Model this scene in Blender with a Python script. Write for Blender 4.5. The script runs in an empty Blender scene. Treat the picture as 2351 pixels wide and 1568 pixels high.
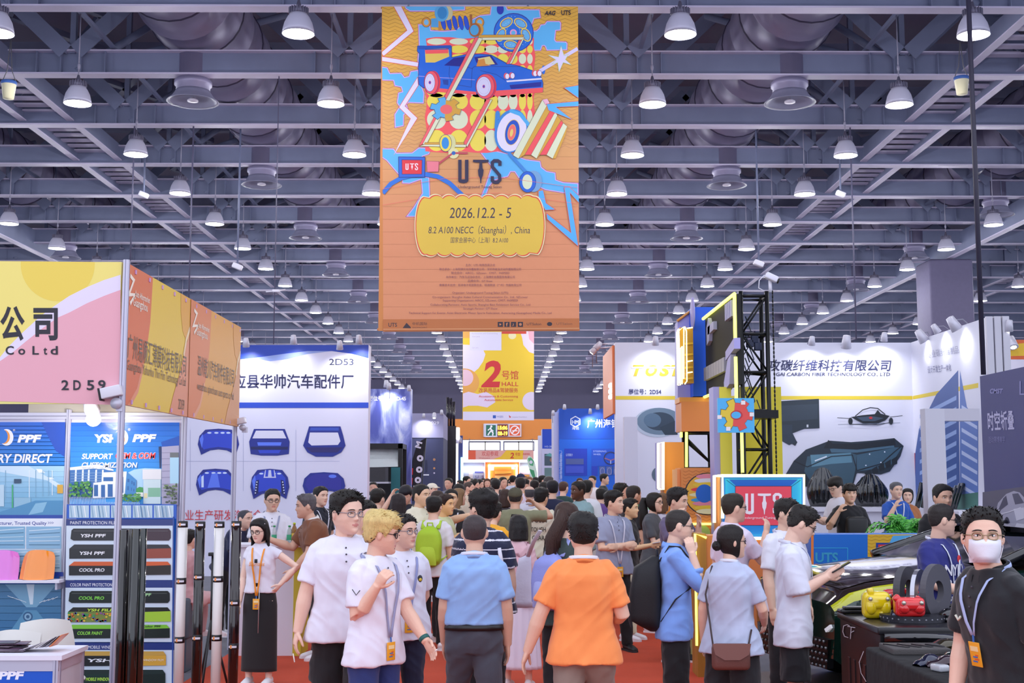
import bpy, bmesh, math, random
import numpy as np
from mathutils import Vector, Matrix, noise
PI = math.pi
SC = bpy.context.scene
COL = SC.collection
random.seed(7)
# ---------------------------------------------------------------- camera, world, exposure
F, H = 2900.0, 1.9
PITCH, YAW = math.atan(314 / F), math.atan(18.5 / F)
cd = bpy.data.cameras.new('camera')
cam = bpy.data.objects.new('camera', cd)
COL.objects.link(cam)
cam.location = (0, 0, H)
cam.rotation_euler = (PI / 2 + PITCH, 0, -YAW)
cd.sensor_width, cd.lens = 36.0, 36.0 * F / 2351
cd.clip_end = 400
SC.camera = cam
SC.view_settings.view_transform = 'Standard'
SC.view_settings.look = 'None'
SC.view_settings.exposure = 0.2
SC.view_settings.gamma = 1.0
SC.view_settings.use_curve_mapping = False
W = bpy.data.worlds.new('hall_light')
SC.world = W
W.use_nodes = True
W.node_tree.nodes['Background'].inputs[0].default_value = (0.80, 0.84, 1.0, 1)
W.node_tree.nodes['Background'].inputs[1].default_value = 1.55
try:
 cy = SC.cycles
 cy.max_bounces, cy.diffuse_bounces, cy.glossy_bounces, cy.transmission_bounces = 5, 3, 2, 4
 cy.use_denoising = True
 cy.adaptive_threshold = 0.035
 cy.use_light_tree = True
 cy.sample_clamp_indirect = 6.0
 cy.caustics_reflective = cy.caustics_refractive = False
except Exception:
 pass
# ---------------------------------------------------------------- pixel rays of the photograph (2351 x 1568)
def ray(x, y):
 dx, dz = (x - 1175.5) / F, (784 - y) / F
 c, s = math.cos(PITCH), math.sin(PITCH)
 a, b = c - dz * s, s + dz * c
 c, s = math.cos(YAW), math.sin(YAW)
 X, Y = dx * c + a * s, -dx * s + a * c
 return np.array([X / Y, 1.0, b / Y])
CAMP = np.array([0, 0, H])
def at(x, y, Y):
 return CAMP + ray(x, y) * Y
def onz(x, y, z):
 d = ray(x, y)
 return CAMP + d * ((z - H) / d[2])
def onpl(x, y, o, n):
 d = ray(x, y)
 return CAMP + d * (np.dot(np.asarray(o) - CAMP, n) / np.dot(d, n))
def hgt(y, Y):
 return H + ray(1157, y)[2] * Y
# ---------------------------------------------------------------- materials
def lin(c):
 return tuple(v / 12.92 if v <= 0.04045 else ((v + 0.055) / 1.055) ** 2.4 for v in c)
def hexc(h):
 h = h.lstrip('#')
 return lin(tuple(int(h[i:i + 2], 16) / 255 for i in (0, 2, 4)))
MATS = {}
def M(col, rough=0.6, metal=0.0, emit=0.0, bump=None, var=0.0, vscale=6.0, coat=0.0, trans=0.0, spec=0.5, sheen=0.0, alpha=1.0, stretch=None):
 """Procedural surface: colour as #hex; bump = (scale, distance); var = amount of noise in the colour."""
 key = (col, rough, metal, emit, bump, var, vscale, coat, trans, spec, sheen, alpha, stretch)
 if key in MATS:
  return MATS[key]
 m = bpy.data.materials.new('surface_' + col.lstrip('#'))
 m.use_nodes = True
 nt = m.node_tree
 b = nt.nodes['Principled BSDF']
 c = hexc(col)
 I = b.inputs
 I['Base Color'].default_value = (*c, 1)
 I['Roughness'].default_value = rough
 I['Metallic'].default_value = metal
 I['Specular IOR Level'].default_value = spec
 if coat:
  I['Coat Weight'].default_value = coat
  I['Coat Roughness'].default_value = 0.05
 if trans:
  I['Transmission Weight'].default_value = trans
 if alpha < 1:
  I['Alpha'].default_value = alpha
 if sheen:
  I['Sheen Weight'].default_value = sheen
 if emit:
  I['Emission Color'].default_value = (*c, 1)
  I['Emission Strength'].default_value = emit
 if bump or var:
  tc = nt.nodes.new('ShaderNodeTexCoord')
  mp = nt.nodes.new('ShaderNodeMapping')
  nt.links.new(tc.outputs['Object'], mp.inputs[0])
  if stretch:
   mp.inputs['Scale'].default_value = stretch
 if var:
  n = nt.nodes.new('ShaderNodeTexNoise')
  n.inputs['Scale'].default_value = vscale
  n.inputs['Detail'].default_value = 4
  nt.links.new(mp.outputs[0], n.inputs[0])
  mx = nt.nodes.new('ShaderNodeMixRGB')
  mx.inputs[1].default_value = (*[max(0, v * (1 - var)) for v in c], 1)
  mx.inputs[2].default_value = (*[min(1, v * (1 + var)) for v in c], 1)
  nt.links.new(n.outputs[0], mx.inputs[0])
  nt.links.new(mx.outputs[0], I['Base Color'])
 if bump:
  n = nt.nodes.new('ShaderNodeTexNoise')
  n.inputs['Scale'].default_value = bump[0]
  n.inputs['Detail'].default_value = 3
  nt.links.new(mp.outputs[0], n.inputs[0])
  bp = nt.nodes.new('ShaderNodeBump')
  bp.inputs['Strength'].default_value = 1.0
  bp.inputs['Distance'].default_value = bump[1]
  nt.links.new(n.outputs[0], bp.inputs['Height'])
  nt.links.new(bp.outputs[0], I['Normal'])
 MATS[key] = m
 return m
def tag(o, label=None, cat=None, group=None, kind=None):
 if label:
  o['label'] = label
 if cat:
  o['category'] = cat
 if group:
  o['group'] = group
 if kind:
  o['kind'] = kind
 return o
def thing(name, label, cat, loc=(0, 0, 0), group=None, kind=None):
 o = bpy.data.objects.new(name, None)
 COL.objects.link(o)
 o.location = tuple(float(v) for v in loc)
 o.empty_display_size = 0.1
 return tag(o, label, cat, group, kind)
def rootloc(o):
 while o.parent is not None:
  o = o.parent
 return np.array(o.location)
def mkmesh(name, verts, faces, mats, mi=None, smooth=False, parent=None, loc=None):
 me = bpy.data.meshes.new(name)
 verts = np.asarray(verts, float)
 base = rootloc(parent) if parent is not None else (np.asarray(loc, float) if loc is not None else np.zeros(3))
 me.from_pydata((verts - base).tolist(), [], faces)
 for m in mats:
  me.materials.append(m)
 if mi is not None:
  me.polygons.foreach_set('material_index', np.asarray(mi, np.int32))
 if smooth is True:
  me.polygons.foreach_set('use_smooth', np.ones(len(me.polygons), bool))
 elif smooth is not False and smooth is not None:
  me.polygons.foreach_set('use_smooth', np.asarray(smooth, bool))
 me.update()
 o = bpy.data.objects.new(name, me)
 COL.objects.link(o)
 if parent is not None:
  o.parent = parent
 else:
  o.location = tuple(base)
 return o
def dup(root, loc, label=None, group=None, rotz=None):
 r = root.copy()
 COL.objects.link(r)
 r.location = tuple(float(v) for v in loc)
 if rotz is not None:
  r.rotation_euler.z = rotz
 if label:
  r['label'] = label
 if group:
  r['group'] = group
 for ch in KIDS(root):
  c = ch.copy()
  COL.objects.link(c)
  c.parent = r
  for g in KIDS(ch):
   e = g.copy()
   COL.objects.link(e)
   e.parent = c
 return r
def KIDS(o):
 return list(o.children)
def ortho(d):
 d = np.asarray(d, float)
 d = d / (np.linalg.norm(d) + 1e-12)
 a = np.array([0, 0, 1.0]) if abs(d[2]) < 0.9 else np.array([1.0, 0, 0])
 u = np.cross(a, d)
 u /= np.linalg.norm(u)
 return u, np.cross(d, u), d
class MB:
 """Collects shapes into one mesh."""
 def __init__(s):
  s.v, s.f, s.m, s.sm, s.n = [], [], [], [], 0
 def add(s, v, f, mat=0, smooth=False):
  v = np.asarray(v, float)
  s.v.append(v)
  s.f.extend([[i + s.n for i in q] for q in f])
  s.m.extend([mat] * len(f))
  s.sm.extend([smooth] * len(f))
  s.n += len(v)
  return s
 def box(s, c, d, mat=0, R=None):
  h = np.asarray(d, float) / 2
  v = np.array([[x, y, z] for x in (-1, 1) for y in (-1, 1) for z in (-1, 1)]) * h
  if R is not None:
   v = v @ np.asarray(R, float).T
  return s.add(v + np.asarray(c, float), [[0, 1, 3, 2], [4, 6, 7, 5], [0, 4, 5, 1], [2, 3, 7, 6], [0, 2, 6, 4], [1, 5, 7, 3]], mat)
 def box2(s, a, b, mat=0):
  a, b = np.asarray(a, float), np.asarray(b, float)
  return s.box((a + b) / 2, np.abs(b - a), mat)
 def bbox(s, c, d, r, mat=0, R=None, seg=3):
  """Box with rounded edges."""
  bm = bmesh.new()
  bmesh.ops.create_cube(bm, size=1)
  for v in bm.verts:
   v.co = Vector([v.co[i] * d[i] for i in range(3)])
  bmesh.ops.bevel(bm, geom=bm.edges[:], offset=r, segments=seg, affect='EDGES', profile=0.5)
  v = np.array([v.co[:] for v in bm.verts])
  bm.verts.index_update()
  f = [[q.index for q in p.verts] for p in bm.faces]
  bm.free()
  if R is not None:
   v = v @ np.asarray(R, float).T
  return s.add(v + np.asarray(c, float), f, mat, True)
 def bar(s, p, q, w, h, mat=0, up=None):
  """Rectangular bar from p to q: w across, h along up."""
  p, q = np.asarray(p, float), np.asarray(q, float)
  d = q - p
  L = np.linalg.norm(d)
  d = d / L
  up = np.array([0, 0, 1.0]) if up is None else np.asarray(up, float)
  if abs(np.dot(up, d)) > 0.99:
   up = np.array([0, 1.0, 0])
  u = np.cross(d, up)
  u /= np.linalg.norm(u)
  t = np.cross(u, d)
  return s.box((p + q) / 2, (w, L, h), mat, np.stack([u, d, t], 1))
 def tube(s, pts, r, n=8, mat=0, smooth=True, cap=True, flat=None):
  """Tube along points; r one radius or one per point, or (a,b) ellipse with flat as the direction of a."""
  P = [np.asarray(p, float) for p in pts]
  k = len(P)
  rr = r if isinstance(r, (list, tuple, np.ndarray)) and len(r) == k and not (k == 2 and flat is not None) else [r] * k
  V = []
  u0 = None
  for i in range(k):
   d = P[min(i + 1, k - 1)] - P[max(i - 1, 0)]
   if u0 is None:
    if flat is not None:
     dd = d / (np.linalg.norm(d) + 1e-12)
     u = np.asarray(flat, float)
     u = u - dd * np.dot(u, dd)
     u /= np.linalg.norm(u)
     w = np.cross(dd, u)
    else:
     u, w, _ = ortho(d)
   else:
    dd = d / (np.linalg.norm(d) + 1e-12)
    u = u0 - dd * np.dot(u0, dd)
    u /= np.linalg.norm(u) + 1e-12
    w = np.cross(dd, u)
   u0 = u
   a, b = rr[i] if isinstance(rr[i], (tuple, list, np.ndarray)) else (rr[i], rr[i])
   for j in range(n):
    t = 2 * PI * j / n
    V.append(P[i] + u * a * math.cos(t) + w * b * math.sin(t))
  Fc = [[i * n + j, i * n + (j + 1) % n, (i + 1) * n + (j + 1) % n, (i + 1) * n + j] for i in range(k - 1) for j in range(n)]
  if cap:
   Fc.append(list(range(n))[::-1])
   Fc.append([(k - 1) * n + j for j in range(n)])
  return s.add(V, Fc, mat, smooth)
 def lathe(s, prof, c=(0, 0, 0), n=24, mat=0, axis=(0, 0, 1), smooth=True, cap=True):
  u, w, d = ortho(axis)
  c = np.asarray(c, float)
  V = [c + d * z + (u * math.cos(2 * PI * j / n) + w * math.sin(2 * PI * j / n)) * r for r, z in prof for j in range(n)]
  k = len(prof)
  Fc = [[i * n + j, i * n + (j + 1) % n, (i + 1) * n + (j + 1) % n, (i + 1) * n + j] for i in range(k - 1) for j in range(n)]
  if cap:
   Fc.append(list(range(n))[::-1])
   Fc.append([(k - 1) * n + j for j in range(n)])
  return s.add(V, Fc, mat, smooth)
 def ell(s, c, r, mat=0, nu=16, nv=10, R=None):
  V = []
  for i in range(nv + 1):
   a = PI * i / nv
   for j in range(nu):
    b = 2 * PI * j / nu
    V.append([math.sin(a) * math.cos(b), math.sin(a) * math.sin(b), math.cos(a)])
  V = np.array(V) * np.asarray(r if hasattr(r, '__len__') else (r, r, r), float)
  if R is not None:
   V = V @ np.asarray(R, float).T
  Fc = [[i * nu + j, (i + 1) * nu + j, (i + 1) * nu + (j + 1) % nu, i * nu + (j + 1) % nu] for i in range(nv) for j in range(nu)]
  return s.add(V + np.asarray(c, float), Fc, mat, True)
 def prism(s, poly, a, b, mat=0, smooth=False):
  """poly: list of 3-D points; extruded from poly+a to poly+b."""
  P = np.asarray(poly, float)
  k = len(P)
  V = np.concatenate([P + np.asarray(a, float), P + np.asarray(b, float)])
  Fc = [list(range(k))[::-1], list(range(k, 2 * k))] + [[i, (i + 1) % k, k + (i + 1) % k, k + i] for i in range(k)]
  return s.add(V, Fc, mat, smooth)
 def grid(s, V, nu, nv, mat=0, smooth=True, wrap=False):
  """V: nu*nv points."""
  Fc = [[i * nv + j, i * nv + (j + 1) % nv, (i + 1) * nv + (j + 1) % nv, (i + 1) * nv + j] for i in range(nu - 1) for j in range(nv if wrap else nv - 1)]
  return s.add(V, Fc, mat, smooth)
 def build(s, name, mats, parent=None, loc=None):
  if not isinstance(mats, (list, tuple)):
   mats = [mats]
  return mkmesh(name, np.concatenate(s.v), s.f, mats, s.m, s.sm, parent, loc)
# ---------------------------------------------------------------- lettering and flat printed artwork
TXT = {}
def textmesh(body, bold=0.0):
 k = (body, bold)
 if k not in TXT:
  c = bpy.data.curves.new('t', 'FONT')
  c.body = body
  c.resolution_u = 3
  c.offset = bold
  o = bpy.data.objects.new('t', c)
  m = o.to_mesh()
  v = np.array([w.co[:2] for w in m.vertices]) if len(m.vertices) else np.zeros((1, 2))
  f = [list(p.vertices) for p in m.polygons]
  o.to_mesh_clear()
  bpy.data.objects.remove(o)
  bpy.data.curves.remove(c)
  TXT[k] = (v, f)
 return TXT[k]
def clip_poly(P, C):
 """Convex clip (Sutherland-Hodgman)."""
 area = sum(C[i][0] * C[(i + 1) % len(C)][1] - C[(i + 1) % len(C)][0] * C[i][1] for i in range(len(C)))
 sg = 1 if area > 0 else -1
 out = [tuple(p) for p in P]
 for i in range(len(C)):
  a, b = C[i], C[(i + 1) % len(C)]
  side = lambda p: sg * ((b[0] - a[0]) * (p[1] - a[1]) - (b[1] - a[1]) * (p[0] - a[0]))
  inp, out = out, []
  for j in range(len(inp)):
   p, q = inp[j - 1], inp[j]
   sp, sq = side(p), side(q)
   if (sp >= 0) != (sq >= 0):
    t = sp / (sp - sq)
    out.append((p[0] + (q[0] - p[0]) * t, p[1] + (q[1] - p[1]) * t))
   if sq >= 0:
    out.append(q)
  if not out:
   return []
 return out
class Print:
 """Flat ink on a plane in the place; shapes given in photograph pixels and carried onto that plane."""
 def __init__(s, o, n, eps=0.0015, clip=None, frame=None):
  """frame = (U, V): shapes are then given in metres from o along U and V instead of pixels."""
  s.o, s.n = np.asarray(o, float), np.asarray(n, float) / np.linalg.norm(n)
  s.frame = [np.asarray(q, float) for q in frame] if frame is not None else None
  if np.dot(CAMP - s.o, s.n) < 0:
   s.n = -s.n
  s.eps, s.clip, s.k, s.lock = eps, clip, 1, False
  s.v, s.f, s.m, s.cols, s.nv = [], [], [], [], 0
 def _mat(s, col):
  if col not in s.cols:
   s.cols.append(col)
  return s.cols.index(col)
 def _put(s, P, faces, col):
  off = s.n * s.eps * s.k
  V = []
  for p in P:
   q = onpl(p[0], p[1], s.o, s.n) if s.frame is None else s.o + s.frame[0] * p[0] + s.frame[1] * p[1]
   V.append(q + off)
  s.v.append(np.array(V))
  s.f.extend([[i + s.nv for i in f] for f in faces])
  s.m.extend([s._mat(col)] * len(faces))
  s.nv += len(V)
 def poly(s, P, col, layer=True):
  if s.clip is not None:
   P = clip_poly(P, s.clip)
  if len(P) >= 3:
   s._put(P, [list(range(len(P)))], col)
   if layer and not s.lock:
    s.k += 1
  return s
 def hold(s, on=True):
  """Ink laid while held shares one layer."""
  if s.lock and not on:
   s.k += 1
  s.lock = on
  return s
 def rect(s, x0, y0, x1, y1, col):
  return s.poly([(x0, y0), (x1, y0), (x1, y1), (x0, y1)], col)
 def ellp(s, cx, cy, rx, ry, rot=0, n=28, a0=0, a1=360):
  c, q = math.cos(math.radians(rot)), math.sin(math.radians(rot))
  L = []
  for i in range(n + (a1 - a0 < 360)):
   t = math.radians(a0 + (a1 - a0) * i / n)
   x, y = rx * math.cos(t), ry * math.sin(t)
   L.append((cx + x * c - y * q, cy + x * q + y * c))
  return L
 def ell(s, cx, cy, rx, ry, col, rot=0, n=28):
  return s.poly(s.ellp(cx, cy, rx, ry, rot, n), col)
 def line(s, P, w, col, closed=False):
  P = [np.asarray(p, float) for p in P]
  n = len(P)
  L, R = [], []
  for i in range(n):
   a = P[i - 1] if (i or closed) else P[i]
   b = P[(i + 1) % n] if (i < n - 1 or closed) else P[i]
   d1, d2 = P[i] - a, b - P[i]
   l1, l2 = np.linalg.norm(d1), np.linalg.norm(d2)
   d1 = d1 / l1 if l1 > 1e-9 else d2 / max(l2, 1e-9)
   d2 = d2 / l2 if l2 > 1e-9 else d1
   n1, n2 = np.array([-d1[1], d1[0]]), np.array([-d2[1], d2[0]])
   m = n1 + n2
   lm = np.linalg.norm(m)
   m = m / lm if lm > 1e-6 else n1
   k = 1 / max(0.4, float(np.dot(m, n1)))
   L.append(P[i] + m * w / 2 * k)
   R.append(P[i] - m * w / 2 * k)
  for i in range(n if closed else n - 1):
   j = (i + 1) % n
   s.poly([L[i], L[j], R[j], R[i]], col, False)
  s.k += not s.lock
  return s
 def shape(s, P, fill, edge, w):
  s.poly(P, fill)
  return s.line(P, w, edge, True)
 def text(s, body, x, y, h, col, width=None, bold=0.0, shear=0.0, align='l', rot=0.0, flip=False):
  """h: height of a capital in pixels; width: total width in pixels; (x, y) left end of the baseline."""
  v, f = textmesh(body, bold)
  if not f:
   return s
  v = v.copy()
  cap = 0.73
  v[:, 0] += v[:, 1] * shear
  mn, mx = v[:, 0].min(), v[:, 0].max()
  k = h / cap
  kx = width / (mx - mn) if width else k
  wpx = (mx - mn) * kx
  X = (v[:, 0] - mn) * kx - (wpx if align == 'r' else wpx / 2 if align == 'c' else 0)
  Y = -v[:, 1] * k
  c, q = math.cos(math.radians(rot)), math.sin(math.radians(rot))
  P = np.stack([x + X * c - Y * q, y + X * q + Y * c], 1)
  if s.clip is not None:
   for t in f:
    s.poly([tuple(P[i]) for i in t], col, False)
  else:
   s._put(P, f, col)
  s.k += not s.lock
  return s
 def build(s, name, parent, rough=0.55, label=None, emit=None, coat=0.0, bump=None):
  if not s.f:
   return None
  mats = [M(c, rough, emit=(emit or {}).get(c, 0.0), coat=coat, bump=bump) for c in s.cols]
  o = mkmesh(name, np.concatenate(s.v), s.f, mats, s.m, False, parent)
  if label:
   o['label'] = label
  return o
ORD = 'first second third fourth fifth sixth seventh eighth ninth tenth eleventh twelfth thirteenth fourteenth fifteenth sixteenth seventeenth eighteenth nineteenth twentieth'.split()
ORD += ['twenty-' + o for o in ORD[:9]] + ['thirtieth']
def noise3(p, s=1.0, seed=0.0):
 return noise.noise(Vector((p[0] * s + seed, p[1] * s - seed * 0.7, p[2] * s + seed * 1.3)))
# ================================================================ the hall: floor, far wall, roof
ZB = H + 8.8            # underside of the truss bottom chords
BEAMS = [23.06 + 4 * k for k in range(23)]
FARY = 115.0
steel = M('#737a98', 0.55, var=0.22, vscale=1.2)  # web steel, toned darker so its colour carries the shade beside the flanges
steel2 = M('#80829f', 0.6, var=0.25, vscale=0.9)
flangem = M('#c6bed9', 0.55, var=0.15, vscale=1.5)  # same steel, paler: light from below is put into the flange colour
ductm = M('#8d88a6', 0.45, 0.2, var=0.18, vscale=2.0)
darkm = M('#23212c', 0.8)
carpet = M('#cb4a2c', 0.95, bump=(300, 0.004), var=0.14, vscale=3.0)
grayfl = M('#6f7078', 0.9, var=0.2, vscale=2.0)
mb = MB()
mb.box2((-46, -6, -0.2), (46, FARY + 12, -0.004), 0)
tag(mb.build('floor', [grayfl]), 'grey concrete hall floor beneath the booths', 'floor', kind='structure')
mb = MB()
mb.box2((-3.0, -2, -0.004), (2.2, 19, 0.0), 0)
mb.box2((-2.4, 19, -0.004), (1.95, 45, 0.0), 0).box2((-1.8, 45, -0.004), (1.9, FARY, 0.0), 0)
tag(mb.build('carpet_runner', [carpet]), 'red carpet laid down the crowded aisle', 'carpet')
mb = MB()
mb.box2((-60, 14, 14.6), (60, FARY + 0.4, 14.9))
tag(mb.build('ceiling', [M('#8d859c', 0.8, var=0.3, vscale=0.25)]), 'dark roof slab above the steel trusses', 'ceiling', kind='structure')
# far wall with its opening, orange band and glazed door heads
DL, DR, DT = at(1058, 1100, FARY)[0], at(1240, 1100, FARY)[0], hgt(1010, FARY)
mb = MB()
mb.box2((-60, FARY, 0), (DL, FARY + 0.4, 14.6))
mb.box2((DR, FARY, 0), (60, FARY + 0.4, 14.6))
mb.box2((DL, FARY, DT), (DR, FARY + 0.4, 14.6))
tag(mb.build('wall_back', [M('#4b4864', 0.7, var=0.1, vscale=0.5)]), 'dark grey end wall of the hall above the exit', 'wall', kind='structure')
mb = MB()
a, b = at(940, 1009, FARY - 0.3), at(1275, 962, FARY - 0.3)
mb.box2((a[0], FARY - 0.3, a[2]), (b[0], FARY - 0.001, b[2]))
tag(mb.build('trim_1', [M('#e08a3c', 0.6)]), 'wide orange band above the exit doorway at the far end', 'wall band', kind='structure')
for k, y in enumerate(BEAMS):
 t = thing('roof_truss', f'{ORD[k]} roof truss from the front, crossing the hall above the aisle', 'truss', (0, y, ZB), 'steel roof trusses', 'structure')
 mb = MB()
 X0, X1 = -48, 48
 if k == 0:
  X0, X1 = -14, 14
 mb.box2((X0, y - 0.16, ZB), (X1, y + 0.16, ZB + 0.035), 1)
 mb.box2((X0, y - 0.16, ZB + 0.52), (X1, y + 0.16, ZB + 0.55), 1)
 mb.box2((X0, y - 0.012, ZB + 0.035), (X1, y + 0.012, ZB + 0.52), 0)
 nodes = [-3.4 + 6.1 * i for i in range(-7, 9) if X0 < -3.4 + 6.1 * i < X1]
 for x in nodes:
  for d in ((-0.75, -0.22, 0.22, 0.75) if k < 6 else (-.5, .5) if k < 10 else ()):
   mb.box2((x + d - 0.008, y - 0.15, ZB + 0.035), (x + d + 0.008, y + 0.15, ZB + 0.52), 0)
 mb.build('bottom_chord', [steel, flangem], t)
 mb = MB()
 mb.box2((X0, y - 0.15, ZB + 3.2), (X1, y + 0.15, ZB + 3.55))
 mb.build('top_chord', [steel2], t)
 mb = MB()
 for x in nodes:
  for s_ in (-1, 1):
   mb.bar((x + 0.12 * s_, y, ZB + 0.5), (x + 3.05 * s_, y, ZB + 3.3), 0.34, 0.05, 0, up=(-s_ * 0.7, 0, 0.7))
   mb.bar((x + 0.12 * s_, y - 0.17, ZB + 0.5), (x + 3.05 * s_, y - 0.17, ZB + 3.3), 0.025, 0.36, 1, up=(-s_ * 0.7, 0, 0.7))
  mb.box2((x - 0.06, y - 0.06, ZB + 0.5), (x + 0.06, y + 0.06, ZB + 3.3), 1)
 mb.build('brace', [steel2, steel], t)
 if k < 22:
  mb = MB()
  for x in (-9.4, 9.0, -20.0, 20.0):
   s_ = 1 if x < 0 else -1
   for dx, dy in ((2.2, 1.9), (4.0, 3.2)):
    mb.tube([(x, y, ZB + 0.1), (x + s_ * dx, y + dy, ZB + 2.6)], 0.085, 8)
  for x in (-0.4, 12.4, -12.6):
   mb.bar((x, y, ZB + 2.9), (x + 2.4, y + 4, ZB + 2.9), 0.2, 0.16)
   mb.bar((x + 2.4, y, ZB + 2.9), (x, y + 4, ZB + 2.9), 0.2, 0.16)
  mb.build('diagonal_tube', [steel], t)
mb = MB().box2((-14, 18.9, ZB), (14, 19.22, ZB + .55))
tag(mb.build('roof_beam', [steel], loc=(0, 19.06, ZB)), 'plain roof beam ahead of the first truss', 'beam', kind='structure')
# walkways that hang under the trusses and run down the hall
for x0, x1, nm in ((-12.1, -10.9, 'left of'), (10.2, 11.4, 'right of'), (-24.5, -23.3, 'far left of'), (22.6, 23.8, 'far right of')):
 t = thing('overhead_walkway', f'steel overhead walkway with rungs far {nm} the aisle'.replace('far far', 'far out to the far'), 'walkway', (x0, 16, ZB), 'overhead walkways', 'structure')
 mb = MB()
 for x in (x0, x1):
  mb.box2((x - 0.02, 16, ZB + 0.16), (x + 0.02, FARY, ZB + 0.6), 0)
  mb.box2((x - 0.09, 16, ZB + 0.13), (x + 0.09, FARY, ZB + 0.16), 1)
 mb.build('side_rail', [steel, flangem], t)
 mb = MB()
 y = 16.2
 while y < 80:
  mb.box2((x0, y - 0.12, ZB + 0.36), (x1, y + 0.12, ZB + 0.4))
  y += 0.55
 mb.build('rung', [flangem], t)
# spiral ducts with their round diffusers
for x, nm in ((-6.9, 'left of the big banner'), (6.35, 'right of the big banner'), (-16.6, 'above the corner booth'), (15.6, 'above the tall white booth')):
 z = ZB + 1.63
 t = thing('air_duct', f'fat round spiral air duct running down the roof {nm}', 'duct', (x, 18, z), 'spiral air ducts', 'structure')
 mb = MB()
 P, yy = [], 18.0
 while yy < 112:
  for dy, r in ((0, 1.0), (0.55, 1.0), (0.58, 1.035), (0.64, 1.035), (0.67, 1.0)):
   P.append((r * 1.05, yy + dy - 18))
  yy += 1.1
 mb.lathe(P, (x, 18, z), 28, 0, axis=(0, 1, 0))
 mb.build('duct_pipe', [ductm], t)
 mb = MB()
 yy = 18.56
 while yy < 112:
  mb.lathe([(1.052, 0), (1.09, 0.01), (1.09, 0.05), (1.052, 0.06)], (x, yy, z), 28, 0, axis=(0, 1, 0), cap=False)
  yy += 2.2
 mb.build('joint_band', [M('#3a3450', 0.5)], t)
DIF = None
dk = 0
for row, (x, y0, nm) in enumerate(((-6.9, 27.3, 'left duct'), (6.35, 27.3, 'right duct'), (-16.6, 39.3, 'outer left duct'), (15.6, 39.3, 'outer right duct'))):
 for k in range(10 if row < 2 else 8):
  y = y0 + 8 * k
  z = ZB - 0.5
  lb = f'round air diffuser under the {nm}, {ORD[k]} from the front'
  if DIF is None:
   DIF = thing('air_diffuser', lb, 'air diffuser', (x, y, z), 'round air diffusers')
   mb = MB()
   mb.lathe([(0.36, 1.3), (0.36, 0.46), (0.41, 0.45), (0.41, 0.36), (0.37, 0.34), (0.37, 0.22)], (x, y, z), 28)
   mb.build('neck', [ductm], DIF)
   mb = MB()
   mb.lathe([(0.37, 0.24), (0.4, 0.18), (0.47, 0.08), (0.56, 0.0), (0.57, -0.015), (0.5, 0.01), (0.42, 0.06), (0.3, 0.12), (0.02, 0.14)], (x, y, z), 32)
   mb.build('flared_rim', [M('#7f7f99', 0.5, var=0.1)], DIF)
   mb = MB()
   mb.lathe([(0.02, 0.1), (0.12, 0.03), (0.12, 0.0), (0.02, -0.01)], (x, y, z), 16)
   mb.build('core', [M('#b9b4c4', 0.5)], DIF)
  else:
   dup(DIF, (x, y, z), lb)
# high-bay lamps, one row after another
LAMPZ = H + 7.5
shadem = M('#b9b7cc', 0.4, 0.1)
LAMP = None
ROWS = ((-20.3, 'outermost left'), (-14.7, 'second left'), (-8.6, 'third left'), (-3.5, 'row beside the left edge of the big banner'), (3.0, 'row beside the right edge of the big banner'), (8.0, 'third right'), (14.6, 'second right'), (20.3, 'outermost right'))
LD = bpy.data.lights.new('lamp_glow', 'POINT')
LD.energy, LD.shadow_soft_size = 60, 0.05
LD.color = (0.95, 0.96, 1.0)
for x, nm in ROWS:
 nm = nm if 'row' in nm else nm + ' lamp row'
 for k in range(23):
  y = 20.8 + 4.05 * k
  if abs(x) > 12 and k < 2:
   continue
  z = LAMPZ
  lb = f'bell-shaped ceiling lamp, {ORD[k]} from the front, {nm}'
  if LAMP is None:
   LAMP = thing('high_bay_lamp', lb, 'ceiling lamp', (x, y, z), 'bell-shaped ceiling lamps')
   mb = MB()
   mb.lathe([(0.1, 0.36), (0.15, 0.35), (0.185, 0.3), (0.235, 0.2), (0.265, 0.08), (0.275, 0.0), (0.262, 0.01), (0.24, 0.1)], (x, y, z), 28, cap=False)
   mb.build('lamp_shade', [shadem], LAMP)
   mb = MB()
   mb.lathe([(0.261, 0.012), (0.18, -0.006), (0.02, -0.014)], (x, y, z), 24)
   mb.build('glowing_lens', [M('#fffaf0', 0.4, emit=16)], LAMP)
   mb = MB()
   mb.lathe([(0.15, 0.34), (0.15, 0.45), (0.05, 0.48), (0.02, 0.6)], (x, y, z), 20)
   for j in range(20):
    a = 2 * PI * j / 20
    mb.bar((x + 0.135 * math.cos(a), y + 0.135 * math.sin(a), z + 0.41), (x + 0.17 * math.cos(a), y + 0.17 * math.sin(a), z + 0.41), 0.012, 0.1)
   mb.build('heat_sink', [M('#6d6a80', 0.5, 0.3)], LAMP)
   mb = MB()
   mb.tube([(x, y, z + 0.6), (x, y, z + 1.9)], 0.012, 6)
   mb.ell((x, y, z + 0.78), (0.03, 0.03, 0.07), 0, 8, 6)
   mb.build('hanging_cord', [M('#8d8aa0', 0.5)], LAMP)
   o = LAMP
  else:
   o = dup(LAMP, (x, y, z), lb)
  l = bpy.data.objects.new('lamp_light', LD)
  COL.objects.link(l)
  l.parent = o
  l.location = (0, 0, -0.12)
for x, nm in ROWS:
 t = tag(MB().box2((x - 0.04, 16, LAMPZ + 1.88), (x + 0.04, FARY, LAMPZ + 1.96)).build('lamp_rail', [steel], loc=(x, 16, LAMPZ + 1.88)), 'thin steel rail carrying the lamps, ' + (nm if 'row' in nm else nm + ' lamp row'), 'rail', 'lamp rails', 'structure')
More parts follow.
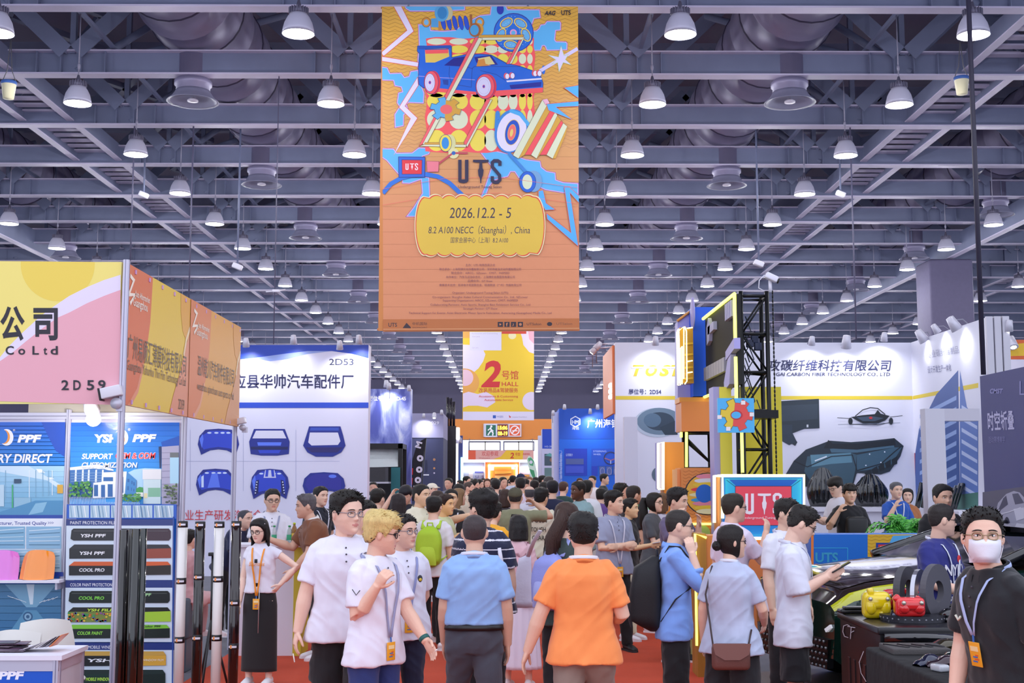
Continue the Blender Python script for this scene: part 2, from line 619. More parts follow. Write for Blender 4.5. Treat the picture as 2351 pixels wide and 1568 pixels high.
for x, nm in ((17.3, 'right'), (-17.7, 'left')):
 tag(MB().box2((x - .02, 20, ZB - .3), (x + .02, FARY, ZB + .5)).box2((x - .13, 20, ZB - .33), (x + .13, FARY, ZB - .3), 1).build('roof_girder', [steel, flangem], loc=(x, 20, ZB)), f'long steel girder running down the {nm} side of the roof', 'girder', kind='structure')
for x, y, nm in ((17.3, 49, 'behind the white carbon stand'), (17.3, 79, 'far behind the white carbon stand')):
 tag(MB().bbox((x, y, ZB / 2), (1.7, 1.7, ZB - .7), .1).build('hall_column', [M('#5f5a78', .7, var=.1)], loc=(x, y, 0)), f'thick grey-purple hall column {nm}', 'column', kind='structure')
# ================================================================ hanging banners and the far end of the hall
def mixc(a, b, t):
 A = [int(a[i:i + 2], 16) for i in (1, 3, 5)]
 B = [int(b[i:i + 2], 16) for i in (1, 3, 5)]
 return '#%02x%02x%02x' % tuple(round(p + (q - p) * t) for p, q in zip(A, B))
def gearpts(cx, cy, r0, r1, n=6, rot=0, sq=1.0, a0=0, a1=None):
 L = []
 for i in range(n):
  b = 2 * PI * i / n + rot
  for d, r in ((-0.5, r0), (-0.3, r0), (-0.23, r1), (0.23, r1), (0.3, r0), (0.5, r0)):
   t = b + d * 2 * PI / n
   L.append((cx + r * math.cos(t), cy + r * math.sin(t) * sq))
 return L
def uts(p, x0, y0, x1, y1, col):
 """The three letters with the plug-shaped middle one."""
 w, h = x1 - x0, y1 - y0
 X, Y = lambda t: x0 + w * t, lambda t: y0 + h * t
 for a in (0.0, 0.155):
  p.poly([(X(a), Y(0)), (X(a + 0.075), Y(0)), (X(a + 0.075), Y(0.86)), (X(a + 0.03), Y(0.98)), (X(a), Y(0.9))] if not a else [(X(a), Y(0)), (X(a + 0.08), Y(0)), (X(a + 0.08), Y(0.9)), (X(a + 0.03), Y(0.99)), (X(a), Y(0.84))], col)
 p.poly([(X(0.03), Y(0.84)), (X(0.2), Y(0.84)), (X(0.2), Y(0.97)), (X(0.12), Y(1)), (X(0.03), Y(0.97))], col)
 p.poly([(X(0.34), Y(0)), (X(0.7), Y(0)), (X(0.7), Y(0.1)), (X(0.62), Y(0.12)), (X(0.42), Y(0.12)), (X(0.34), Y(0.1))], col)
 p.poly([(X(0.49), Y(0.12)), (X(0.55), Y(0.12)), (X(0.56), Y(0.36)), (X(0.585), Y(0.45)), (X(0.57), Y(0.66)), (X(0.54), Y(0.8)), (X(0.53), Y(1)), (X(0.51), Y(1)), (X(0.5), Y(0.8)), (X(0.465), Y(0.66)), (X(0.455), Y(0.45)), (X(0.48), Y(0.36))], col)
 p.line([(X(0.96), Y(0.26)), (X(0.96), Y(0.1)), (X(0.91), Y(0.04)), (X(0.83), Y(0.04)), (X(0.785), Y(0.12)), (X(0.785), Y(0.3)), (X(0.95), Y(0.66)), (X(0.96), Y(0.86)), (X(0.91), Y(0.96)), (X(0.83), Y(0.96)), (X(0.785), Y(0.88)), (X(0.785), Y(0.7))], w * 0.075, col)
def floodlight(px, py, Y, label, power=140, aim=(0, 0.35, -1), col='#c9c8d6', on=True, size=1.0, group='booth spotlights', arm=0.25, bx=0.0):
 c = at(px, py, Y)
 t = thing('spotlight', label, 'spotlight', c, group)
 k = size * 0.52
 a = np.array(aim, float)
 a /= np.linalg.norm(a)
 mb = MB()
 mb.lathe([(0.02, -0.16 * k), (0.06 * k, -0.15 * k), (0.075 * k, -0.05 * k), (0.09 * k, 0.07 * k), (0.082 * k, 0.075 * k)], c, 16, 0, axis=a)
 mb.build('lamp_housing', [M(col, 0.4, 0.2)], t)
 mb = MB()
 mb.lathe([(0.085 * k, 0.066 * k), (0.05 * k, 0.076 * k), (0.005, 0.078 * k)], c, 16, 0, axis=a)
 mb.build('glowing_lens', [M('#ffffff', 0.4, emit=12 if on else 0)], t)
 mb = MB()
 mb.tube([c - a * 0.1 * k, c + np.array([bx * .5, arm * 0.5, 0.1 * k]), c + np.array([bx, arm, -0.02]), c + np.array([bx, arm, -0.32])], 0.012 * k, 6)
 mb.build('bracket', [M('#8f8e9e', 0.5, 0.5)], t)
 if on and power:
  l = bpy.data.lights.new('spot_light', 'SPOT')
  l.energy, l.spot_size, l.spot_blend, l.shadow_soft_size = power * 0.44, 2.4, 0.9, 0.06
  l.color = (0.95, 0.96, 1.0)
  o = bpy.data.objects.new('spot_light', l)
  COL.objects.link(o)
  o.parent = t
  o.location = tuple(a * 0.09 * k)
  o.rotation_euler = Vector(a).to_track_quat('-Z', 'Y').to_euler()
 return t
# ---- the big orange banner hung from the first truss
YB = BEAMS[0] - 0.22
tl, br = at(877, 15, YB), at(1328.5, 760, YB)
root = thing('hanging_banner', 'huge orange event banner with a blue sports car drawing, hanging from the first roof truss', 'banner', ((tl[0] + br[0]) / 2, YB, br[2]))
MB().box2((tl[0], YB, br[2]), (br[0], YB + 0.012, tl[2])).build('cloth', [M('#d98a48', 0.5)], root)
mb = MB()
for z in (tl[2] - 0.02, br[2] + 0.03):
 mb.tube([(tl[0] - 0.02, YB + 0.02, z), (br[0] + 0.02, YB + 0.02, z)], 0.02, 8)
mb.build('hem_pole', [M('#c9783e', 0.5)], root)
mb = MB()
for x in (938, 1212):
 q = at(x, 15, YB + 0.06)
 mb.tube([(q[0], YB + 0.02, tl[2] - 0.03), (q[0], YB + 0.06, ZB + 0.02)], 0.02, 8)
mb.build('hook', [M('#e8e6ee', 0.3, 0.6)], root)
p = Print((0, YB, 0), (0, -1, 0), 0.0001, clip=[(877, 15), (1327, 15), (1330, 760), (880, 762)])
A = lambda *q: [(870 + x * 0.3062, y * 0.3061) for x, y in q]
B = lambda *q: [(870 + x * 0.22317, 430 + y * 0.22317) for x, y in q]
NB = 26
for i in range(NB):
 y0, y1 = 15 + 747 * i / NB, 15 + 747 * (i + 1) / NB
 t = i / (NB - 1)
 c = mixc('#e6b040', '#da9f62', min(1, t / 0.42)) if t < 0.42 else mixc('#da9f62', '#e39468', min(1, (t - 0.42) / 0.25))
 p.poly([(876, y0), (1331, y0), (1331, y1 + 0.3), (876, y1 + 0.3)], c, False)
p.k += 1
p.hold()
for i in range(38):
 y = 18 + i * 8.6
 p.line([(877 + j * 15, y + (4.5 if j % 2 else -1.5)) for j in range(32)], 1.1, mixc('#b9842f', '#c58a5c', i / 38))
p.hold(False)
DB, PK, LB = '#3a3fae', '#f1a9de', '#5db6f0'
clouds = [
 A((195, 40), (640, 40), (640, 72), (540, 76), (410, 80), (235, 80), (205, 62)),
 A((300, 188), (378, 188), (386, 232), (480, 238), (575, 230), (640, 180), (760, 120), (838, 112), (846, 40), (945, 40), (962, 76), (1200, 76), (1208, 130), (1160, 136), (1120, 245), (1000, 300), (360, 300), (350, 505), (296, 505), (296, 440), (306, 330)),
 A((1150, 235), (1182, 235), (1204, 215), (1216, 190), (1245, 186), (1262, 164), (1352, 164), (1360, 174), (1358, 222), (1322, 226), (1314, 300), (1328, 316), (1400, 318), (1408, 328), (1406, 370), (1262, 374), (1250, 345), (1240, 338), (1222, 340), (1210, 374), (1150, 376)),
 A((15, 505), (60, 512), (80, 555), (165, 552), (190, 585), (228, 576), (240, 540), (290, 530), (300, 600), (335, 700), (330, 770), (222, 765), (200, 780), (218, 830), (182, 860), (180, 940), (125, 952), (122, 860), (160, 800), (140, 770), (150, 700), (182, 690), (170, 650), (122, 640), (112, 600), (15, 597)),
 A((15, 1118), (108, 1120), (130, 1152), (250, 1150), (300, 1112), (385, 1116), (372, 1152), (322, 1170), (330, 1330), (372, 1335), (378, 1500), (330, 1560), (300, 1620), (215, 1620), (262, 1560), (330, 1450), (320, 1340), (230, 1372), (180, 1370), (180, 1340), (60, 1200), (15, 1170)),
 A((770, 1148), (880, 1138), (1000, 1165), (1100, 1200), (1205, 1214), (1214, 1256), (1255, 1288), (1318, 1300), (1322, 1352), (1380, 1372), (1490, 1380), (1490, 1460), (1250, 1420), (1050, 1330), (1020, 1284), (985, 1284), (965, 1320), (925, 1330), (860, 1350), (820, 1400), (800, 1460), (880, 1500), (760, 1500), (800, 1400), (850, 1250))]
for c in clouds:
 p.line(c, 5.0, DB, True)
 p.line(c, 3.4, PK, True)
 p.poly(c, LB)
WH, RD = '#e6dcf6', '#e4504c'
for c in (A((105, 40), (165, 40), (262, 235), (35, 422), (15, 395), (210, 228)), A((15, 423), (298, 468), (293, 502), (15, 458)), A((290, 578), (296, 640), (195, 796), (290, 886), (110, 1166), (236, 890), (150, 806))):
 p.shape(c, WH, RD, 1.2)
RED, YE, PL = '#f9585e', '#f2dc52', '#dfe5c4'
wob = [(352 + 9 * math.sin(i * 1.9), 290 + i * 65) for i in range(14)] + [(430 + i * 95, 1142 + 9 * math.sin(i * 2.2)) for i in range(8)] + [(1166 + 8 * math.sin(i * 1.9), 1130 - i * 65) for i in range(14)] + [(1080 - i * 110, 283 + 8 * math.sin(i * 2)) for i in range(7)]
p.poly(A(*wob), RED)
p.hold()
for ci, (cx, rx) in enumerate(((432, 72), (598, 70), (742, 62), (842, 52), (930, 42), (1006, 34), (1076, 28), (1132, 21))):
 for ri, (cy, ryy) in enumerate(((312, 24), (370, 30), (442, 38), (530, 42), (612, 40), (690, 40), (762, 62), (896, 72), (1054, 80))):
  c = A((cx, cy))[0]
  p.ell(c[0], c[1], rx * 0.306, ryy * 0.306, PL if (ci * 3 + ri * 5) % 7 in (0, 3) else YE, n=20)
# wheel
p.hold(False)
c = A((1010, 245))[0]
p.ell(*c, 46, 45, '#2f35a2')
p.ell(*c, 44, 43, '#1c6fdb')
for x, y, r in ((955, 172, -32), (1062, 176, 32), (916, 262, -65), (1102, 262, 65), (990, 336, 8)):
 q = A((x, y))[0]
 p.ell(*q, 16.5, 10.5, YE, r)
 p.ell(*q, 14, 8.5, '#7c5a9a', r)
 p.ell(*q, 12.5, 7, '#6ab8ea', r)
p.ell(*A((1008, 246))[0], 8, 8, '#f0a0d4')
p.ell(*A((1008, 246))[0], 5, 5, '#6ab8ea')
p.hold()
for i in range(40):
 a_, r_ = i * 2.4, 14 + 27 * ((i * 37) % 40) / 40
 p.ell(c[0] + r_ * math.cos(a_), c[1] + r_ * math.sin(a_), 0.8, 0.8, '#cfe4fa', n=6)
p.hold(False)
# coil spring damper and lenses
for x in (355, 755):
 q = A((x, 168))[0]
 p.ell(*q, 10.5, 11.5, '#8a4a20').ell(*q, 9.3, 10.3, '#d8953c').ell(*q, 5.5, 6.5, '#76b9e6')
p.poly(A((392, 140), (452, 136), (452, 206), (392, 204)), '#4f9fd8')
p.poly(A((446, 120), (466, 120), (466, 232), (446, 230)), '#c9893a')
p.poly(A((460, 160), (690, 150), (690, 190), (460, 200)), '#d8a43c')
for x in (482, 526, 570, 614, 656):
 p.poly(p.ellp(*A((x, 172))[0], 5.5, 17, -12), '#2b2f92').poly(p.ellp(*A((x, 172))[0], 4.5, 16, -12), '#1d4fd0')
p.poly(A((680, 108), (698, 108), (702, 204), (684, 206)), '#a5622c')
for x, y, rx, ry, cc in ((512, 98, 13, 17, '#c9c39a'), (470, 98, 16, 20, '#56a8dc'), (474, 98, 11, 14, '#2f86c6'), (742, 222, 13, 15, '#d9a03c'), (720, 226, 14, 16, '#a85f2a'), (716, 226, 10, 12, '#4ca5da'), (910, 70, 8, 12, '#2333b4'), (1234, 525, 4, 10, '#1c6fdb')):
 p.ell(*A((x, y))[0], rx, ry, cc)
# star-shaped flash
p.line(A((1205, 535), (1340, 455), (1490, 365)), 8, '#d9cff4')
st = A((1365, 345), (1388, 418), (1420, 410), (1398, 448), (1442, 488), (1382, 470), (1350, 542), (1340, 472), (1295, 482), (1328, 450), (1268, 414), (1346, 428))
p.shape(st, '#dfd6f8', '#b7d98f', 1.0)
# the car
DK, BL = '#20307e', '#1765d6'
p.shape(A((290, 345), (340, 345), (348, 372), (520, 368), (520, 342), (545, 350), (546, 432), (640, 412), (760, 406), (840, 412), (962, 478), (1060, 498), (1150, 530), (1215, 576), (1230, 622), (1228, 690), (870, 718), (480, 682), (440, 690), (330, 658), (298, 632), (296, 505), (306, 405), (287, 385)), BL, DK, 1.2)
p.poly(A((345, 376), (522, 372), (528, 425), (420, 470), (350, 470)), '#e8c65a')
p.poly(A((345, 376), (520, 372), (520, 400), (350, 405)), RED)
p.poly(A((290, 345), (540, 340), (545, 362), (300, 372)), '#1a4fb4')
p.poly(A((488, 492), (560, 436), (690, 418), (640, 470), (620, 500)), '#161c8c')
p.poly(A((715, 430), (840, 414), (892, 486), (770, 500), (730, 470)), '#131a8e')
p.poly(A((740, 440), (830, 424), (870, 482), (770, 492)), '#e3d38a')
p.poly(A((745, 450), (790, 440), (800, 480), (840, 492), (730, 500)), '#d98e3a')
p.line(A((962, 480), (845, 415)), 1.0, DK).line(A((298, 572), (720, 600)), 1.2, '#b9a3e6').line(A((530, 500), (525, 560), (545, 630)), 0.8, DK).line(A((700, 510), (692, 655), (545, 630)), 0.8, DK)
p.line(A((640, 500), (700, 515), (715, 500), (1060, 500)), 0.8, DK).line(A((760, 530), (880, 560), (950, 605)), 0.8, DK)
p.poly(A((478, 598), (520, 600), (520, 640), (484, 634)), '#1a3fa0')
p.poly(A((862, 682), (1230, 658), (1228, 694), (868, 724)), RED).poly(A((440, 662), (730, 690), (730, 712), (440, 690)), RED)
for x, y, rx, ry in ((392, 620, 17, 27), (796, 650, 22, 29)):
 q = A((x + 14, y))[0]
 p.ell(*q, rx, ry, '#e02f45')
 q = A((x, y))[0]
 p.ell(*q, rx, ry, DK).ell(*q, rx - 1, ry - 1, '#f75763')
 q = A((x - 10, y))[0]
 p.ell(*q, rx - 5, ry - 6, DK).ell(*q, rx - 5.7, ry - 6.8, '#dcd6f4').ell(*q, rx - 9, ry - 11, '#b9b2dc').ell(*q, rx - 9.6, ry - 11.7, '#dcd6f4').ell(*q, 3, 4, '#e0506c').ell(*q, 2, 2.6, '#1c46c4')
for x, y in ((962, 574), (1002, 570), (1172, 553), (1204, 552)):
 q = A((x, y))[0]
 p.ell(q[0] - 2.5, q[1] - 1, 5.4, 7, RED).ell(*q, 5.4, 7.2, '#4b3a86').ell(*q, 4.6, 6.3, '#efe6f8')
p.poly(A((955, 606), (1220, 586), (1222, 598), (960, 618)), '#e9e2f6').poly(A((980, 640), (1218, 616), (1214, 650), (990, 668)), '#131f94')
# slanted frame of bars
for q, cc in (((750, 264), (1086, 262), (1078, 282), (744, 284)), '#d8a43c'), (((748, 284), (1090, 280), (1084, 300), (740, 304)), PL), (((1050, 302), (1072, 302), (978, 482), (955, 482)), '#f7626c'), (((1072, 300), (1092, 282), (996, 478), (978, 482)), PL), (((722, 282), (748, 284), (332, 1078), (300, 1098)), '#f7626c'), (((748, 284), (778, 290), (352, 1092), (328, 1082)), PL), (((808, 745), (836, 748), (654, 1090), (632, 1078)), '#f7626c'), (((836, 748), (850, 750), (662, 1106), (654, 1090)), PL), (((345, 1070), (640, 1070), (636, 1086), (340, 1088)), '#d8a43c'), (((304, 1098), (340, 1086), (656, 1086), (652, 1106)), PL):
 p.shape(A(*q), cc, '#7a3b35', 0.7)
# gear, speaker, switch box
g = gearpts(0, 0, 84, 118, 6, 0.25)
gp = [(500 + x, 820 + y * 0.78) for x, y in g]
p.shape(A(*gp), '#5ab0e6', DK, 1)
p.poly(clip_poly(A(*gp), A((505, 700), (640, 700), (640, 940), (490, 940))), '#d9a43a')
p.ell(*A((505, 822))[0], 14, 11, '#f2696a')
p.ell(*A((530, 1075))[0], 14, 20, '#d9d79a').ell(*A((500, 1075))[0], 14.5, 20, DK).ell(*A((500, 1075))[0], 13.5, 19, YE).ell(*A((498, 1075))[0], 8.5, 13.5, '#2f8fda')
p.ell(*A((560, 1152))[0], 12, 12, '#e6e0a4')
p.line(A((440, 1235), (555, 1150), (665, 1150)), 4.5, '#c44a58').ell(*A((560, 1150))[0], 4.5, 4.5, '#2a66b8')
p.line(A((30, 1450), (90, 1380), (170, 1335), (260, 1312), (350, 1308), (440, 1325), (530, 1375), (625, 1465)), 10, '#2a74d8')
p.shape(A((358, 1210), (450, 1212), (446, 1290), (362, 1292)), '#ee7f8e', '#8a3a4a', 0.8)
p.shape(A((148, 1178), (346, 1180), (344, 1330), (150, 1332)), '#2a66d2', DK, 1.4)
p.shape(A((172, 1200), (324, 1202), (322, 1308), (174, 1308)), '#e3343e', DK, 1.2)
q = A((200, 1228), (294, 1276))
uts(p, *q[0], *q[1], '#f6e6f0')
# loop, stripes, roller, arrows
p.line(A((885, 860), (878, 960), (915, 1060), (990, 1170), (1110, 1300)), 7, '#3a88d8')
p.ell(*A((990, 985))[0], 37, 51, '#3a88d8', 14).ell(*A((995, 990))[0], 33, 46, '#e8e0f6', 14)
p.ell(*A((1000, 995))[0], 17, 30, '#e8c052', 10).ell(*A((1000, 995))[0], 16, 28.5, '#1450c4', 10).ell(*A((996, 995))[0], 9.5, 19, '#e8c052', 10).ell(*A((996, 995))[0], 8.5, 18, '#f4716a', 10).ell(*A((994, 998))[0], 3.5, 9, '#f0d070', 10)
p.line(A((980, 830), (1060, 860), (1140, 960)), 8, '#4fb0ec')
p.ell(*A((890, 866))[0], 5.5, 10.5, '#3a88d8')
tp = [(1225, 750), (1278, 760), (1296, 812), (1322, 840), (1338, 868), (1366, 905), (1382, 925), (1412, 950)]
bt = [(1004, 1166), (1046, 1192), (1092, 1164), (1140, 1164), (1182, 1192), (1206, 1164), (1256, 1164), (1302, 1192)]
for i in range(7):
 p.shape(A(bt[i], tp[i], tp[i + 1], bt[i + 1]), [PL, '#d9a63c', '#f4525c', PL, '#d9a63c', '#f4525c', PL][i], '#6a4a35', 0.6)
p.shape(A((1225, 750), (1262, 742), (1280, 775), (1250, 790)), '#f2b8d2', '#6a4a35', 0.5)
p.poly(A((1302, 1192), (1412, 950), (1400, 1010), (1325, 1190)), '#d9a63c')
p.ell(*A((1160, 1362))[0], 19, 24.5, '#76a4d2').ell(*A((1115, 1366))[0], 19.5, 24.5, DK).ell(*A((1115, 1366))[0], 18.5, 23.5, '#1b63d4').ell(*A((1112, 1366))[0], 11.5, 17, '#dfe6c4')
for q in (A((1385, 660), (1500, 640), (1500, 742)), A((1255, 782), (1500, 760), (1500, 800), (1330, 806), (1450, 900), (1270, 830)), B((1640, 40), (1690, 30), (1720, 165), (1815, 232), (1710, 238), (1640, 100)), B((1722, 268), (1975, 468), (1905, 0), (1960, 0), (2070, 100), (2070, 180), (1965, 60), (2052, 612), (1730, 330))):
 p.shape(q, '#54b4f2', RD, 1.1)
for y in (1360, 1480):
 p.line(A((30, y + 60), (500, y - 20), (900, y - 30), (1490, y + 50)), 0.7, '#f0706c')
# the title letters
q = A((595, 1200), (920, 1376))
uts(p, *q[0], *q[1], '#2c2348')
p.text('Underground Tuning Salon', *A((595, 1412))[0], 6.2, '#4a3350', width=99)
p.text('AAG', *A((1240, 116))[0], 10, '#2a2233', width=26, bold=0.03, shear=0.25)
p.text('UTS', *A((1366, 114))[0], 11, '#2a2233', width=22, bold=0.02)
# yellow scalloped field with the date
sc = []
for i in range(8):
 for j in range(8):
  t = j / 8
  sc.append((530 + (i + t) * 135 - 10, 112 - 32 * math.sin(PI * t) ** 0.7))
sc += [(1610 + 95 * math.sin(a_), 400 - 300 * math.cos(a_)) for a_ in np.linspace(0.1, PI - 0.25, 14)]
sc += [(1550 - (i + j / 8) * 135, 680 + 32 * math.sin(PI * j / 8) ** 0.7) for i in range(8) for j in range(8)]
sc += [(470 - 95 * math.sin(a_), 400 + 300 * math.cos(a_)) for a_ in np.linspace(0.1, PI - 0.1, 14)]
cx = 1040
p.poly(B(*[(cx + (x - cx) * 1.012, 400 + (y - 400) * 1.03) for x, y in sc]), '#f4edb8').poly(B(*sc), '#e2503c').poly(B(*[(cx + (x - cx) * 0.985, 400 + (y - 400) * 0.965) for x, y in sc]), '#e8c244')
K = '#3a2c48'
p.text('2026.12.2 - 5', *B((725, 318))[0], 25, K, width=142, shear=0.14)
p.text('8.2 A100 NECC（Shanghai）, China', *B((510, 476))[0], 16, K, width=233, shear=0.14)
p.text('国家会展中心（上海）8.2 A100', *B((737, 570))[0], 10.5, K, width=132, shear=0.1)
K2 = '#8a5160'
p.hold()
for s_, x0, x1, y in (('主办：UTS 地库改装沙龙', 892, 1195, 812), ('联合承办：上海熙顿文化传播有限公司、深圳市彼洛文化传播有限公司', 622, 1462, 855), ('联合协办：AIRCC、SZlower、CMST、INSPEED', 745, 1342, 893), ('合作单位：汽车与运动杂志社、上海博优会展服务有限公司', 690, 1398, 935), ('品牌合作：GT Show', 915, 1168, 975), ('赛事技术支持：亚洲电子竞技联合会、极速频道（广州）传媒有限公司', 622, 1465, 1018),
       ('Organizer: Underground Tuning Salon (UTS)', 755, 1330, 1095), ('Co-organizers: Shanghai Xideo Cultural Communication Co., Ltd., SZLower', 552, 1532, 1140), ('Supporting Organizations: AIRCC, SZLower, CMST, INSPEED', 658, 1430, 1174), ('Collaborating Partners: Auto Sports, Shanghai Best Exhibition Service Co., Ltd', 530, 1556, 1218), ('Strategic Partner: GT Show', 868, 1220, 1258), ('Technical Support for Events: Asian Electronic Motor Sports Federation, Autoracing (Guangzhou) Media Co., Ltd', 308, 1775, 1303)):
 p.text(s_, *B((x0, y))[0], 4.6, K2, width=(x1 - x0) * 0.22317)
p.hold(False)
p.poly(B((20, 1360), (2080, 1350), (2080, 1470), (20, 1480)), '#c4733c')
p.text('UTS', *B((98, 1435))[0], 9, '#3a2a33', width=20, bold=0.02)
p.poly(B((245, 1450), (285, 1395), (328, 1440), (328, 1452)), '#3a2a33').text('中机国际', *B((345, 1418))[0], 5.5, '#3a2a33', width=34).text('SINOMACHINT', *B((345, 1450))[0], 2.8, '#3a2a33', width=34)
for x in (1222, 1290, 1358, 1428):
 p.rect(*B((x, 1386))[0], *B((x + 54, 1438))[0], '#2f2230')
p.poly(B((1240, 1400), (1262, 1412), (1240, 1424)), '#e08a58').text('f', *B((1308, 1430))[0], 8, '#e08a58', bold=0.03).text('♪', *B((1372, 1430))[0], 8, '#e08a58').ell(*B((1455, 1412))[0], 3.2, 3.2, '#c9845c')
p.text(': UTSalon', *B((1498, 1420))[0], 5.6, '#3a2a33', width=38).ell(*B((1755, 1408))[0], 6, 4.6, '#2f2230').text(': UTSalon', *B((1800, 1416))[0], 5.4, '#8a5a40', width=42)
p.line(B((40, 1462), (2062, 1452)), 1.2, '#e8b07c')
p.build('printed_artwork', root, 0.42, bump=(1.6, 0.03))
# ---- the yellow hall banner further down the aisle
Y2 = BEAMS[10] - 0.25
tl, br = at(1063, 700, Y2), at(1226, 965, Y2)
root = thing('hanging_banner', 'yellow hall banner with a big red 2, hanging beyond the orange banner', 'banner', ((tl[0] + br[0]) / 2, Y2, br[2]))
MB().box2((tl[0], Y2, br[2]), (br[0], Y2 + 0.02, ZB + 0.02)).build('cloth', [M('#e4bf2f', 0.5)], root)
p = Print((0, Y2, 0), (0, -1, 0), 0.0008, clip=[(1063, 690), (1226, 690), (1226, 965), (1063, 965)])
D = lambda *q: [(840 + x * 0.26786, 760 + y * 0.26786) for x, y in q]
p.rect(1063, 690, 1226, 966, '#e4c02c')
p.poly(D((820, 115), (900, 120), (1000, 150), (1025, 200), (1005, 260), (965, 320), (905, 370), (880, 420), (820, 440)), '#dcd4ee')
p.ell(*D((845, 440))[0], 34, 32, '#dfa04a').ell(*D((850, 400))[0], 19, 19, '#e2bccc')
p.poly(D((820, 540), (880, 520), (960, 540), (1030, 520), (1100, 560), (1110, 610), (1040, 655), (960, 640), (880, 640), (820, 660)), '#dccbe6')
p.ell(*D((1420, 600))[0], 21, 21, '#dccfe6').poly(D((1320, 0), (1460, 0), (1460, 200), (1400, 180), (1350, 120), (1340, 60)), '#ddcfe0').poly(D((1390, 0), (1460, 0), (1460, 130), (1400, 70)), '#e3a4b4').ell(*D((1255, 40))[0], 9, 8, '#e6dcae')
p.rect(*D((820, 0))[0], *D((890, 60))[0], '#d9a04a').rect(*D((1165, 0))[0], *D((1375, 24))[0], '#c9402e').rect(*D((890, 8))[0], *D((1162, 166))[0], '#d6d2ea')
p.text('Accessories and Customising', *D((905, 26))[0], 3, '#b0a0c0', width=60).text('Auto parts', *D((910, 52))[0], 3, '#b0a0c0').text('Car care', *D((910, 148))[0], 3, '#b0a0c0')
R_ = '#c8242c'
p.text('2', *D((988, 472))[0], 59, R_, width=45, bold=0.035, shear=0.18).text('号馆', *D((1165, 408))[0], 16, R_, width=38).text('HALL', *D((1165, 472))[0], 10.5, R_, width=38).text('改装用品&驾驶服务', *D((968, 524))[0], 8.5, R_, width=90).text('Accessories & Customising', *D((968, 568))[0], 5, R_, width=90).text('Automobile Service', *D((1015, 599))[0], 5, R_, width=66)
p.rect(1062, 945, 1227, 966, '#d9d4ee')
p.rect(*D((1088, 722))[0], *D((1115, 748))[0], '#2b57b5').text('中机国际', *D((1122, 742))[0], 4, '#5a6ab8', width=15).poly(D((1225, 720), (1245, 738), (1232, 745)), '#c9302e').text('messe frankfurt', *D((1255, 742))[0], 3, '#a09ab8', width=34)
p.build('printed_artwork', root, 0.5)
mb = MB()
for x in (1085, 1204):
 q = at(x, 800, Y2)
 mb.tube([(q[0], Y2, ZB), (q[0], Y2 + 0.1, ZB + 0.1)], 0.03)
mb.build('hook', [M('#d8d6de', 0.4, 0.5)], root)
# ---- exit sign, clock and no-smoking sign on the orange band
YE_ = FARY - 0.35
q0, q1 = at(1110, 1003, YE_), at(1197, 973, YE_)
root = thing('sign_box', 'long light box with exit sign, red clock and no-smoking sign on the orange band', 'sign', ((q0[0] + q1[0]) / 2, YE_, q0[2]))
MB().box2((q0[0], YE_ - 0.25, q0[2]), (q1[0], YE_ + 0.06, q1[2])).build('box_body', [M('#c9c9e2', 0.5)], root)
p = Print((0, YE_ - 0.26, 0), (0, -1, 0), 0.003)
p.rect(1116, 976, 1138, 1001, '#0f6b5a').line([(1126, 981), (1128, 988), (1124, 993), (1120, 999)], 3, '#f4f6ff').line([(1127, 988), (1132, 994), (1131, 1000)], 3, '#f4f6ff').line([(1120, 988), (1125, 984), (1133, 990)], 2.4, '#f4f6ff').ell(1128, 979, 2.5, 2.5, '#f4f6ff').line([(1114, 974), (1140, 974), (1140, 1002), (1114, 1002)], 3, '#d8dcf4', True)
p.rect(1142, 974, 1166, 1002, '#7a1512').text('15:06', 1143, 986, 8.5, '#ffd83a', width=22, bold=0.04).text('08-19', 1143, 999, 8.5, '#ffd83a', width=22, bold=0.04)
p.rect(1168, 974, 1196, 1002, '#f0d6d8').rect(1170, 976, 1194, 1000, '#e4572f').ell(1182, 988, 11, 11, '#f6f2fa').ell(1182, 988, 8.5, 8.5, '#e4572f').line([(1175, 995), (1189, 981)], 2.6, '#f6f2fa').line([(1176, 989), (1188, 989)], 2.4, '#f6f2fa')
p.build('sign_face', root, 0.5, emit={'#ffd83a': 3.0})
# ---- what shows in the far doorway: lit windows, a welcome banner and an orange pavilion beyond
root = thing('window_1', 'row of bright glazed lights above the far doorway', 'window', (0, FARY + 0.2, 8), None, 'structure')
mb, mf = MB(), MB()
for x0, x1 in ((1078, 1113), (1115, 1147), (1158, 1190), (1192, 1224)):
 a, b = at(x0, 1033, FARY - 0.05), at(x1, 1016, FARY - 0.05)
 mb.box2((a[0], FARY - 0.05, a[2]), (b[0], FARY, b[2]))
 mf.box2((a[0] - 0.1, FARY - 0.04, a[2] - 0.1), (b[0] + 0.1, FARY + 0.04, b[2] + 0.12))
mf.build('window_frame', [M('#3f4468', 0.6)], root)
mb.build('window_pane', [M('#ffffff', 0.4, emit=1.6)], root)
YW = FARY - 0.6
q0, q1 = at(1075, 1055, YW), at(1225, 1034, YW)
root = thing('welcome_banner', 'low pink and yellow welcome banner above the far doorway crowd', 'banner', (q0[0], YW, q0[2]))
MB().box2((q0[0], YW, q0[2]), (q1[0], YW + 0.05, q1[2])).build('banner_board', [M('#dfa9a4', 0.6)], root)
mb = MB()
for x in (q0[0] + 0.1, q1[0] - 0.1):
 mb.tube([(x, YW + 0.03, q1[2]), (x, YW + 0.03, DT + 0.1), (x, FARY + 0.1, DT + 0.1)], 0.03)
mb.build('hanger', [M('#8a8a98', 0.5)], root)
p = Print((0, YW, 0), (0, -1, 0), 0.003, clip=[(1075, 1034), (1225, 1034), (1225, 1055), (1075, 1055)])
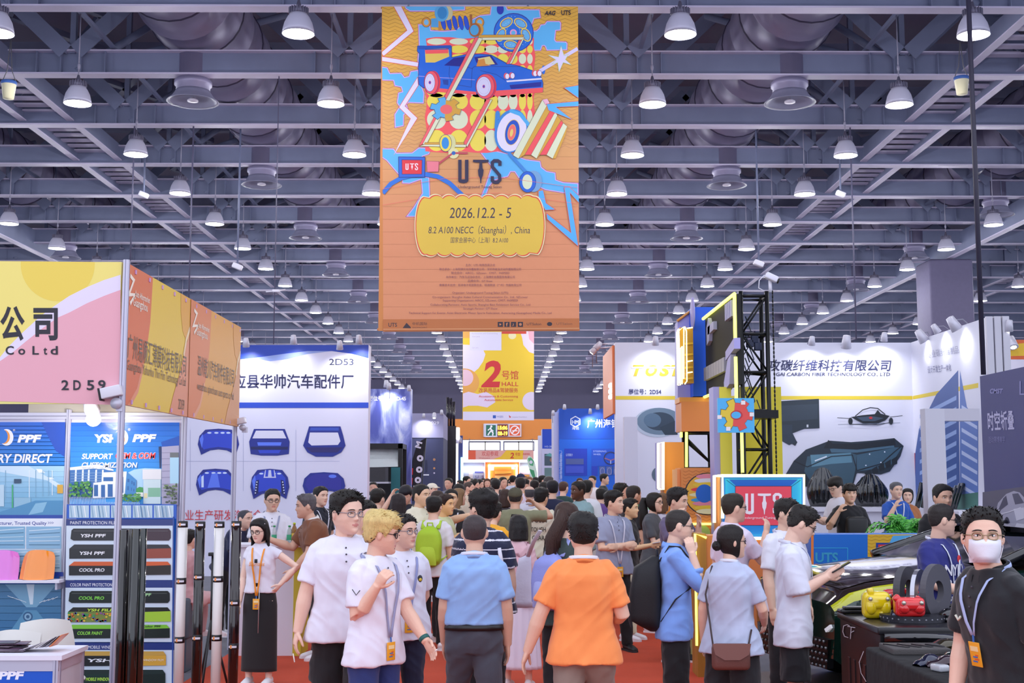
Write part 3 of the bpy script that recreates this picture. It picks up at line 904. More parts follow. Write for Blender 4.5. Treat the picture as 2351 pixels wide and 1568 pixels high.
p.rect(1075, 1034, 1092, 1055, '#dd5a3c').poly([(1128, 1056), (1150, 1048), (1166, 1030), (1202, 1030), (1200, 1056)], '#e9bf2c').text('欢迎参观', 1106, 1046, 9, '#c8323c', width=38).text('Welcome', 1099, 1053, 3, '#b05a5a', width=26).text('2', 1171, 1052, 13, R_, bold=0.02, shear=0.15).text('号馆', 1183, 1046, 6, R_, width=11).text('改装用品', 1200, 1044, 3.5, R_, width=16)
p.build('printed_artwork', root)
YP = FARY + 6
q0, q1 = at(1114, 1112, YP), at(1192, 1061, YP)
root = thing('pavilion', 'orange pavilion with a glowing white arch frame seen through the far doorway', 'exhibition stand', (q0[0], YP, 0))
MB().box2((q0[0], YP, 0), (q1[0], YP + 2, q1[2])).build('front_wall', [M('#e2692f', 0.6)], root)
mb = MB()
a, b, c = at(1121, 1112, YP - 0.3), at(1121, 1067, YP - 0.3), at(1188, 1067, YP - 0.3)
mb.box2((a[0], YP - 0.4, 0), (a[0] + 0.16, YP - 0.01, b[2])).box2((c[0] - 0.16, YP - 0.4, 0), (c[0], YP - 0.01, b[2])).box2((a[0], YP - 0.4, b[2] - 0.16), (c[0], YP - 0.01, b[2]))
mb.build('light_frame', [M('#fff4e4', 0.5, emit=5)], root)
p = Print((0, YP - 0.02, 0), (0, -1, 0), 0.003)
p.rect(1126, 1071, 1184, 1110, '#e8862f').rect(1124, 1070, 1134, 1080, '#9ab0e8').rect(1174, 1070, 1182, 1078, '#f0a0a8').rect(1136, 1082, 1174, 1088, '#f0b04c').rect(1136, 1092, 1172, 1104, '#f3c27a').line([(1136, 1090), (1174, 1087)], 1, '#8a4a20')
p.build('wall_print', root)
for x0, x1, nm, cc, yt in ((1062, 1112, 'left', '#c9d4f2', 1062), (1194, 1228, 'right', '#cfe2f0', 1062)):
 a, b = at(x0, 1112, YP + 1), at(x1, yt, YP + 1)
 root = thing('exhibition_stand', f'bright white stand with a lit fascia {nm} of the orange pavilion', 'exhibition stand', (a[0], YP + 1, 0))
 MB().box2((a[0], YP + 1, 0), (b[0], YP + 2.5, b[2])).build('stand_wall', [M(cc, 0.6)], root)
 z = hgt(1078, YP + 1)
 MB().box2((a[0], YP + 0.7, z - 0.16), (b[0], YP + 1, z + 0.16)).build('lit_fascia', [M('#ffffff', 0.5, emit=3.5)], root)
 p = Print((0, YP + 0.98, 0), (0, -1, 0), 0.003)
 if nm == 'left':
  p.rect(1076, 1082, 1086, 1100, '#f4eef2').rect(1090, 1080, 1110, 1086, '#5a63b4').text('U  S', 1092, 1098, 7, '#5a60b8', width=18)
 else:
  p.rect(1196, 1090, 1216, 1097, '#f0b060').rect(1196, 1083, 1216, 1089, '#e8d4e4')
 p.build('wall_print', root)
def feather_flag(name_label, pts, Y, col, texts, pole_px, tail=None):
 """A tall feather flag cut from its outline in pixels on the plane Y."""
 o3 = [at(x, y, Y) for x, y in pts]
 b = at(*pole_px, Y)
 root = thing('feather_flag', name_label, 'flag', (b[0], Y, 0))
 MB().prism(o3, (0, -0.012, 0), (0, 0.012, 0)).build('flag_cloth', [M(col, 0.6)], root)
 p = Print((0, Y - 0.014, 0), (0, -1, 0), 0.001, clip=None)
 texts(p)
 p.build('flag_print', root)
 MB().tube([(b[0], Y + 0.02, 0), at(pts[0][0], pts[0][1], Y) + np.array([0, 0.02, 0])], 0.02, 8).build('pole', [M('#2a2a30', 0.4)], root)
 MB().box((b[0], Y + 0.02, 0.035), (0.5, 0.5, 0.06)).build('foot', [M('#2a2a30', 0.4)], root)
def ft(p):
 for i, (ch, x, y, h) in enumerate((('M', 965, 1030, 13), ('o', 957, 1058, 19), ('o', 955, 1084, 19), ('o', 952, 1108, 19), ('b', 949, 1132, 17))):
  p.text(ch, x, y, h, '#e6e4f2', width=15, bold=0.05, rot=-75 if i == 0 else 0)
 for i in range(4):
  p.line([(947 - i, 1075 + i * 22), (946 - i, 1090 + i * 22)], 3.2, '#d5302e')
feather_flag('black feather flag with big white letters beside the grey booth left of the aisle', [(978, 1005), (966, 1012), (955, 1028), (947, 1055), (942, 1090), (940, 1150), (958, 1150), (966, 1100), (972, 1050)], 40, '#15161f', ft, (958, 1150))
def ft2(p):
 p.poly([(1212, 1052), (1219, 1050), (1226, 1058), (1224, 1070), (1216, 1068)], '#4fa87c').poly([(1214, 1076), (1226, 1080), (1230, 1100), (1224, 1098)], '#3f9a6c').ell(1219, 1061, 4, 4, '#d4d4ea')
feather_flag('green and white feather flag at the right end of the crowded aisle', [(1214, 1046), (1209, 1054), (1214, 1074), (1221, 1098), (1224, 1110), (1234, 1110), (1233, 1085), (1228, 1062), (1221, 1050)], 80, '#cfe6dc', ft2, (1230, 1110))
# ================================================================ left side of the aisle
alu = M('#c6c5d6', 0.35, 0.35)
white = M('#e6e5f2', 0.55)
wallw = M('#d9d8ee', 0.6)
black = M('#101015', 0.35)
YN = 10.0
XS = at(280, 800, YN)[0]
YF = XS / ray(547, 850)[0]
YBW = 12.1
ZT, Z0 = hgt(603, YN), hgt(928, YN)
def profile(mb, x, y, z0, z1, w=0.05, mat=0):
 """Octagonal exhibition-stand post."""
 c = w * 0.42
 h = w / 2
 P = [(h, c - h * 0.4), (h - 0.01, h), (-h + 0.01, h), (-h, c - h * 0.4), (-h, -c + h * 0.4), (-h + 0.01, -h), (h - 0.01, -h), (h, -c + h * 0.4)]
 mb.prism([(x + a, y + b, 0) for a, b in P], (0, 0, z0), (0, 0, z1), mat)
 for a, b in ((0, -h - 0.001), (h + 0.001, 0), (-h - 0.001, 0), (0, h + 0.001)):
  mb.box((x + a, y + b, (z0 + z1) / 2), (0.006 if a == 0 else 0.003, 0.006 if b == 0 else 0.003, z1 - z0), mat + 1)
groove = M('#8d8ca2', 0.4, 0.3)
root = thing('booth_frame', 'corner shell booth of silver posts with pink and yellow fascia boards, stand 2D59', 'exhibition booth', (XS, YN, 0))
for nm, x, y in (('post', XS, YN), ('post', XS - 0.02, YF - 0.02), ('post', XS - 0.02, YBW)):
 mb = MB()
 profile(mb, x + (.02 if y == YN else 0), y - (.02 if y == YN else 0), 0, (ZT + 0.015 if y == YN else Z0 + 0.3) if y != YBW else Z0 + 0.12)
 mb.build('post', [alu, groove], root)
XL = at(-160, 800, YN)[0]
mb = MB().box2((XL, YN - 0.012, Z0), (XS - 0.02, YN + 0.02, ZT))
fb = mb.build('front_fascia', [M('#e7df86', 0.5)], root)
p = Print((0, YN - 0.012, 0), (0, -1, 0), 0.0006, clip=[(-165, 598), (277, 602), (277, 930), (-165, 916)])
G = lambda *q: [(x * 0.3316, 580 + y * 0.3316) for x, y in q]
p.poly(G((-600, 40), (840, 40), (840, 1080), (-600, 1080)), '#f0e07a')
p.ell(*G((400, 80))[0], 85, 85, '#ecd257', n=48)
p.poly(G((840, 152), (720, 190), (600, 240), (480, 300), (380, 368), (280, 440), (150, 560), (60, 650), (-60, 800), (-200, 1080), (840, 1080)), '#e6ddf0')
p.poly(G((840, 256), (720, 300), (600, 352), (480, 415), (400, 450), (300, 520), (180, 615), (90, 690), (0, 752), (-80, 850), (-160, 1080), (840, 1080)), '#e8aab6')
NK = '#262430'
p.text('公', *G((2, 583))[0], 60, NK, width=56, bold=0.03).text('司', *G((232, 583))[0], 60, NK, width=56, bold=0.03).text('限', *G((-250, 583))[0], 60, NK, width=56, bold=0.03)
for ch, x, w in (('C', 40, 57), ('o', 128, 48), ('L', 226, 45), ('t', 303, 25), ('d', 352, 50)):
 p.text(ch, *G((x, 705))[0], 20, NK, width=w * 0.3316, bold=0.02)
for ch, x in (('2', 427), ('D', 510), ('5', 603), ('9', 682)):
 p.text(ch, *G((x, 950))[0], 23, NK, width=17, bold=0.02)
p.build('front_lettering', fb, 0.5)
mb = MB().box2((XS - 0.015, YN + 0.02, Z0), (XS + 0.012, YF, ZT))
fs = mb.build('side_fascia', [M('#e0a040', 0.5)], root)
FH = ZT - Z0
p = Print((XS + 0.012, YN, ZT), (1, 0, 0), 0.0006, clip=[(0.02, 0), (YF - YN, 0), (YF - YN, FH), (0.02, FH)], frame=((0, 1, 0), (0, 0, -1)))
for u0, u1, c1, c2, c3, c4, nm, en, no, t0, t1 in ((0.0, 2.08, '#d9662f', '#e6c32c', '#e3a62f', '#df8f6a', '广州易顺汇薄膜科技有限公司', 'Guangzhou Yishunhui Thin Film Technology Co Ltd', '2D59', 0.1, 1.97), (2.08, 4.4, '#dc7f4a', '#e2a23c', '#dd9a3a', '#d99a68', '温州乾川汽车附件有限公司', 'wenzhou qianchuan auto parts co ltd', '', 2.4, 4.08)):
 w = u1 - u0
 e = lambda *q: [(u0 + a * w, b * FH) for a, b in q]
 p.poly(e((0, 0), (1, 0), (1, 1), (0, 1)), c2)
 p.poly(e((0, 0), (0.37, 0), (0.35, 0.35), (0.3, 0.62), (0.18, 0.9), (0.1, 1), (0, 1)), c1)
 p.line(e((0.27, 0.68), (0.2, 0.88), (0.08, 1.02)), 0.05, mixc(c1, '#ffffff', 0.25))
 p.poly(e((0.82, 0), (1, 0), (1, 0.34), (0.93, 0.36), (0.87, 0.3), (0.83, 0.15)), c3)
 p.poly(e((1, 0.3), (0.93, 0.42), (0.86, 0.62), (0.74, 0.85), (0.68, 1), (1, 1)), c4)
 p.line(e((1, 0.25), (0.94, 0.36), (0.9, 0.5)), 0.05, '#f0d6a8')
 p.hold()
 p.line(e((0.05, 0.08), (0.1, 0.1), (0.04, 0.22), (0.12, 0.2), (0.06, 0.28)), 0.035, '#f6ead8')
 p.text('Auto Aftermarket', u0 + 0.12 * w, 0.21 * FH, 0.055, '#f6ead8', width=0.21 * w, bold=0.01).text('Guangzhou', u0 + 0.1 * w, 0.28 * FH, 0.075, '#f6ead8', width=0.2 * w, bold=0.01)
 p.hold(False)
 p.text(nm, t0, 0.655 * FH if u0 == 0 else 0.61 * FH, 0.16, '#5a4530', width=t1 - t0)
 p.text(en, t0, 0.75 * FH, 0.085, '#6a4a2a', width=t1 - t0)
 if no:
  p.text(no, 1.72, 0.95 * FH, 0.1, '#6a4a2a', width=0.22)
p.build('side_lettering', fs, 0.5)
mb = MB()
for k in range(11):
 for z in (Z0 + 0.03, ZT - 0.04):
  mb.box((XS + 0.017, YN + 0.25 + k * 0.41, z), (0.01, 0.03, 0.035))
mb.build('clip', [M('#c9a0d8', 0.5)], root)
XBL = at(-30, 900, YBW)[0]
xp = at(157, 1000, YBW)[0]
ZR = hgt(948, YBW)
for x in (xp, XBL):
 mb = MB()
 profile(mb, x, YBW, 0, ZR + 0.03)
 mb.build('post', [alu, groove], root)
mb = MB()
mb.box2((XBL, YBW - 0.02, ZR - 0.06), (XS, YBW + 0.02, ZR)).box2((XBL, YBW - 0.024, ZR - 0.035), (XS, YBW - 0.019, ZR - 0.028), 1)
mb.build('top_rail', [alu, groove], root)
mb = MB().box2((XBL, YBW, 0), (XS - 0.03, YBW + 0.015, ZR - 0.03))
bw = mb.build('back_wall', [wallw], root)
MB().box2((XL, YBW + .02, ZR - .02), (XS - .05, YBW + .04, ZR + .45)).build('rear_fascia', [M('#b5ad9e', .6)], root)
# the two printed posters on the back wall
q = lambda x, y: at(x, y, YBW - 0.012)
a, b = q(-30, 1568), q(149, 969)
ps = thing('wall_poster', 'blue factory poster reading RY DIRECT behind the pink and orange bonnets', 'poster', (a[0], YBW - 0.012, 0.3))
MB().box2((a[0], YBW - 0.012, 0.3), (b[0], YBW - 0.002, b[2])).build('poster_sheet', [M('#1668cf', 0.4)], ps)
p = Print((0, YBW - 0.012, 0), (0, -1, 0), 0.0004, clip=[(-30, 969), (150, 969), (145, 1560), (-30, 1560)])
for i in range(12):
 p.poly([(-30, 969 + i * 9), (150, 969 + i * 9), (150, 979 + i * 9), (-30, 979 + i * 9)], mixc('#1560cc', '#1a86dd', i / 11), False)
p.k += 1
p.poly([(95, 969), (150, 969), (150, 1050), (128, 1035), (112, 1005)], '#1148b4')
p.text('H', -4, 1016, 17, '#f4f4ff', width=18, bold=0.04, shear=0.2).ell(15, 1004, 16, 19, '#f4f4ff').ell(10, 1003, 13, 16, '#f09a3c').ell(6, 1002, 12, 16, '#1572d4').text('®', 30, 990, 5, '#f4f4ff').text('PPF', 40, 1015, 17, '#f4f4ff', width=56, bold=0.05, shear=0.2)
p.text('RY DIRECT', -6, 1062, 20, '#f6f6ff', width=127, bold=0.03, shear=0.2)
J = lambda *c: [(x * 0.3304, 1050 + y * 0.3304) for x, y in c]
for i in range(10):
 y0 = 1070 + i * 12
 p.poly([(-30, y0), (150, y0), (150, y0 + 12.3), (-30, y0 + 12.3)], mixc('#a9d4ee', '#5b9fc9', i / 9), False)
p.k += 1
p.poly(J((0, 60), (200, 60), (440, 200), (440, 240), (330, 160), (0, 100)), '#cfe6f6').poly(J((250, 80), (290, 82), (315, 108), (270, 106)), '#f4fbff').poly(J((330, 138), (360, 140), (380, 152), (345, 150)), '#f4fbff')
for x in (40, 205, 250, 300, 340, 365):
 p.line(J((x, 90), (x, 300 - x * 0.1)), 1.6, '#e6f2fa' if x % 2 else '#7fb0cf')
p.rect(*J((0, 190))[0], *J((30, 340))[0], '#bcd9ea').rect(*J((84, 190))[0], *J((94, 400))[0], '#3fae7a').rect(*J((100, 280))[0], *J((215, 360))[0], '#8fbcd6').rect(*J((400, 190))[0], *J((440, 250))[0], '#d9a83a').rect(*J((100, 150))[0], *J((150, 180))[0], '#2a4a6a')
p.poly(J((0, 420), (440, 420), (440, 300), (250, 300), (0, 380)), '#4a8fbd').poly(J((250, 320), (330, 310), (300, 380), (200, 400)), '#86bbd9').rect(*J((-60, 400))[0], *J((445, 424))[0], '#1440a4')
p.rect(*J((-60, 424))[0], *J((445, 800))[0], '#e9eef8').text('cturer, Trusted Quality', *J((0, 468))[0], 8, '#2f3f9a', width=108, bold=0.015).text('>>>', *J((336, 466))[0], 8, '#2f3f9a', width=13)
for (x0, y0, x1, y1), cc in zip(((-60, 480, 178, 635), (186, 480, 430, 635), (-60, 640, 250, 795), (256, 640, 430, 795)), ('#7fb2d2', '#8ab8d8', '#9cc2dc', '#a9c9de')):
 p.rect(*J((x0, y0))[0], *J((x1, y1))[0], cc)
 for k in range(5):
  p.line(J((x0 + 20, y0 + 30 + k * 24), (x1 - 10, y0 + 14 + k * 28)), 1.6, ('#d9eaf5', '#4a7896', '#c2dcea')[k % 3])
p.rect(*J((-60, 796))[0], *J((445, 826))[0], '#1c3f9c')
for i in range(9):
 p.poly(J((-60, 880 + i * 50), (430, 880 + i * 50), (430, 932 + i * 50), (-60, 932 + i * 50)), mixc('#4f86ae', '#2e6a9c', i / 8), False)
p.k += 1
p.poly(J((40, 880), (400, 880), (260, 1040), (190, 1040)), '#7fb2d0').poly(J((190, 880), (245, 880), (235, 1020), (215, 1020)), '#dff0fa').poly(J((40, 1260), (180, 1060), (260, 1060), (420, 1260)), '#5c98bd')
for r in (34, 24, 12):
 p.ell(*J((200, 1105))[0], r * 0.33, r * 0.33, '#33608a' if r != 24 else '#8ab4d0')
for k in range(4):
 p.line(J((280 + k * 30, 1010 - k * 8), (320 + k * 30, 990 - k * 8)), 1.2, '#e8f4fc').line(J((60 + k * 30, 960 + k * 10), (100 + k * 30, 975 + k * 10)), 1.2, '#e8f4fc')
p.build('poster_print', ps, 0.3, coat=0.3)
a, b = q(162, 1568), q(411, 970)
ps = thing('wall_poster', 'blue film range poster with a white office block and rows of film boxes', 'poster', (a[0], YBW - 0.012, 0.2))
MB().box2((a[0], YBW - 0.012, 0.2), (b[0], YBW - 0.002, b[2])).build('poster_sheet', [M('#1668cf', 0.4)], ps)
p = Print((0, YBW - 0.012, 0), (0, -1, 0), 0.0003, clip=[(162, 970), (412, 970), (406, 1580), (155, 1580)])
Q = lambda *c: [(140 + x * 0.15303, 960 + y * 0.15303) for x, y in c]
for i in range(16):
 y0 = 965 + i * 12
 p.poly([(150, y0), (415, y0), (415, y0 + 12.3), (150, y0 + 12.3)], mixc('#0f62cf', '#3aa0ea', min(1, i / 11)), False)
p.k += 1
p.poly(Q((1500, 360), (1790, 260), (1790, 420), (1520, 430)), '#1450b4').poly(Q((980, 830), (1100, 770), (1260, 750), (1520, 760), (1520, 1180), (900, 1180), (1000, 950)), '#a9d2f2').poly(Q((700, 90), (760, 85), (790, 130), (740, 120)), '#3f86d9')
p.text('YSH', *Q((500, 360))[0], 18, '#f6f6ff', width=56, bold=0.05, shear=0.12).ell(*Q((905, 290))[0], 16, 19, '#f6f6ff').ell(*Q((880, 320))[0], 12, 14, '#f09a3c').ell(*Q((862, 300))[0], 12, 15, '#1a74d8').text('®', *Q((1005, 190))[0], 6, '#f6f6ff').text('PPF', *Q((1070, 352))[0], 17, '#f6f6ff', width=56, bold=0.05, shear=0.2)
p.text('SUPPORT', *Q((312, 612))[0], 12.5, '#f6f6ff', width=72, bold=0.03, shear=0.2).text('OEM & ODM', *Q((820, 605))[0], 13.5, '#f8e6ee', width=92, bold=0.06, shear=0.2).text('OEM & ODM', *Q((820, 605))[0], 13.5, '#e0343c', width=92, bold=0.02, shear=0.2)
p.poly(Q((130, 740), (560, 690), (790, 770), (790, 790), (500, 755), (130, 785)), '#dfe6ee').poly(Q((130, 780), (640, 760), (780, 800), (780, 960), (640, 960), (640, 1200), (130, 1200)), '#3a6fb0')
for x in (215, 320, 410, 520, 620):
 p.poly(Q((x, 775), (x + 24, 772), (x + 20, 960), (x - 10, 960)), '#dfe8f0')
for y in (820, 860, 900, 940):
 p.line(Q((150, y + 10), (620, y)), 0.8, '#8fb4da')
p.poly(Q((630, 815), (990, 800), (960, 1180), (480, 1200), (490, 970), (630, 955)), '#e6ecf2').poly(Q((990, 800), (1138, 930), (1128, 1140), (960, 1160)), '#3f86c4')
p.hold()
for x0, y0, x1, y1 in ((640, 885, 785, 945), (870, 880, 940, 1120), (500, 1000, 560, 1170), (605, 1000, 665, 1190), (705, 990, 780, 1180), (1000, 910, 1030, 960), (1060, 940, 1078, 990), (1090, 960, 1110, 1010), (1000, 1020, 1020, 1080), (1056, 1040, 1066, 1090), (1090, 1060, 1104, 1100)):
 p.rect(*Q((x0, y0))[0], *Q((x1, y1))[0], '#2a63a4')
p.hold(False)
p.text('CUSTOMIZATION', *Q((315, 740))[0], 12, '#eef0fa', width=128, bold=0.03, shear=0.2)
p.poly(Q((1130, 1060), (1180, 1030), (1235, 1040), (1235, 1120), (1130, 1120)), '#3f9a4c').rect(*Q((1130, 1115))[0], *Q((1235, 1180))[0], '#f0f2f4').rect(*Q((1228, 768))[0], *Q((1508, 918))[0], '#dfe0e4').rect(*Q((1240, 920))[0], *Q((1500, 1285))[0], '#c6dbe2').rect(*Q((1310, 1045))[0], *Q((1495, 1180))[0], '#7fb79a').rect(*Q((1250, 1125))[0], *Q((1300, 1200))[0], '#e3d9a8').poly(Q((1515, 430), (1780, 410), (1780, 1300), (1515, 1290)), '#a9a6c2').rect(*Q((1640, 515))[0], *Q((1775, 590))[0], '#6a6f72').rect(*Q((1640, 590))[0], *Q((1775, 980))[0], '#aad4ea').poly(Q((1470, 430), (1510, 420), (1505, 750), (1485, 750)), '#1d2f5c')
for y in (520, 610, 700, 795, 890, 990, 1090, 1190):
 p.line(Q((1515, y), (1640, y - 4)), 0.6, '#6e6b8e')
rnd = random.Random(3)
p.hold()
for x0, x1, y0, y1, n, cs in ((135, 480, 960, 1180, 70, ('#2f7a3a', '#4f9a48', '#3c8a40', '#6fae58')), (870, 1220, 1130, 1250, 50, ('#2f7a3a', '#57a050', '#3f8a44')), (1580, 1770, 980, 1290, 45, ('#4a5a44', '#6f8a5a', '#3a4a40'))):
 for i in range(n):
  p.ell(*Q((rnd.uniform(x0, x1), rnd.uniform(y0, y1)))[0], rnd.uniform(2, 5), rnd.uniform(1.6, 3.4), cs[i % len(cs)], n=8)
  p.k += 1
p.hold(False)
for i in range(46):
 x = 165 + i * 23
 p.line(Q((x, 1180 if i < 24 else 1255), (x + 12, 1290)), 0.8, '#dfe6f0')
p.rect(*Q((120, 1290))[0], *Q((1790, 1505))[0], '#1a58c0')
p.hold()
for x0, x1 in ((165, 460), (482, 770), (790, 1090), (1112, 1405), (1428, 1720)):
 p.rect(*Q((x0, 1305))[0], *Q((x1, 1490))[0], '#b4cfe2')
p.hold(False)
for x0, x1 in ((165, 460), (482, 770), (790, 1090), (1112, 1405), (1428, 1720)):
 for k in range(5):
  p.line(Q((x0 + 20 + k * 50, 1310), (x0 + 40 + k * 52, 1485)), 2.4, ('#86aac6', '#e6f0f6', '#5a86ae')[k % 3])
Q = J
for y0, y1, nm in ((428, 472, 'PAINT PROTECTION FILM'), (850, 900, 'COLOR PAINT PROTECTION FILM'), (1280, 1330, 'AUTOMOBILE WINDOW FILM')):
 p.rect(*Q((468, y0))[0], *Q((1228, y1))[0], '#23357c')
 p.rect(*Q((470, y1))[0], *Q((1222, y1 + 375))[0], '#d3e2f2')
 p.text(nm, *Q((510 if y0 < 1200 else 560, y1 - 9))[0], 7.6, '#eef0fa', width=105 if y0 == 428 else 112)
p.line(Q((1222, 410), (1215, 1600)), 3, '#274a9c').line(Q((478, 430), (462, 1280)), 3, '#3a66b8')
def boxart(x0, x1, y0, y1, c1, c2, txt, tc, top):
 e = lambda *c: Q(*[(x0 + a * (x1 - x0), y0 + b * (y1 - y0)) for a, b in c])
 if top is None:
  p.poly(e((0.01, 0.15), (0.03, 0), (0.98, 0), (1, 0.2), (1, 0.8), (0.98, 1), (0.03, 1), (0, 0.85)), c1)
  p.poly(e((0.62, 0.0), (0.98, 0), (1, 0.2), (1, 0.8), (0.98, 1), (0.7, 1)), c2)
  p.line(e((0.03, 0.2), (0.97, 0.2)), 1.0, mixc(c1, '#ffffff', 0.3))
 else:
  p.poly(e((0, 0.3), (0.05, 0), (0.97, 0), (1, 0.25), (1, 0.95), (0, 1)), c1)
  p.poly(e((0, 0.3), (0.05, 0), (0.97, 0), (1, 0.25), (0.72, 0.32), (0.4, 0.3)), top)
  p.poly(e((0.68, 0.32), (1, 0.26), (1, 0.95), (0.68, 0.98)), c2)
 p.text(txt, *e((0.1, 0.72))[0], 7.5, tc, width=58, bold=0.03, shear=0.15)
boxart(512, 1204, 492, 575, '#1b1b22', '#3a2230', 'YSH PPF', '#f0f0f6', None)
boxart(504, 1206, 602, 700, '#17171c', '#93402c', 'YSH PPF', '#f0f0f6', '#25252c')
boxart(502, 1204, 720, 815, '#1d1d22', '#2a2420', 'COOL PRO', '#e8e8ee', '#d5602f')
boxart(500, 1198, 922, 1005, '#15201c', '#10181a', 'COOL PRO', '#7fd64a', None)
boxart(496, 1204, 1035, 1138, '#7a8a3c', '#a4cf3a', '', '#222222', '#1a1a1a')
boxart(490, 1198, 1155, 1250, '#16201a', '#19231d', 'COLOR PAINT', '#8ed64a', '#7fc838')
boxart(570, 1172, 1338, 1440, '#17181c', '#d9a63c', 'YSH', '#f0f0f6', '#caa04a')
boxart(560, 1168, 1465, 1570, '#15302a', '#10201c', 'MOBILE WINDOW', '#b4e04a', '#1b2c2a')
p.hold()
rnd = random.Random(5)
for i in range(60):
 p.ell(*Q((rnd.uniform(500, 820), rnd.uniform(1072, 1132)))[0], 3, 2.2, ('#d9622f', '#3f7ac4', '#e0c23a', '#3a9a5a', '#8a4a9a', '#e08a3c')[i % 6], n=7)
p.hold(False)
p.text('YSH FILM', *Q((630, 1062))[0], 6, '#c8ec4a', width=64, bold=0.03, shear=0.2).text('WINDOW FILM', *Q((1010, 1405))[0], 5, '#f6f0e0', width=48).text('Color PPF', *Q((1010, 1172))[0], 4.6, '#1a2a1a', width=42, bold=0.02).text('PPF', *Q((1012, 957))[0], 6.5, '#a9dca0', width=20, bold=0.03, shear=0.15)
p.build('poster_print', ps, 0.3, coat=0.3)
# shelf with two small bonnets, bulb lamp, box lamps on the posts
a, b = at(-30, 1338, YBW - 0.1), at(146, 1330, YBW - 0.1)
sh = thing('wall_shelf', 'white shelf on the booth wall carrying the pink and orange bonnets', 'shelf', (b[0], YBW, b[2]))
MB().box2((XBL, YBW - 0.22, b[2] - 0.025), (b[0], YBW - 0.012, b[2])).build('board', [white], sh)
MB().box2((b[0] - 0.05, YBW - 0.18, b[2] - 0.09), (b[0] - 0.03, YBW - 0.012, b[2] - 0.025)).build('bracket', [alu], sh)
def bonnet(px, py, w, h, Y, label, col):
 c = at(px, py, Y)
 t = thing('bonnet_sample', label, 'car bonnet model', c, 'small bonnet samples')
 V = []
 for i in range(13):
  v = i / 12
  for j in range(17):
   u = j / 8 - 1
   hw = w / 2 * (1.0 - 0.13 * v ** 2.2) * (1 - 0.1 * max(0, v - 0.85) / 0.15)
   x = hw * u
   z = h * v - 0.03 * h * (1 - u * u) * (v == 0) - 0.1 * h * abs(u) ** 3 * v
   y = -0.03 - 0.05 * (1 - u * u) * 1.0 + 0.07 * v - 0.012 * math.exp(-((abs(u) - 0.62) / 0.07) ** 2)
   V.append(c + np.array([x, y, z]))
 mb = MB().grid(V, 13, 17)
 mb.grid([v + np.array([0, 0.012, 0]) for v in V], 13, 17)
 mb.build('panel', [M(col, 0.18, coat=1.0)], t)
 mb = MB()
 for s_ in (-1, 1):
  mb.tube([c + np.array([s_ * w * 0.18, 0, 0.0]), c + np.array([s_ * w * 0.18, 0.03, 0.05]), c + np.array([s_ * w * 0.18, -0.06, 0.02])], 0.006, 6)
 mb.tube([c + np.array([-w * 0.18, -0.06, 0.008]), c + np.array([w * 0.18, -0.06, 0.008])], 0.006, 6)
 mb.build('stand', [M('#55555f', 0.4, 0.6)], t)
bonnet(86, 1328.5, 0.315, 0.265, YBW - 0.12, 'glossy orange car bonnet sample on the white wall shelf', '#f08a1c')
bonnet(0, 1330, 0.35, 0.27, YBW - 0.12, 'glossy pink car bonnet sample on the white wall shelf', '#d86fd0')
c = at(215, 950, YBW - 0.3)
t = thing('bulb_lamp', 'bare round bulb hanging from a grey holder under the pink fascia', 'lamp', c)
d = np.array([-0.25, 0, 1.0])
MB().lathe([(0.055, 0.0), (0.075, 0.06), (0.06, 0.2), (0.03, 0.22)], c - np.array([0, 0, 0.02]), 18, axis=d).build('lamp_holder', [M('#b9bac6', 0.4)], t)
MB().ell(c - np.array([0, 0, 0.05]), (0.068, 0.068, 0.068)).build('bulb', [M('#fff8f0', 0.4, emit=14)], t)
MB().box2((c[0] - 0.05, c[1], c[2] + 0.17), (c[0] + 0.01, YBW, c[2] + 0.2)).build('bracket', [alu], t)
l = bpy.data.lights.new('bulb_light', 'POINT')
l.energy, l.shadow_soft_size = 16, 0.07
o = bpy.data.objects.new('bulb_light', l)
COL.objects.link(o)
o.parent = t
o.location = (0, -0.1, -0.05)
def boxlamp(px, py, Y, label, s=1.0):
 c = at(px, py, Y)
 t = thing('post_lamp', label, 'lamp', c)
 R = Matrix.Rotation(-0.22, 3, 'Y')
 mb = MB().bbox(c, (0.16 * s, 0.1, 0.085 * s), 0.008, 0, R)
 mb.bbox(c + np.array([-0.085 * s, 0, -0.022 * s]), (0.012, 0.11, 0.1 * s), 0.004, 1, R)
 mb.build('lamp_body', [M('#d9d8e2', 0.4), black], t)
 MB().lathe([(0.045 * s, -0.02), (0.045 * s, 0.02)], c + np.array([0.04 * s, 0, -0.09 * s]), 20, axis=(0, 1, 0)).build('knuckle', [M('#c3c2d0', 0.4, 0.3)], t)
 MB().box(c + np.array([0.06 * s, 0.04, -0.12 * s]), (0.05, 0.08, 0.06)).build('clamp', [alu], t)
boxlamp(257, 900, YN - 0.06, 'grey box lamp clamped to the front corner post under the fascia')
boxlamp(551, 967, YF - 0.05, 'small box lamp clamped to the far post of the shell booth', 0.8)
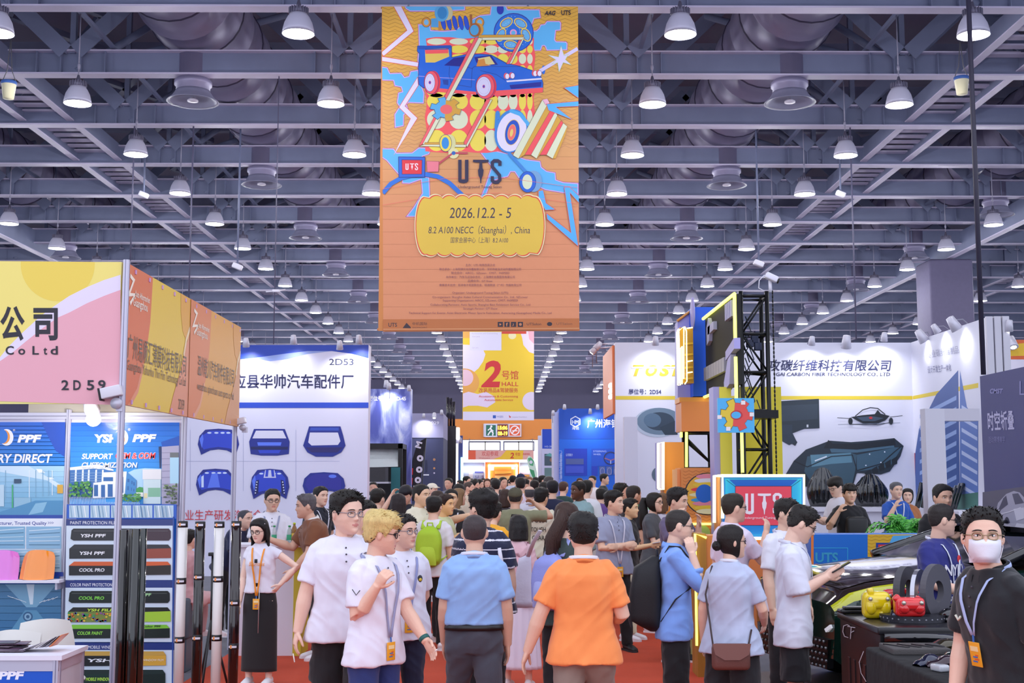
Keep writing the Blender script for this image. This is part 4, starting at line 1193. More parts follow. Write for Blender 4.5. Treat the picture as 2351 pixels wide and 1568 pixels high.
# rolls of film standing on end
ROLLS = []
def roll(px, ptop, Y, r, label, col, bands, zt=None, wide=0.0):
 c = at(px, ptop, Y)
 x, y, zt = c[0], Y, c[2]
 # keep it upright
 t = thing('film_roll', label, 'film roll', (x, y, 0), 'standing film rolls')
 mb = MB()
 mb.lathe([(r * 0.55, 0.0), (r, 0.0), (r, zt - 0.001), (r * 0.55, zt - 0.001), (r * 0.5, zt - 0.02)], (x, y, 0), 28, cap=False)
 mb.build('rolled_film', [M(col, 0.12 if col != '#dfddd9' else 0.3, coat=0.6)], t)
 for z in bands:
  b = MB().lathe([(r * 1.0, 0), (r * 1.02, 0.001), (r * 1.02, 0.045), (r * 1.0, 0.046)], (x, y, z * zt), 28, cap=False).build('label_band', [M('#15151a', 0.4)], t)
  mb = MB()
  for k in range(5):
   a_ = -PI / 2 + (k - 2) * 0.3
   mb.box((x + r * 1.03 * math.cos(a_), y + r * 1.03 * math.sin(a_), z * zt + 0.022), (0.012, 0.012, 0.014 if k != 1 else 0.024), 1 if k == 1 else 0)
  mb.build('band_print', [M('#dfe0ea', 0.5), M('#e8944a', 0.5)], b)
 return t
roll(420, 1197, 9.5, 0.036, 'white film roll standing left of the tall black one by the booth', '#dfddd9', (0.972, 0.71, 0.44))
roll(460, 1198, 9.5, 0.037, 'black film roll standing between the two white rolls', '#14100f', (0.972, 0.73, 0.45))
roll(504, 1198, 9.5, 0.037, 'white film roll standing left of the rightmost black roll', '#dfddd9', (0.972, 0.72, 0.45))
roll(543, 1197, 9.5, 0.037, 'tall black film roll beside the woman in the black skirt', '#1c0f12', (0.972, 0.61, 0.41))
for i, (x, dy, cc, nm) in enumerate(((285, 0, '#100f10', 'leftmost of the cluster behind the corner post'), (302, 0.06, '#1c1712', 'second from the left in the dark cluster'), (313, -0.05, '#0e1512', 'third from the left in the dark cluster'), (328, 0.02, '#0f1d1a', 'rightmost of the dark cluster'))):
 roll(x, 1216 - i, 8.8 + dy, 0.03, 'glossy dark film roll, ' + nm, cc, ())
# counter with brochures, and two chairs behind it
YC0, YC1 = 8.4, 8.9
XC = at(136, 1510, YC0)[0]
ZC = hgt(1504, YC0)
ct = thing('counter', 'white booth counter with a blue front panel reading PPF', 'counter', (XC, YC0, 0))
mb = MB()
for x, y in ((XC - 0.02, YC0 + 0.02), (XC - 0.02, YC1 - 0.02)):
 profile(mb, x, y, 0, ZC - 0.03)
mb.box2((-6, YC0, ZC - 0.1), (XC, YC0 + 0.03, ZC - 0.03))
mb.box2((XC - 0.03, YC0, ZC - 0.1), (XC, YC1, ZC - 0.03))
mb.build('frame', [alu, groove], ct)
MB().box2((-4.2, YC0 - 0.01, ZC - 0.03), (XC + 0.02, YC1 + 0.01, ZC)).build('counter_top', [white], ct)
MB().box2((XC - 0.022, YC0 + 0.04, 0.03), (XC - 0.008, YC1 - 0.04, ZC - 0.1)).build('side_panel', [M('#c9c9d4', 0.5)], ct)
fp = MB().box2((-4.2, YC0 + 0.004, 0.03), (XC - 0.04, YC0 + 0.02, ZC - 0.1)).build('front_panel', [M('#1257c8', 0.4)], ct)
p = Print((0, YC0 + 0.003, 0), (0, -1, 0), 0.0006)
p.text('PPF', -4, 1559, 18, '#f4f4ff', width=60, bold=0.05, shear=0.15)
p.build('panel_lettering', fp)
rnd = random.Random(9)
for k in range(9):
 c = at(15 + rnd.uniform(-14, 24), 1487, 8.65)
 o = MB().bbox((c[0], 8.65 + rnd.uniform(-0.05, 0.05), ZC + 0.004 + k * 0.0065), (0.21, 0.15, 0.006), 0.002, 0, Matrix.Rotation(rnd.uniform(-0.3, 0.3), 3, 'Z')).build('brochure', [M(('#3a3440', '#6a5a66', '#8a7f8e', '#4a2f48')[k % 4], 0.3)], loc=(c[0], 8.65, ZC + k * 0.0065))
 tag(o, f'dark glossy brochure, {ORD[k]} from the bottom of the left pile on the counter', 'brochure', 'piled brochures')
for k in range(8):
 x = at(70 + k * 9, 1480, 8.6)[0]
 a_ = 0.3 + 0.07 * k
 o = MB().bbox((x, 8.62, ZC + 0.03 + 0.006 * k), (0.11, 0.16, 0.004), 0.0015, 0, (Matrix.Rotation(-a_, 3, 'Y') @ Matrix.Rotation(0.4 - 0.05 * k, 3, 'Z'))).build('leaflet', [M(('#c9c4c8', '#57505c', '#8f8a94', '#d8d2cf')[k % 4] if k < 7 else '#e07a3a', 0.35)], loc=(x, 8.62, ZC))
 tag(o, f'fanned leaflet on the counter below the white chair, {ORD[k]} from the left', 'leaflet', 'fanned leaflets')
def chair(px, py, Y, label, rot):
 c = at(px, py, Y)
 t = thing('moulded_chair', label, 'chair', (c[0], Y, 0))
 t.rotation_euler.z = rot
 z = c[2]
 x, y = c[0], Y
 V = []
 for i in range(9):
  v = i / 8
  for j in range(9):
   u = j / 4 - 1
   V.append((x + 0.22 * u * (1 - 0.15 * v ** 3), y + 0.06 * u * u + 0.1 * v * v, z - 0.36 + 0.37 * v - 0.03 * u * u * v))
 V2 = [(a, b - 0.02, cc) for a, b, cc in V]
 MB().grid(V, 9, 9).grid(V2, 9, 9).build('backrest', [M('#d9d6cf', 0.4)], t)
 MB().bbox((x, y - 0.22, z - 0.4), (0.44, 0.42, 0.04), 0.02).build('seat', [M('#d9d6cf', 0.4)], t)
 for dx in (-0.19, 0.19):
  for dy in (-0.4, -0.03):
   MB().tube([(x + dx * 0.8, y + dy, z - 0.42), (x + dx, y + dy * 1.02, 0)], 0.012).build('leg', [M('#b9b8c2', 0.3, 0.8)], t)
chair(112, 1426, 10.2, 'white moulded chair tilted behind the counter leaflets', 0.5)
chair(18, 1452, 9.6, 'low white moulded chair behind the left brochure pile', -0.2)
# ---- stand 2D53: tall white wall with blue car parts
Y3 = 25.0
x0, x1, z1 = at(380, 900, Y3)[0], at(846, 900, Y3)[0], hgt(792, Y3)
st = thing('stand_wall', 'tall white stand wall numbered 2D53 with printed blue car panels', 'exhibition wall', (x1, Y3, 0))
MB().box2((x0 - 2, Y3, 0), (x1, Y3 + 0.4, z1)).build('wall_panel', [M('#d8d8ee', 0.6)], st)
p = Print((0, Y3 - 0.002, 0), (0, -1, 0), 0.0005, clip=[(380, 792), (846, 792), (846, 1420), (380, 1420)])
S = lambda *c: [(400 + x * 0.30618, 760 + y * 0.30618) for x, y in c]
p.poly(S((-60, 95), (1462, 95), (1462, 206), (1330, 170), (1180, 150), (1000, 150), (830, 170), (640, 196), (480, 214), (-60, 250)), '#2344b4')
p.poly(S((480, 214), (640, 196), (830, 170), (1000, 150), (1180, 150), (1000, 172), (850, 210), (720, 226), (600, 205)), '#8fa2dc')
p.text('2D53', *S((1162, 255))[0], 15, '#2a2f52', width=56, bold=0.01)
p.text('应县华帅汽车配件厂', *S((440, 420))[0], 25, '#1d1f48', width=277, bold=0.015)
p.rect(380, 924, 846, 936.5, '#2348c0')
for x in (120, 518, 912):
 p.line(S((x, 740), (x, 1200)), 0.7, '#a6aace')
p.line(S((80, 976), (1240, 976)), 0.7, '#a6aace')
C1, C2, C3, C4 = '#1b2a8c', '#2a44c8', '#5a7af0', '#111a5c'
def hoodp(cx, cy, w, h, kind):
 e = lambda *q: S(*[(cx + a * w, cy + b * h) for a, b in q])
 body = [(-0.42, 0.5), (-0.5, 0.1), (-0.46, -0.22), (-0.32, -0.46), (0, -0.5), (0.32, -0.46), (0.46, -0.22), (0.5, 0.1), (0.42, 0.5), (0.2, 0.33), (0, 0.29), (-0.2, 0.33)]
 if kind == 'glass':
  p.poly(e((-0.38, -0.46), (0.38, -0.46), (0.5, 0.0), (0.48, 0.44), (0.2, 0.5), (-0.2, 0.5), (-0.46, 0.44), (-0.5, 0.0)), C1)
  p.poly(e((-0.33, -0.4), (0.33, -0.4), (0.42, -0.12), (-0.42, -0.12)), '#d8d8ee')
  p.poly(e((-0.3, 0.02), (0.3, 0.02), (0.28, 0.14), (-0.28, 0.14)), C3).poly(e((-0.46, 0.18), (0.46, 0.18), (0.45, 0.28), (-0.45, 0.28)), C4).poly(e((-0.28, 0.3), (0.28, 0.3), (0.24, 0.42), (-0.24, 0.42)), C2)
  return
 if kind == 'gate':
  p.poly(e((-0.36, -0.48), (0.38, -0.48), (0.44, -0.2), (0.5, 0.14), (0.4, 0.36), (0.2, 0.5), (-0.2, 0.5), (-0.4, 0.36), (-0.5, 0.14), (-0.42, -0.2)), C1)
  p.poly(e((-0.34, -0.28), (0.32, -0.28), (0.38, 0.0), (0.32, 0.12), (-0.3, 0.14), (-0.38, 0.04)), '#d8d8ee')
  p.poly(e((-0.32, -0.44), (0.34, -0.44), (0.34, -0.34), (-0.34, -0.34)), '#3450b8').poly(e((-0.44, 0.2), (0.44, 0.2), (0.3, 0.36), (-0.3, 0.36)), '#25206a')
  return
 p.poly(e(*body), C1)
 p.poly(e((-0.36, 0.3), (-0.44, 0.05), (-0.38, -0.25), (-0.2, -0.42), (0.24, -0.42), (0.4, -0.2), (0.4, 0.3), (0.2, 0.24), (0, 0.2), (-0.2, 0.24)), C2 if kind != 'plain' else '#2a2c98')
 if kind == 'plain':
  p.ell(*e((0.2, -0.32))[0], 9, 4, C3)
  return
 p.hold()
 for a in (-0.22, -0.05, 0.1, 0.24):
  p.ell(*e((a, -0.34))[0], 5, 2, '#cfe0ff', n=12)
 p.hold(False)
 p.poly(e((-0.46, -0.1), (-0.38, -0.3), (-0.36, -0.1), (-0.4, 0.25)), C3)
 if kind == 'vents':
  p.poly(e((-0.12, -0.46), (0.12, -0.46), (0.16, -0.2), (-0.16, -0.2)), '#c9d0f0').poly(e((-0.1, -0.46), (-0.03, -0.46), (-0.05, -0.24), (-0.12, -0.24)), C2).poly(e((0.03, -0.46), (0.1, -0.46), (0.12, -0.24), (0.05, -0.24)), C2)
  p.poly(e((-0.36, -0.1), (-0.28, -0.14), (-0.3, 0.3), (-0.4, 0.4)), C4).poly(e((0.36, -0.1), (0.28, -0.14), (0.3, 0.3), (0.4, 0.4)), C4)
  p.hold()
  for k in range(5):
   for s_ in (-1, 1):
    p.ell(*e((s_ * (0.33 + 0.01 * k), -0.06 + 0.09 * k))[0], 1.6, 1.6, '#dfe6ff', n=8)
  p.hold(False)
 elif kind == 'light':
  p.poly(e((-0.1, -0.3), (0.05, -0.34), (0.12, 0.2), (-0.2, 0.22)), C3).poly(e((-0.36, -0.2), (-0.3, -0.26), (-0.3, 0.2), (-0.36, 0.2)), '#cfe0ff')
hoodp(332, 830, 310, 196, 'hood')
hoodp(714, 830, 304, 208, 'glass')
hoodp(1126, 826, 318, 232, 'gate')
hoodp(310, 1132, 292, 200, 'light')
hoodp(718, 1146, 292, 226, 'vents')
hoodp(1124, 1144, 320, 172, 'plain')
p.text('专业生产研发汽车全', *S((10, 1412))[0], 19, '#cc2a3a', width=200, bold=0.0)
p.build('wall_print', st, 0.45)
for i, (x, y, nm) in enumerate(((565, 790, 'leftmost on top of the 2D53 wall'), (674, 783, 'second from the left on top of the 2D53 wall'), (780, 796, 'bright one hanging before the 2D53 number'), (824, 783, 'at the right end of the 2D53 wall top'))):
 floodlight(x, y, Y3 - 0.35, 'small white spotlight ' + nm, (160, 60, 70, 120)[i], size=1.5, aim=(0, 0.3, -1), arm=0.4)
# ---- stand 2D-45: mountain mural, a folded camper box and a black canopy
Y4 = 37.0
x0, x1, z1 = at(780, 900, Y4)[0], at(945, 900, Y4)[0], hgt(893, Y4)
st = thing('stand_wall', 'tall stand wall with a blue snowy mountain mural', 'exhibition wall', (x1, Y4, 0))
m = bpy.data.materials.new('surface_mountain')
m.use_nodes = True
nt = m.node_tree
tc, mp, n1, cr = (nt.nodes.new('ShaderNode' + s_) for s_ in ('TexCoord', 'Mapping', 'TexNoise', 'ValToRGB'))
mp.inputs['Rotation'].default_value = (0, 0.6, 0)
mp.inputs['Scale'].default_value = (1.6, 1, 0.5)
n1.inputs['Scale'].default_value, n1.inputs['Detail'].default_value, n1.inputs['Distortion'].default_value = 1.6, 7, 0.8
nt.links.new(tc.outputs['Object'], mp.inputs[0])
nt.links.new(mp.outputs[0], n1.inputs[0])
nt.links.new(n1.outputs[0], cr.inputs[0])
for pos, cc in ((0.0, '#3c449a'), (0.42, '#5660b8'), (0.56, '#8f9ae0'), (0.7, '#e6ecff')):
 e = cr.color_ramp.elements.new(pos) if pos else cr.color_ramp.elements[0]
 e.position, e.color = pos, (*hexc(cc), 1)
cr.color_ramp.elements[-1].color = (*hexc('#f2f5ff'), 1)
nt.links.new(cr.outputs[0], nt.nodes['Principled BSDF'].inputs[0])
MB().box2((x0, Y4, 0), (x1, Y4 + 0.4, z1)).build('mural', [m], st)
p = Print((0, Y4 - 0.002, 0), (0, -1, 0), 0.001)
p.text('展位号：H2-2D-45', 846, 919, 8.5, '#f2f4ff', width=86, bold=0.03)
p.build('wall_lettering', st)
floodlight(893, 889, Y4 - 0.3, 'spotlight on top of the mountain mural wall', 130, size=1.6)
floodlight(939, 893, Y4 - 0.2, 'spotlight at the right corner of the mountain mural wall', 0, arm=.35, size=1.4, on=False)
floodlight(887, 884, Y4 + 0.1, 'grey projector standing above the mountain mural wall', 0, arm=.1, size=1.8, on=False, aim=(0, 0.1, -1))
Y5 = 35.0
a, b = at(800, 1140, Y5), at(924, 1018, Y5)
cp = thing('camper_canopy', 'open black camper canopy with a white tent wall under the mountain mural', 'camper', (b[0], Y5, 0))
mb = MB()
for x in (a[0], b[0] - 0.12):
 mb.box2((x, Y5, 0), (x + 0.12, Y5 + 0.12, b[2])).box2((x, Y5 + 1.4, 0), (x + 0.12, Y5 + 1.52, b[2]))
mb.box2((a[0], Y5, b[2] - 0.14), (b[0], Y5 + 1.52, b[2]))
mb.box2((a[0], Y5 + 1.45, 0), (b[0], Y5 + 1.52, b[2]))
mb.build('canopy_frame', [M('#14161c', 0.5)], cp)
c1, c2 = at(845, 1073, Y5 - 0.05), at(914, 1026, Y5 - 0.05)
MB().prism([(c1[0], Y5 - 0.05, c1[2]), (c2[0], Y5 - 0.05, c1[2] + 0.02), (c2[0] - 0.03, Y5 + 0.3, c2[2] - 0.05), (c1[0], Y5 + 0.3, c2[2])], (0, 0, 0), (0, 0.03, 0)).build('tent_wall', [M('#c8d2d6', 0.6, bump=(3, 0.08))], cp)
MB().box2((at(838, 1106, Y5 - 0.5)[0], Y5 - 0.5, at(838, 1106, Y5)[2]), (at(884, 1072, Y5 - 0.5)[0], Y5 + 0.5, at(884, 1073, Y5)[2])).build('tent_box', [M('#33353c', 0.5)], cp)
MB().box2((at(838, 1106, Y5 - 0.5)[0], Y5 - 0.55, at(838, 1110, Y5)[2]), (at(893, 1072, Y5 - 0.5)[0], Y5 + 0.5, at(884, 1106, Y5)[2])).build('counter_rail', [M('#c2c4d2', 0.4, 0.3)], cp)
a, b = at(898, 1140, Y5), at(901, 1073, Y5)
MB().box2((a[0], Y5 - 0.1, 0), (a[0] + 0.25, Y5 - 0.06, b[2])).build('side_curtain', [M('#1d6a74', 0.6)], cp)
# ---- grey stand further on, with the lit white columns and the dark truss behind it
Y6 = 52.0
x0, x1, z1 = at(944, 960, Y6)[0], at(1018, 960, Y6)[0], hgt(949, Y6)
st = thing('stand_wall', 'grey stand wall with the number 029 behind the black feather flag', 'exhibition wall', (x1, Y6, 0))
zm = hgt(1005, Y6)
MB().box2((x0 - 3, Y6, zm), (x1, Y6 + 4, z1)).build('upper_wall', [M('#9694b8', 0.6)], st)
MB().box2((x0 - 3, Y6 + 0.02, 0), (x1, Y6 + 4, zm)).build('lower_wall', [M('#34395e', 0.55, var=0.2, vscale=1.5)], st)
p = Print((0, Y6 - 0.004, 0), (0, -1, 0), 0.002)
p.text('2D029', 974, 974, 7, '#e4e2f4', width=34, bold=0.01).ell(997, 1055, 3, 3, '#a8795a').ell(997, 1075, 2.4, 2.4, '#c48a5a').ell(997, 1086, 2, 2, '#b8b2d0').line([(978, 1056), (978, 1082)], 4, '#222748').rect(971, 1089, 985, 1091.5, '#f0f2ff')
p.build('wall_lettering', st)
floodlight(973, 956, Y6 - 0.4, 'spotlight washing the grey wall numbered 029', 220, size=1.5, arm=.5)
floodlight(997, 956, Y6 - 0.5, 'bright round spotlight right of the 029 number', 60, size=2.0, aim=(0, -0.5, -1), arm=.6)
floodlight(1014, 948, Y6 - 0.1, 'spotlight at the upper right corner of the grey 029 wall', 0, size=1.6, on=False)
Y7 = 58.0
st = thing('light_columns', 'pair of glowing white columns under a grey beam left of the far aisle', 'exhibition stand', (at(1040, 1100, Y7)[0], Y7, 0))
a, b = at(1017, 1012, Y7), at(1054, 1000, Y7)
MB().box2((a[0], Y7, a[2]), (b[0], Y7 + 4, b[2])).build('grey_beam', [M('#a9a8c4', 0.6)], st)
for x0, x1 in ((1018, 1034), (1039, 1051)):
 a, b = at(x0, 1100, Y7), at(x1, 1012, Y7)
 MB().box2((a[0], Y7 + 0.02, 0), (b[0], Y7 + 0.6, b[2])).build('lit_column', [M('#f4f4ff', 0.5, emit=2.6)], st)
a, b = at(1024, 1100, Y7 - 0.5), at(1029, 1050, Y7 - 0.5)
st = thing('dark_sign_post', 'narrow dark sign post with small white lights beside the glowing columns', 'sign post', (a[0], Y7 - 0.6, 0))
MB().box2((at(1018, 1, Y7)[0], Y7 - 0.6, 0), (at(1029, 1, Y7)[0], Y7 - 0.4, b[2])).build('panel', [M('#20243c', 0.5)], st)
mb = MB()
for y in (1056, 1078, 1088, 1096):
 c = at(1022, y, Y7 - 0.62)
 mb.box(c, (0.1, 0.02, 0.1))
mb.build('small_lights', [M('#ffffff', 0.5, emit=4)], st)
Y8 = 55.5
st = thing('lighting_tower', 'dark lighting tower with glossy black tubes rising over the far stands', 'tower', (at(1036, 1000, Y8)[0], Y8 + 1.5, 0))
mb = MB()
for x, y0 in ((1028, 912), (1035, 914), (1042, 922)):
 c = at(x, y0, Y8 + 1.5)
 mb.tube([(c[0], Y8 + 1.5, at(x, 976, Y8)[2]), c], 0.065, 10)
mb.build('tube', [M('#1c1a22', 0.2, coat=0.8)], st)
c, d = at(1021, 1001, Y8 + 1.4), at(1047, 978, Y8 + 1.4)
MB().box2((c[0], Y8 + 1.3, 0), (d[0], Y8 + 1.6, d[2])).build('base_column', [M('#23202a', 0.5, var=0.3)], st)
c = at(1049, 1003, Y7)
st = thing('illuminated_sign', 'small glowing white letter sign at the corner above the lit columns', 'sign', c)
MB().bbox(c + np.array([0.05, -0.1, 0.15]), (0.16, 0.3, 0.55), 0.04).build('letter', [M('#fffaf4', 0.5, emit=5)], st)
MB().box2((c[0] - 0.05, Y7 - 0.05, c[2] - 0.3), (c[0] + 0.1, Y7 + 0.02, c[2] + 0.1)).build('holder', [M('#a9a8c4', 0.6)], st)
Y9 = 66.0
a, b = at(1053, 1100, Y9), at(1062, 1000, Y9)
st = thing('blue_pylon', 'narrow blue pylon with a green light strip left of the far crowd', 'sign post', (a[0], Y9, 0))
MB().box2((a[0], Y9, 0), (b[0], Y9 + 0.5, b[2])).build('pylon', [M('#2f3c86', 0.5)], st)
c = at(1061, 1050, Y9)
MB().tube([(c[0], Y9 - 0.08, 0.3), (c[0], Y9 - 0.08, c[2])], 0.07, 10).build('light_strip', [M('#a8f0d8', 0.5, emit=3)], st)
# ================================================================ right side of the aisle
neon = M('#f0f768', 0.4, emit=2.2)
neonw = M('#fdf8b0', 0.4, emit=2.2)
lilac = M('#a9a4dc', 0.5)
def panel(root, name, x0, y0, x1, y1, Y, mat, th=0.05):
 """Frontal board whose visible face spans two pixel corners on the plane Y."""
 a, b = at(x0, y1, Y), at(x1, y0, Y)
 return MB().box2((a[0], Y, a[2]), (b[0], Y + th, b[2])).build(name, [mat], root)
def root_at(name, label, cat, px, Y, **k):
 c = at(px, 1100, Y)
 return thing(name, label, cat, (c[0], Y, 0), **k)
# ---- blue stand and the small blue sign beyond it
Ya = 48.0
st = root_at('stand_wall', 'bright blue stand wall with a white hexagon logo', 'exhibition wall', 1283, Ya)
a, b = at(1284, 1100, Ya), at(1470, 938, Ya)
MB().box2((a[0], Ya, 0), (b[0], Ya + 3, b[2])).build('blue_wall', [M('#0f5fd4', 0.5)], st)
c = at(1272, 950, Ya)
MB().box2((c[0], Ya + 0.3, 0), (a[0], Ya + 2.6, at(1, 945, Ya)[2])).build('white_edge', [M('#c9cdee', 0.5)], st)
p = Print((0, Ya - 0.003, 0), (0, -1, 0), 0.0015)
p.rect(1284, 938, 1470, 1008, '#1450c0')
hx = lambda r: [(1321 + r * math.sin(PI / 3 * i), 968 - r * math.cos(PI / 3 * i)) for i in range(6)]
p.line(hx(12), 2.2, '#dfe8ff', True).text('HM', 1313.5, 973, 9, '#dfe8ff', width=15, bold=0.02).text('海铭', 1313, 986, 6, '#dfe8ff', width=16).text('广州海铭', 1348, 980, 15, '#eef2ff', width=72, bold=0.02)
p.rect(1296, 1030, 1348, 1092, '#1a3ab8').rect(1358, 1030, 1420, 1070, '#1c50c8').rect(1358, 1070, 1372, 1092, '#1a3ab8')
p.text('公司简介', 1299, 1047, 5, '#c9d8ff', width=16).rect(1299, 1053, 1340, 1066, '#4a5a9a').rect(1299, 1070, 1340, 1086, '#3a50c8').text('STEERING', 1362, 1038, 4, '#b9ccff', width=30).text('WHEEL', 1362, 1045, 4, '#b9ccff', width=18)
p.line(p.ellp(1402, 1052, 15, 14), 2.4, '#28305e', True).line([(1388, 1052), (1402, 1057), (1416, 1052)], 3, '#8a5a8a').line([(1402, 1057), (1402, 1065)], 2, '#b9c4ee')
for x in (1376, 1392, 1408):
 p.rect(x, 1071, x + 13, 1090, '#5060a0').line(p.ellp(x + 7, 1082, 5, 8, 0, 14), 1.2, '#8a92c8', True)
p.line([(1288, 1040), (1288, 1100)], 4, '#7f95d8').text('广州海铭汽车用品', 1284, 1034, 6, '#a9bcee', width=74, rot=90)
p.build('wall_lettering', st)
for x, y, nm, pw in ((1355, 946, 'lighting the blue wall left of the lettering', 240), (1372, 936, 'above the lettering of the blue wall', 60), (1296, 936, 'at the left corner of the blue wall', 0), (1270, 950, 'on a short arm left of the blue wall', 0)):
 floodlight(x, y, Ya - 0.4, 'small white spotlight ' + nm, pw, size=1.6, on=pw > 0, arm=0.45)
Yb = 68.0
st = root_at('stand_wall', 'small deep blue stand with part photographs beyond the hexagon logo wall', 'exhibition wall', 1245, Yb)
a, b = at(1245, 1100, Yb), at(1300, 985, Yb)
MB().box2((a[0], Yb, 0), (b[0], Yb + 2, b[2])).build('blue_wall', [M('#bfc3ea', 0.5)], st)
p = Print((0, Yb - 0.003, 0), (0, -1, 0), 0.002)
p.rect(1245, 985, 1300, 1030, '#1546c8').text('H2-2B16', 1251, 1027, 4, '#c9d6ff', width=24).rect(1250, 1042, 1276, 1069, '#3f5266').rect(1250, 1074, 1276, 1100, '#5f8088').ell(1268, 1056, 6, 5, '#8a6a5a').poly([(1250, 1046), (1262, 1040), (1276, 1046), (1276, 1050)], '#5aa0a8')
p.build('wall_print', st)
st = root_at('stand_wall', 'pale narrow stand wall with a small spotlight left of the deep blue sign', 'exhibition wall', 1236, 72)
a, b = at(1236, 1100, 72), at(1246, 1000, 72)
MB().box2((a[0], 72, 0), (b[0], 73, b[2])).build('pale_wall', [M('#d6d8f4', 0.6)], st)
# ---- big white stand wall: TOST, carbon fibre
Yc = 25.0
xl, xr, zt = at(1413, 900, Yc)[0], at(2095, 900, Yc)[0], hgt(786, Yc)
st = thing('stand_wall', 'long tall white stand wall with yellow stripe and black carbon part prints', 'exhibition wall', (xl, Yc, 0))
wm = M('#dfe0f0', 0.6)
MB().box2((xl, Yc, 0), (xr, Yc + 0.3, zt)).build('back_panel', [wm], st)
Yr = 21.1
ss = thing('stand_wall', 'white side wall with the office block print at the right of the carbon stand', 'exhibition wall', (xr, Yr, 0))
MB().box2((xr, Yr, 0), (xr + 0.3, Yc + 0.3, zt)).build('side_panel', [wm], ss)
orr = M('#e8834a', 0.5)
MB().box2((at(1405, 900, Yc)[0] + 0.02, Yc + 0.1, at(1, 948, Yc)[2]), (xl - 0.002, Yc + 2.5, zt - 0.05)).build('orange_end', [orr], st)
mb = MB()
for y in (885, 898, 911):
 c = at(1406, y, Yc + 0.4)
 mb.bbox(c, (0.14, 0.3, 0.09), 0.02)
mb.build('lit_letters', [M('#fff6f0', 0.5, emit=2)], st)
mb = MB()
for i in range(3):
 mb.box2((xr - 0.02 + 0.13 * i + 0.02, Yr - 0.06 - 0.02 * i, 0), (xr + 0.11 + 0.13 * i, Yr - 0.001, zt + 0.02))
mb.build('end_post', [M('#c9c8d4', 0.5)], ss)
p = Print((0, Yc - 0.002, 0), (0, -1, 0), 0.0005, clip=[(1413, 780), (2095, 780), (2095, 1400), (1413, 1400)])
V = lambda *q: [(1760 + x * 0.34441, 700 + y * 0.34441) for x, y in q]
U = lambda *q: [(1390 + x * 0.41455, 600 + y * 0.41455) for x, y in q]
p.rect(1413, 909, 2095, 917.5, '#dcc43a')
for ch, x in (('T', 1452), ('O', 1482), ('S', 1513), ('T', 1540)):
 p.text(ch, x, 862, 24, '#d8c23c', width=27, bold=0.05, shear=0.3)
p.rect(1450, 842, 1600, 846, '#e4e4f2')
p.text('展位号：2D54', 1443, 904, 9.5, '#3a4278', width=75, bold=0.015)
p.ell(*U((290, 892))[0], 54, 34, '#b9c6d8').ell(*U((300, 886))[0], 52, 31, '#6b8399').ell(*U((300, 886))[0], 34, 21, '#2f4256').ell(*U((260, 880))[0], 20, 16, '#55708a').poly(U((300, 920), (390, 880), (400, 960), (330, 962)), '#26384a')
p.ell(*U((300, 1180))[0], 18, 18, '#5f7184').ell(*U((310, 1175))[0], 12, 14, '#2d3c4a')
p.text('攻碳纤维科技有限公司', *V((10, 433))[0], 20, '#262a55', width=283, bold=0.012, shear=0.15)
p.text('GAI CARBON FIBER TECHNOLOGY CO., LTD', *V((62, 473))[0], 8, '#262a55', width=262, bold=0.012, shear=0.08)
N1, N2, N3, N4 = '#27333f', '#1b232c', '#3d5a6b', '#5f8ba0'
p.poly(V((-60, 650), (348, 626), (352, 822), (250, 826), (160, 860), (205, 915), (190, 940), (60, 850), (-60, 800)), N1)
p.poly(V((-60, 680), (340, 660), (340, 760), (-60, 790)), '#323f4d').poly(V((-60, 800), (170, 800), (170, 850), (200, 910), (150, 935), (20, 860)), '#2c3a4a').rect(*V((266, 798))[0], *V((278, 816))[0], '#c9ced8')
# multicopter frame
p.line(V((590, 742), (640, 700), (690, 685), (740, 690), (790, 730)), 2, N2).poly(V((560, 748), (640, 735), (720, 728), (740, 700), (760, 725), (820, 740), (790, 770), (730, 795), (640, 790)), N2).poly(V((600, 750), (700, 742), (780, 755), (720, 775), (640, 775)), '#3f4f63')
p.line(V((470, 752), (560, 758)), 1.2, N2).line(V((820, 748), (905, 738)), 1.2, N2).line(V((475, 797), (890, 786)), 0.8, '#6a7890').line(V((555, 795), (740, 800), (840, 780)), 1.4, N2)
for x in (558, 828):
 p.ell(*V((x, 775))[0], 5, 8, N2)
p.ell(*V((693, 753))[0], 4, 3, '#b8323c')
# large moulded panel
p.poly(V((120, 1140), (180, 1040), (260, 965), (420, 905), (560, 915), (700, 905), (850, 888), (912, 940), (890, 1010), (820, 1110), (760, 1130), (600, 1120), (580, 1190), (420, 1230), (250, 1210)), N1)
p.poly(V((270, 1010), (560, 985), (600, 1000), (590, 1100), (570, 1190), (430, 1215), (300, 1190), (250, 1110)), N3).poly(V((290, 1000), (560, 985), (570, 1050), (430, 1060), (300, 1080)), N4)
p.poly(V((600, 1000), (850, 950), (900, 950), (820, 1080), (600, 1110)), '#3f5f73').poly(V((420, 960), (840, 905), (850, 950), (600, 985), (430, 985)), '#4a6b80').poly(V((410, 900), (440, 925), (600, 925), (840, 900), (850, 888), (860, 935), (600, 965), (380, 955)), N2)
p.line(V((600, 1105), (760, 1060), (850, 980), (900, 940)), 2.5, N2).line(V((180, 1040), (270, 1080), (430, 1010), (570, 1000), (600, 1100)), 2, N2).line(V((320, 1040), (400, 1010)), 3, '#dfe8f2')
for x, y in ((685, 995), (660, 1070), (760, 1050), (785, 980)):
 p.ell(*V((x, y))[0], 1.6, 1.6, '#dfe8f2')
for i in range(5):
 p.poly(V((650 + i * 45, 1120 - i * 22), (690 + i * 45, 1095 - i * 22), (700 + i * 42, 1140 - i * 20), (670 + i * 42, 1150 - i * 20)), N2)
p.build('wall_print', st, 0.5)
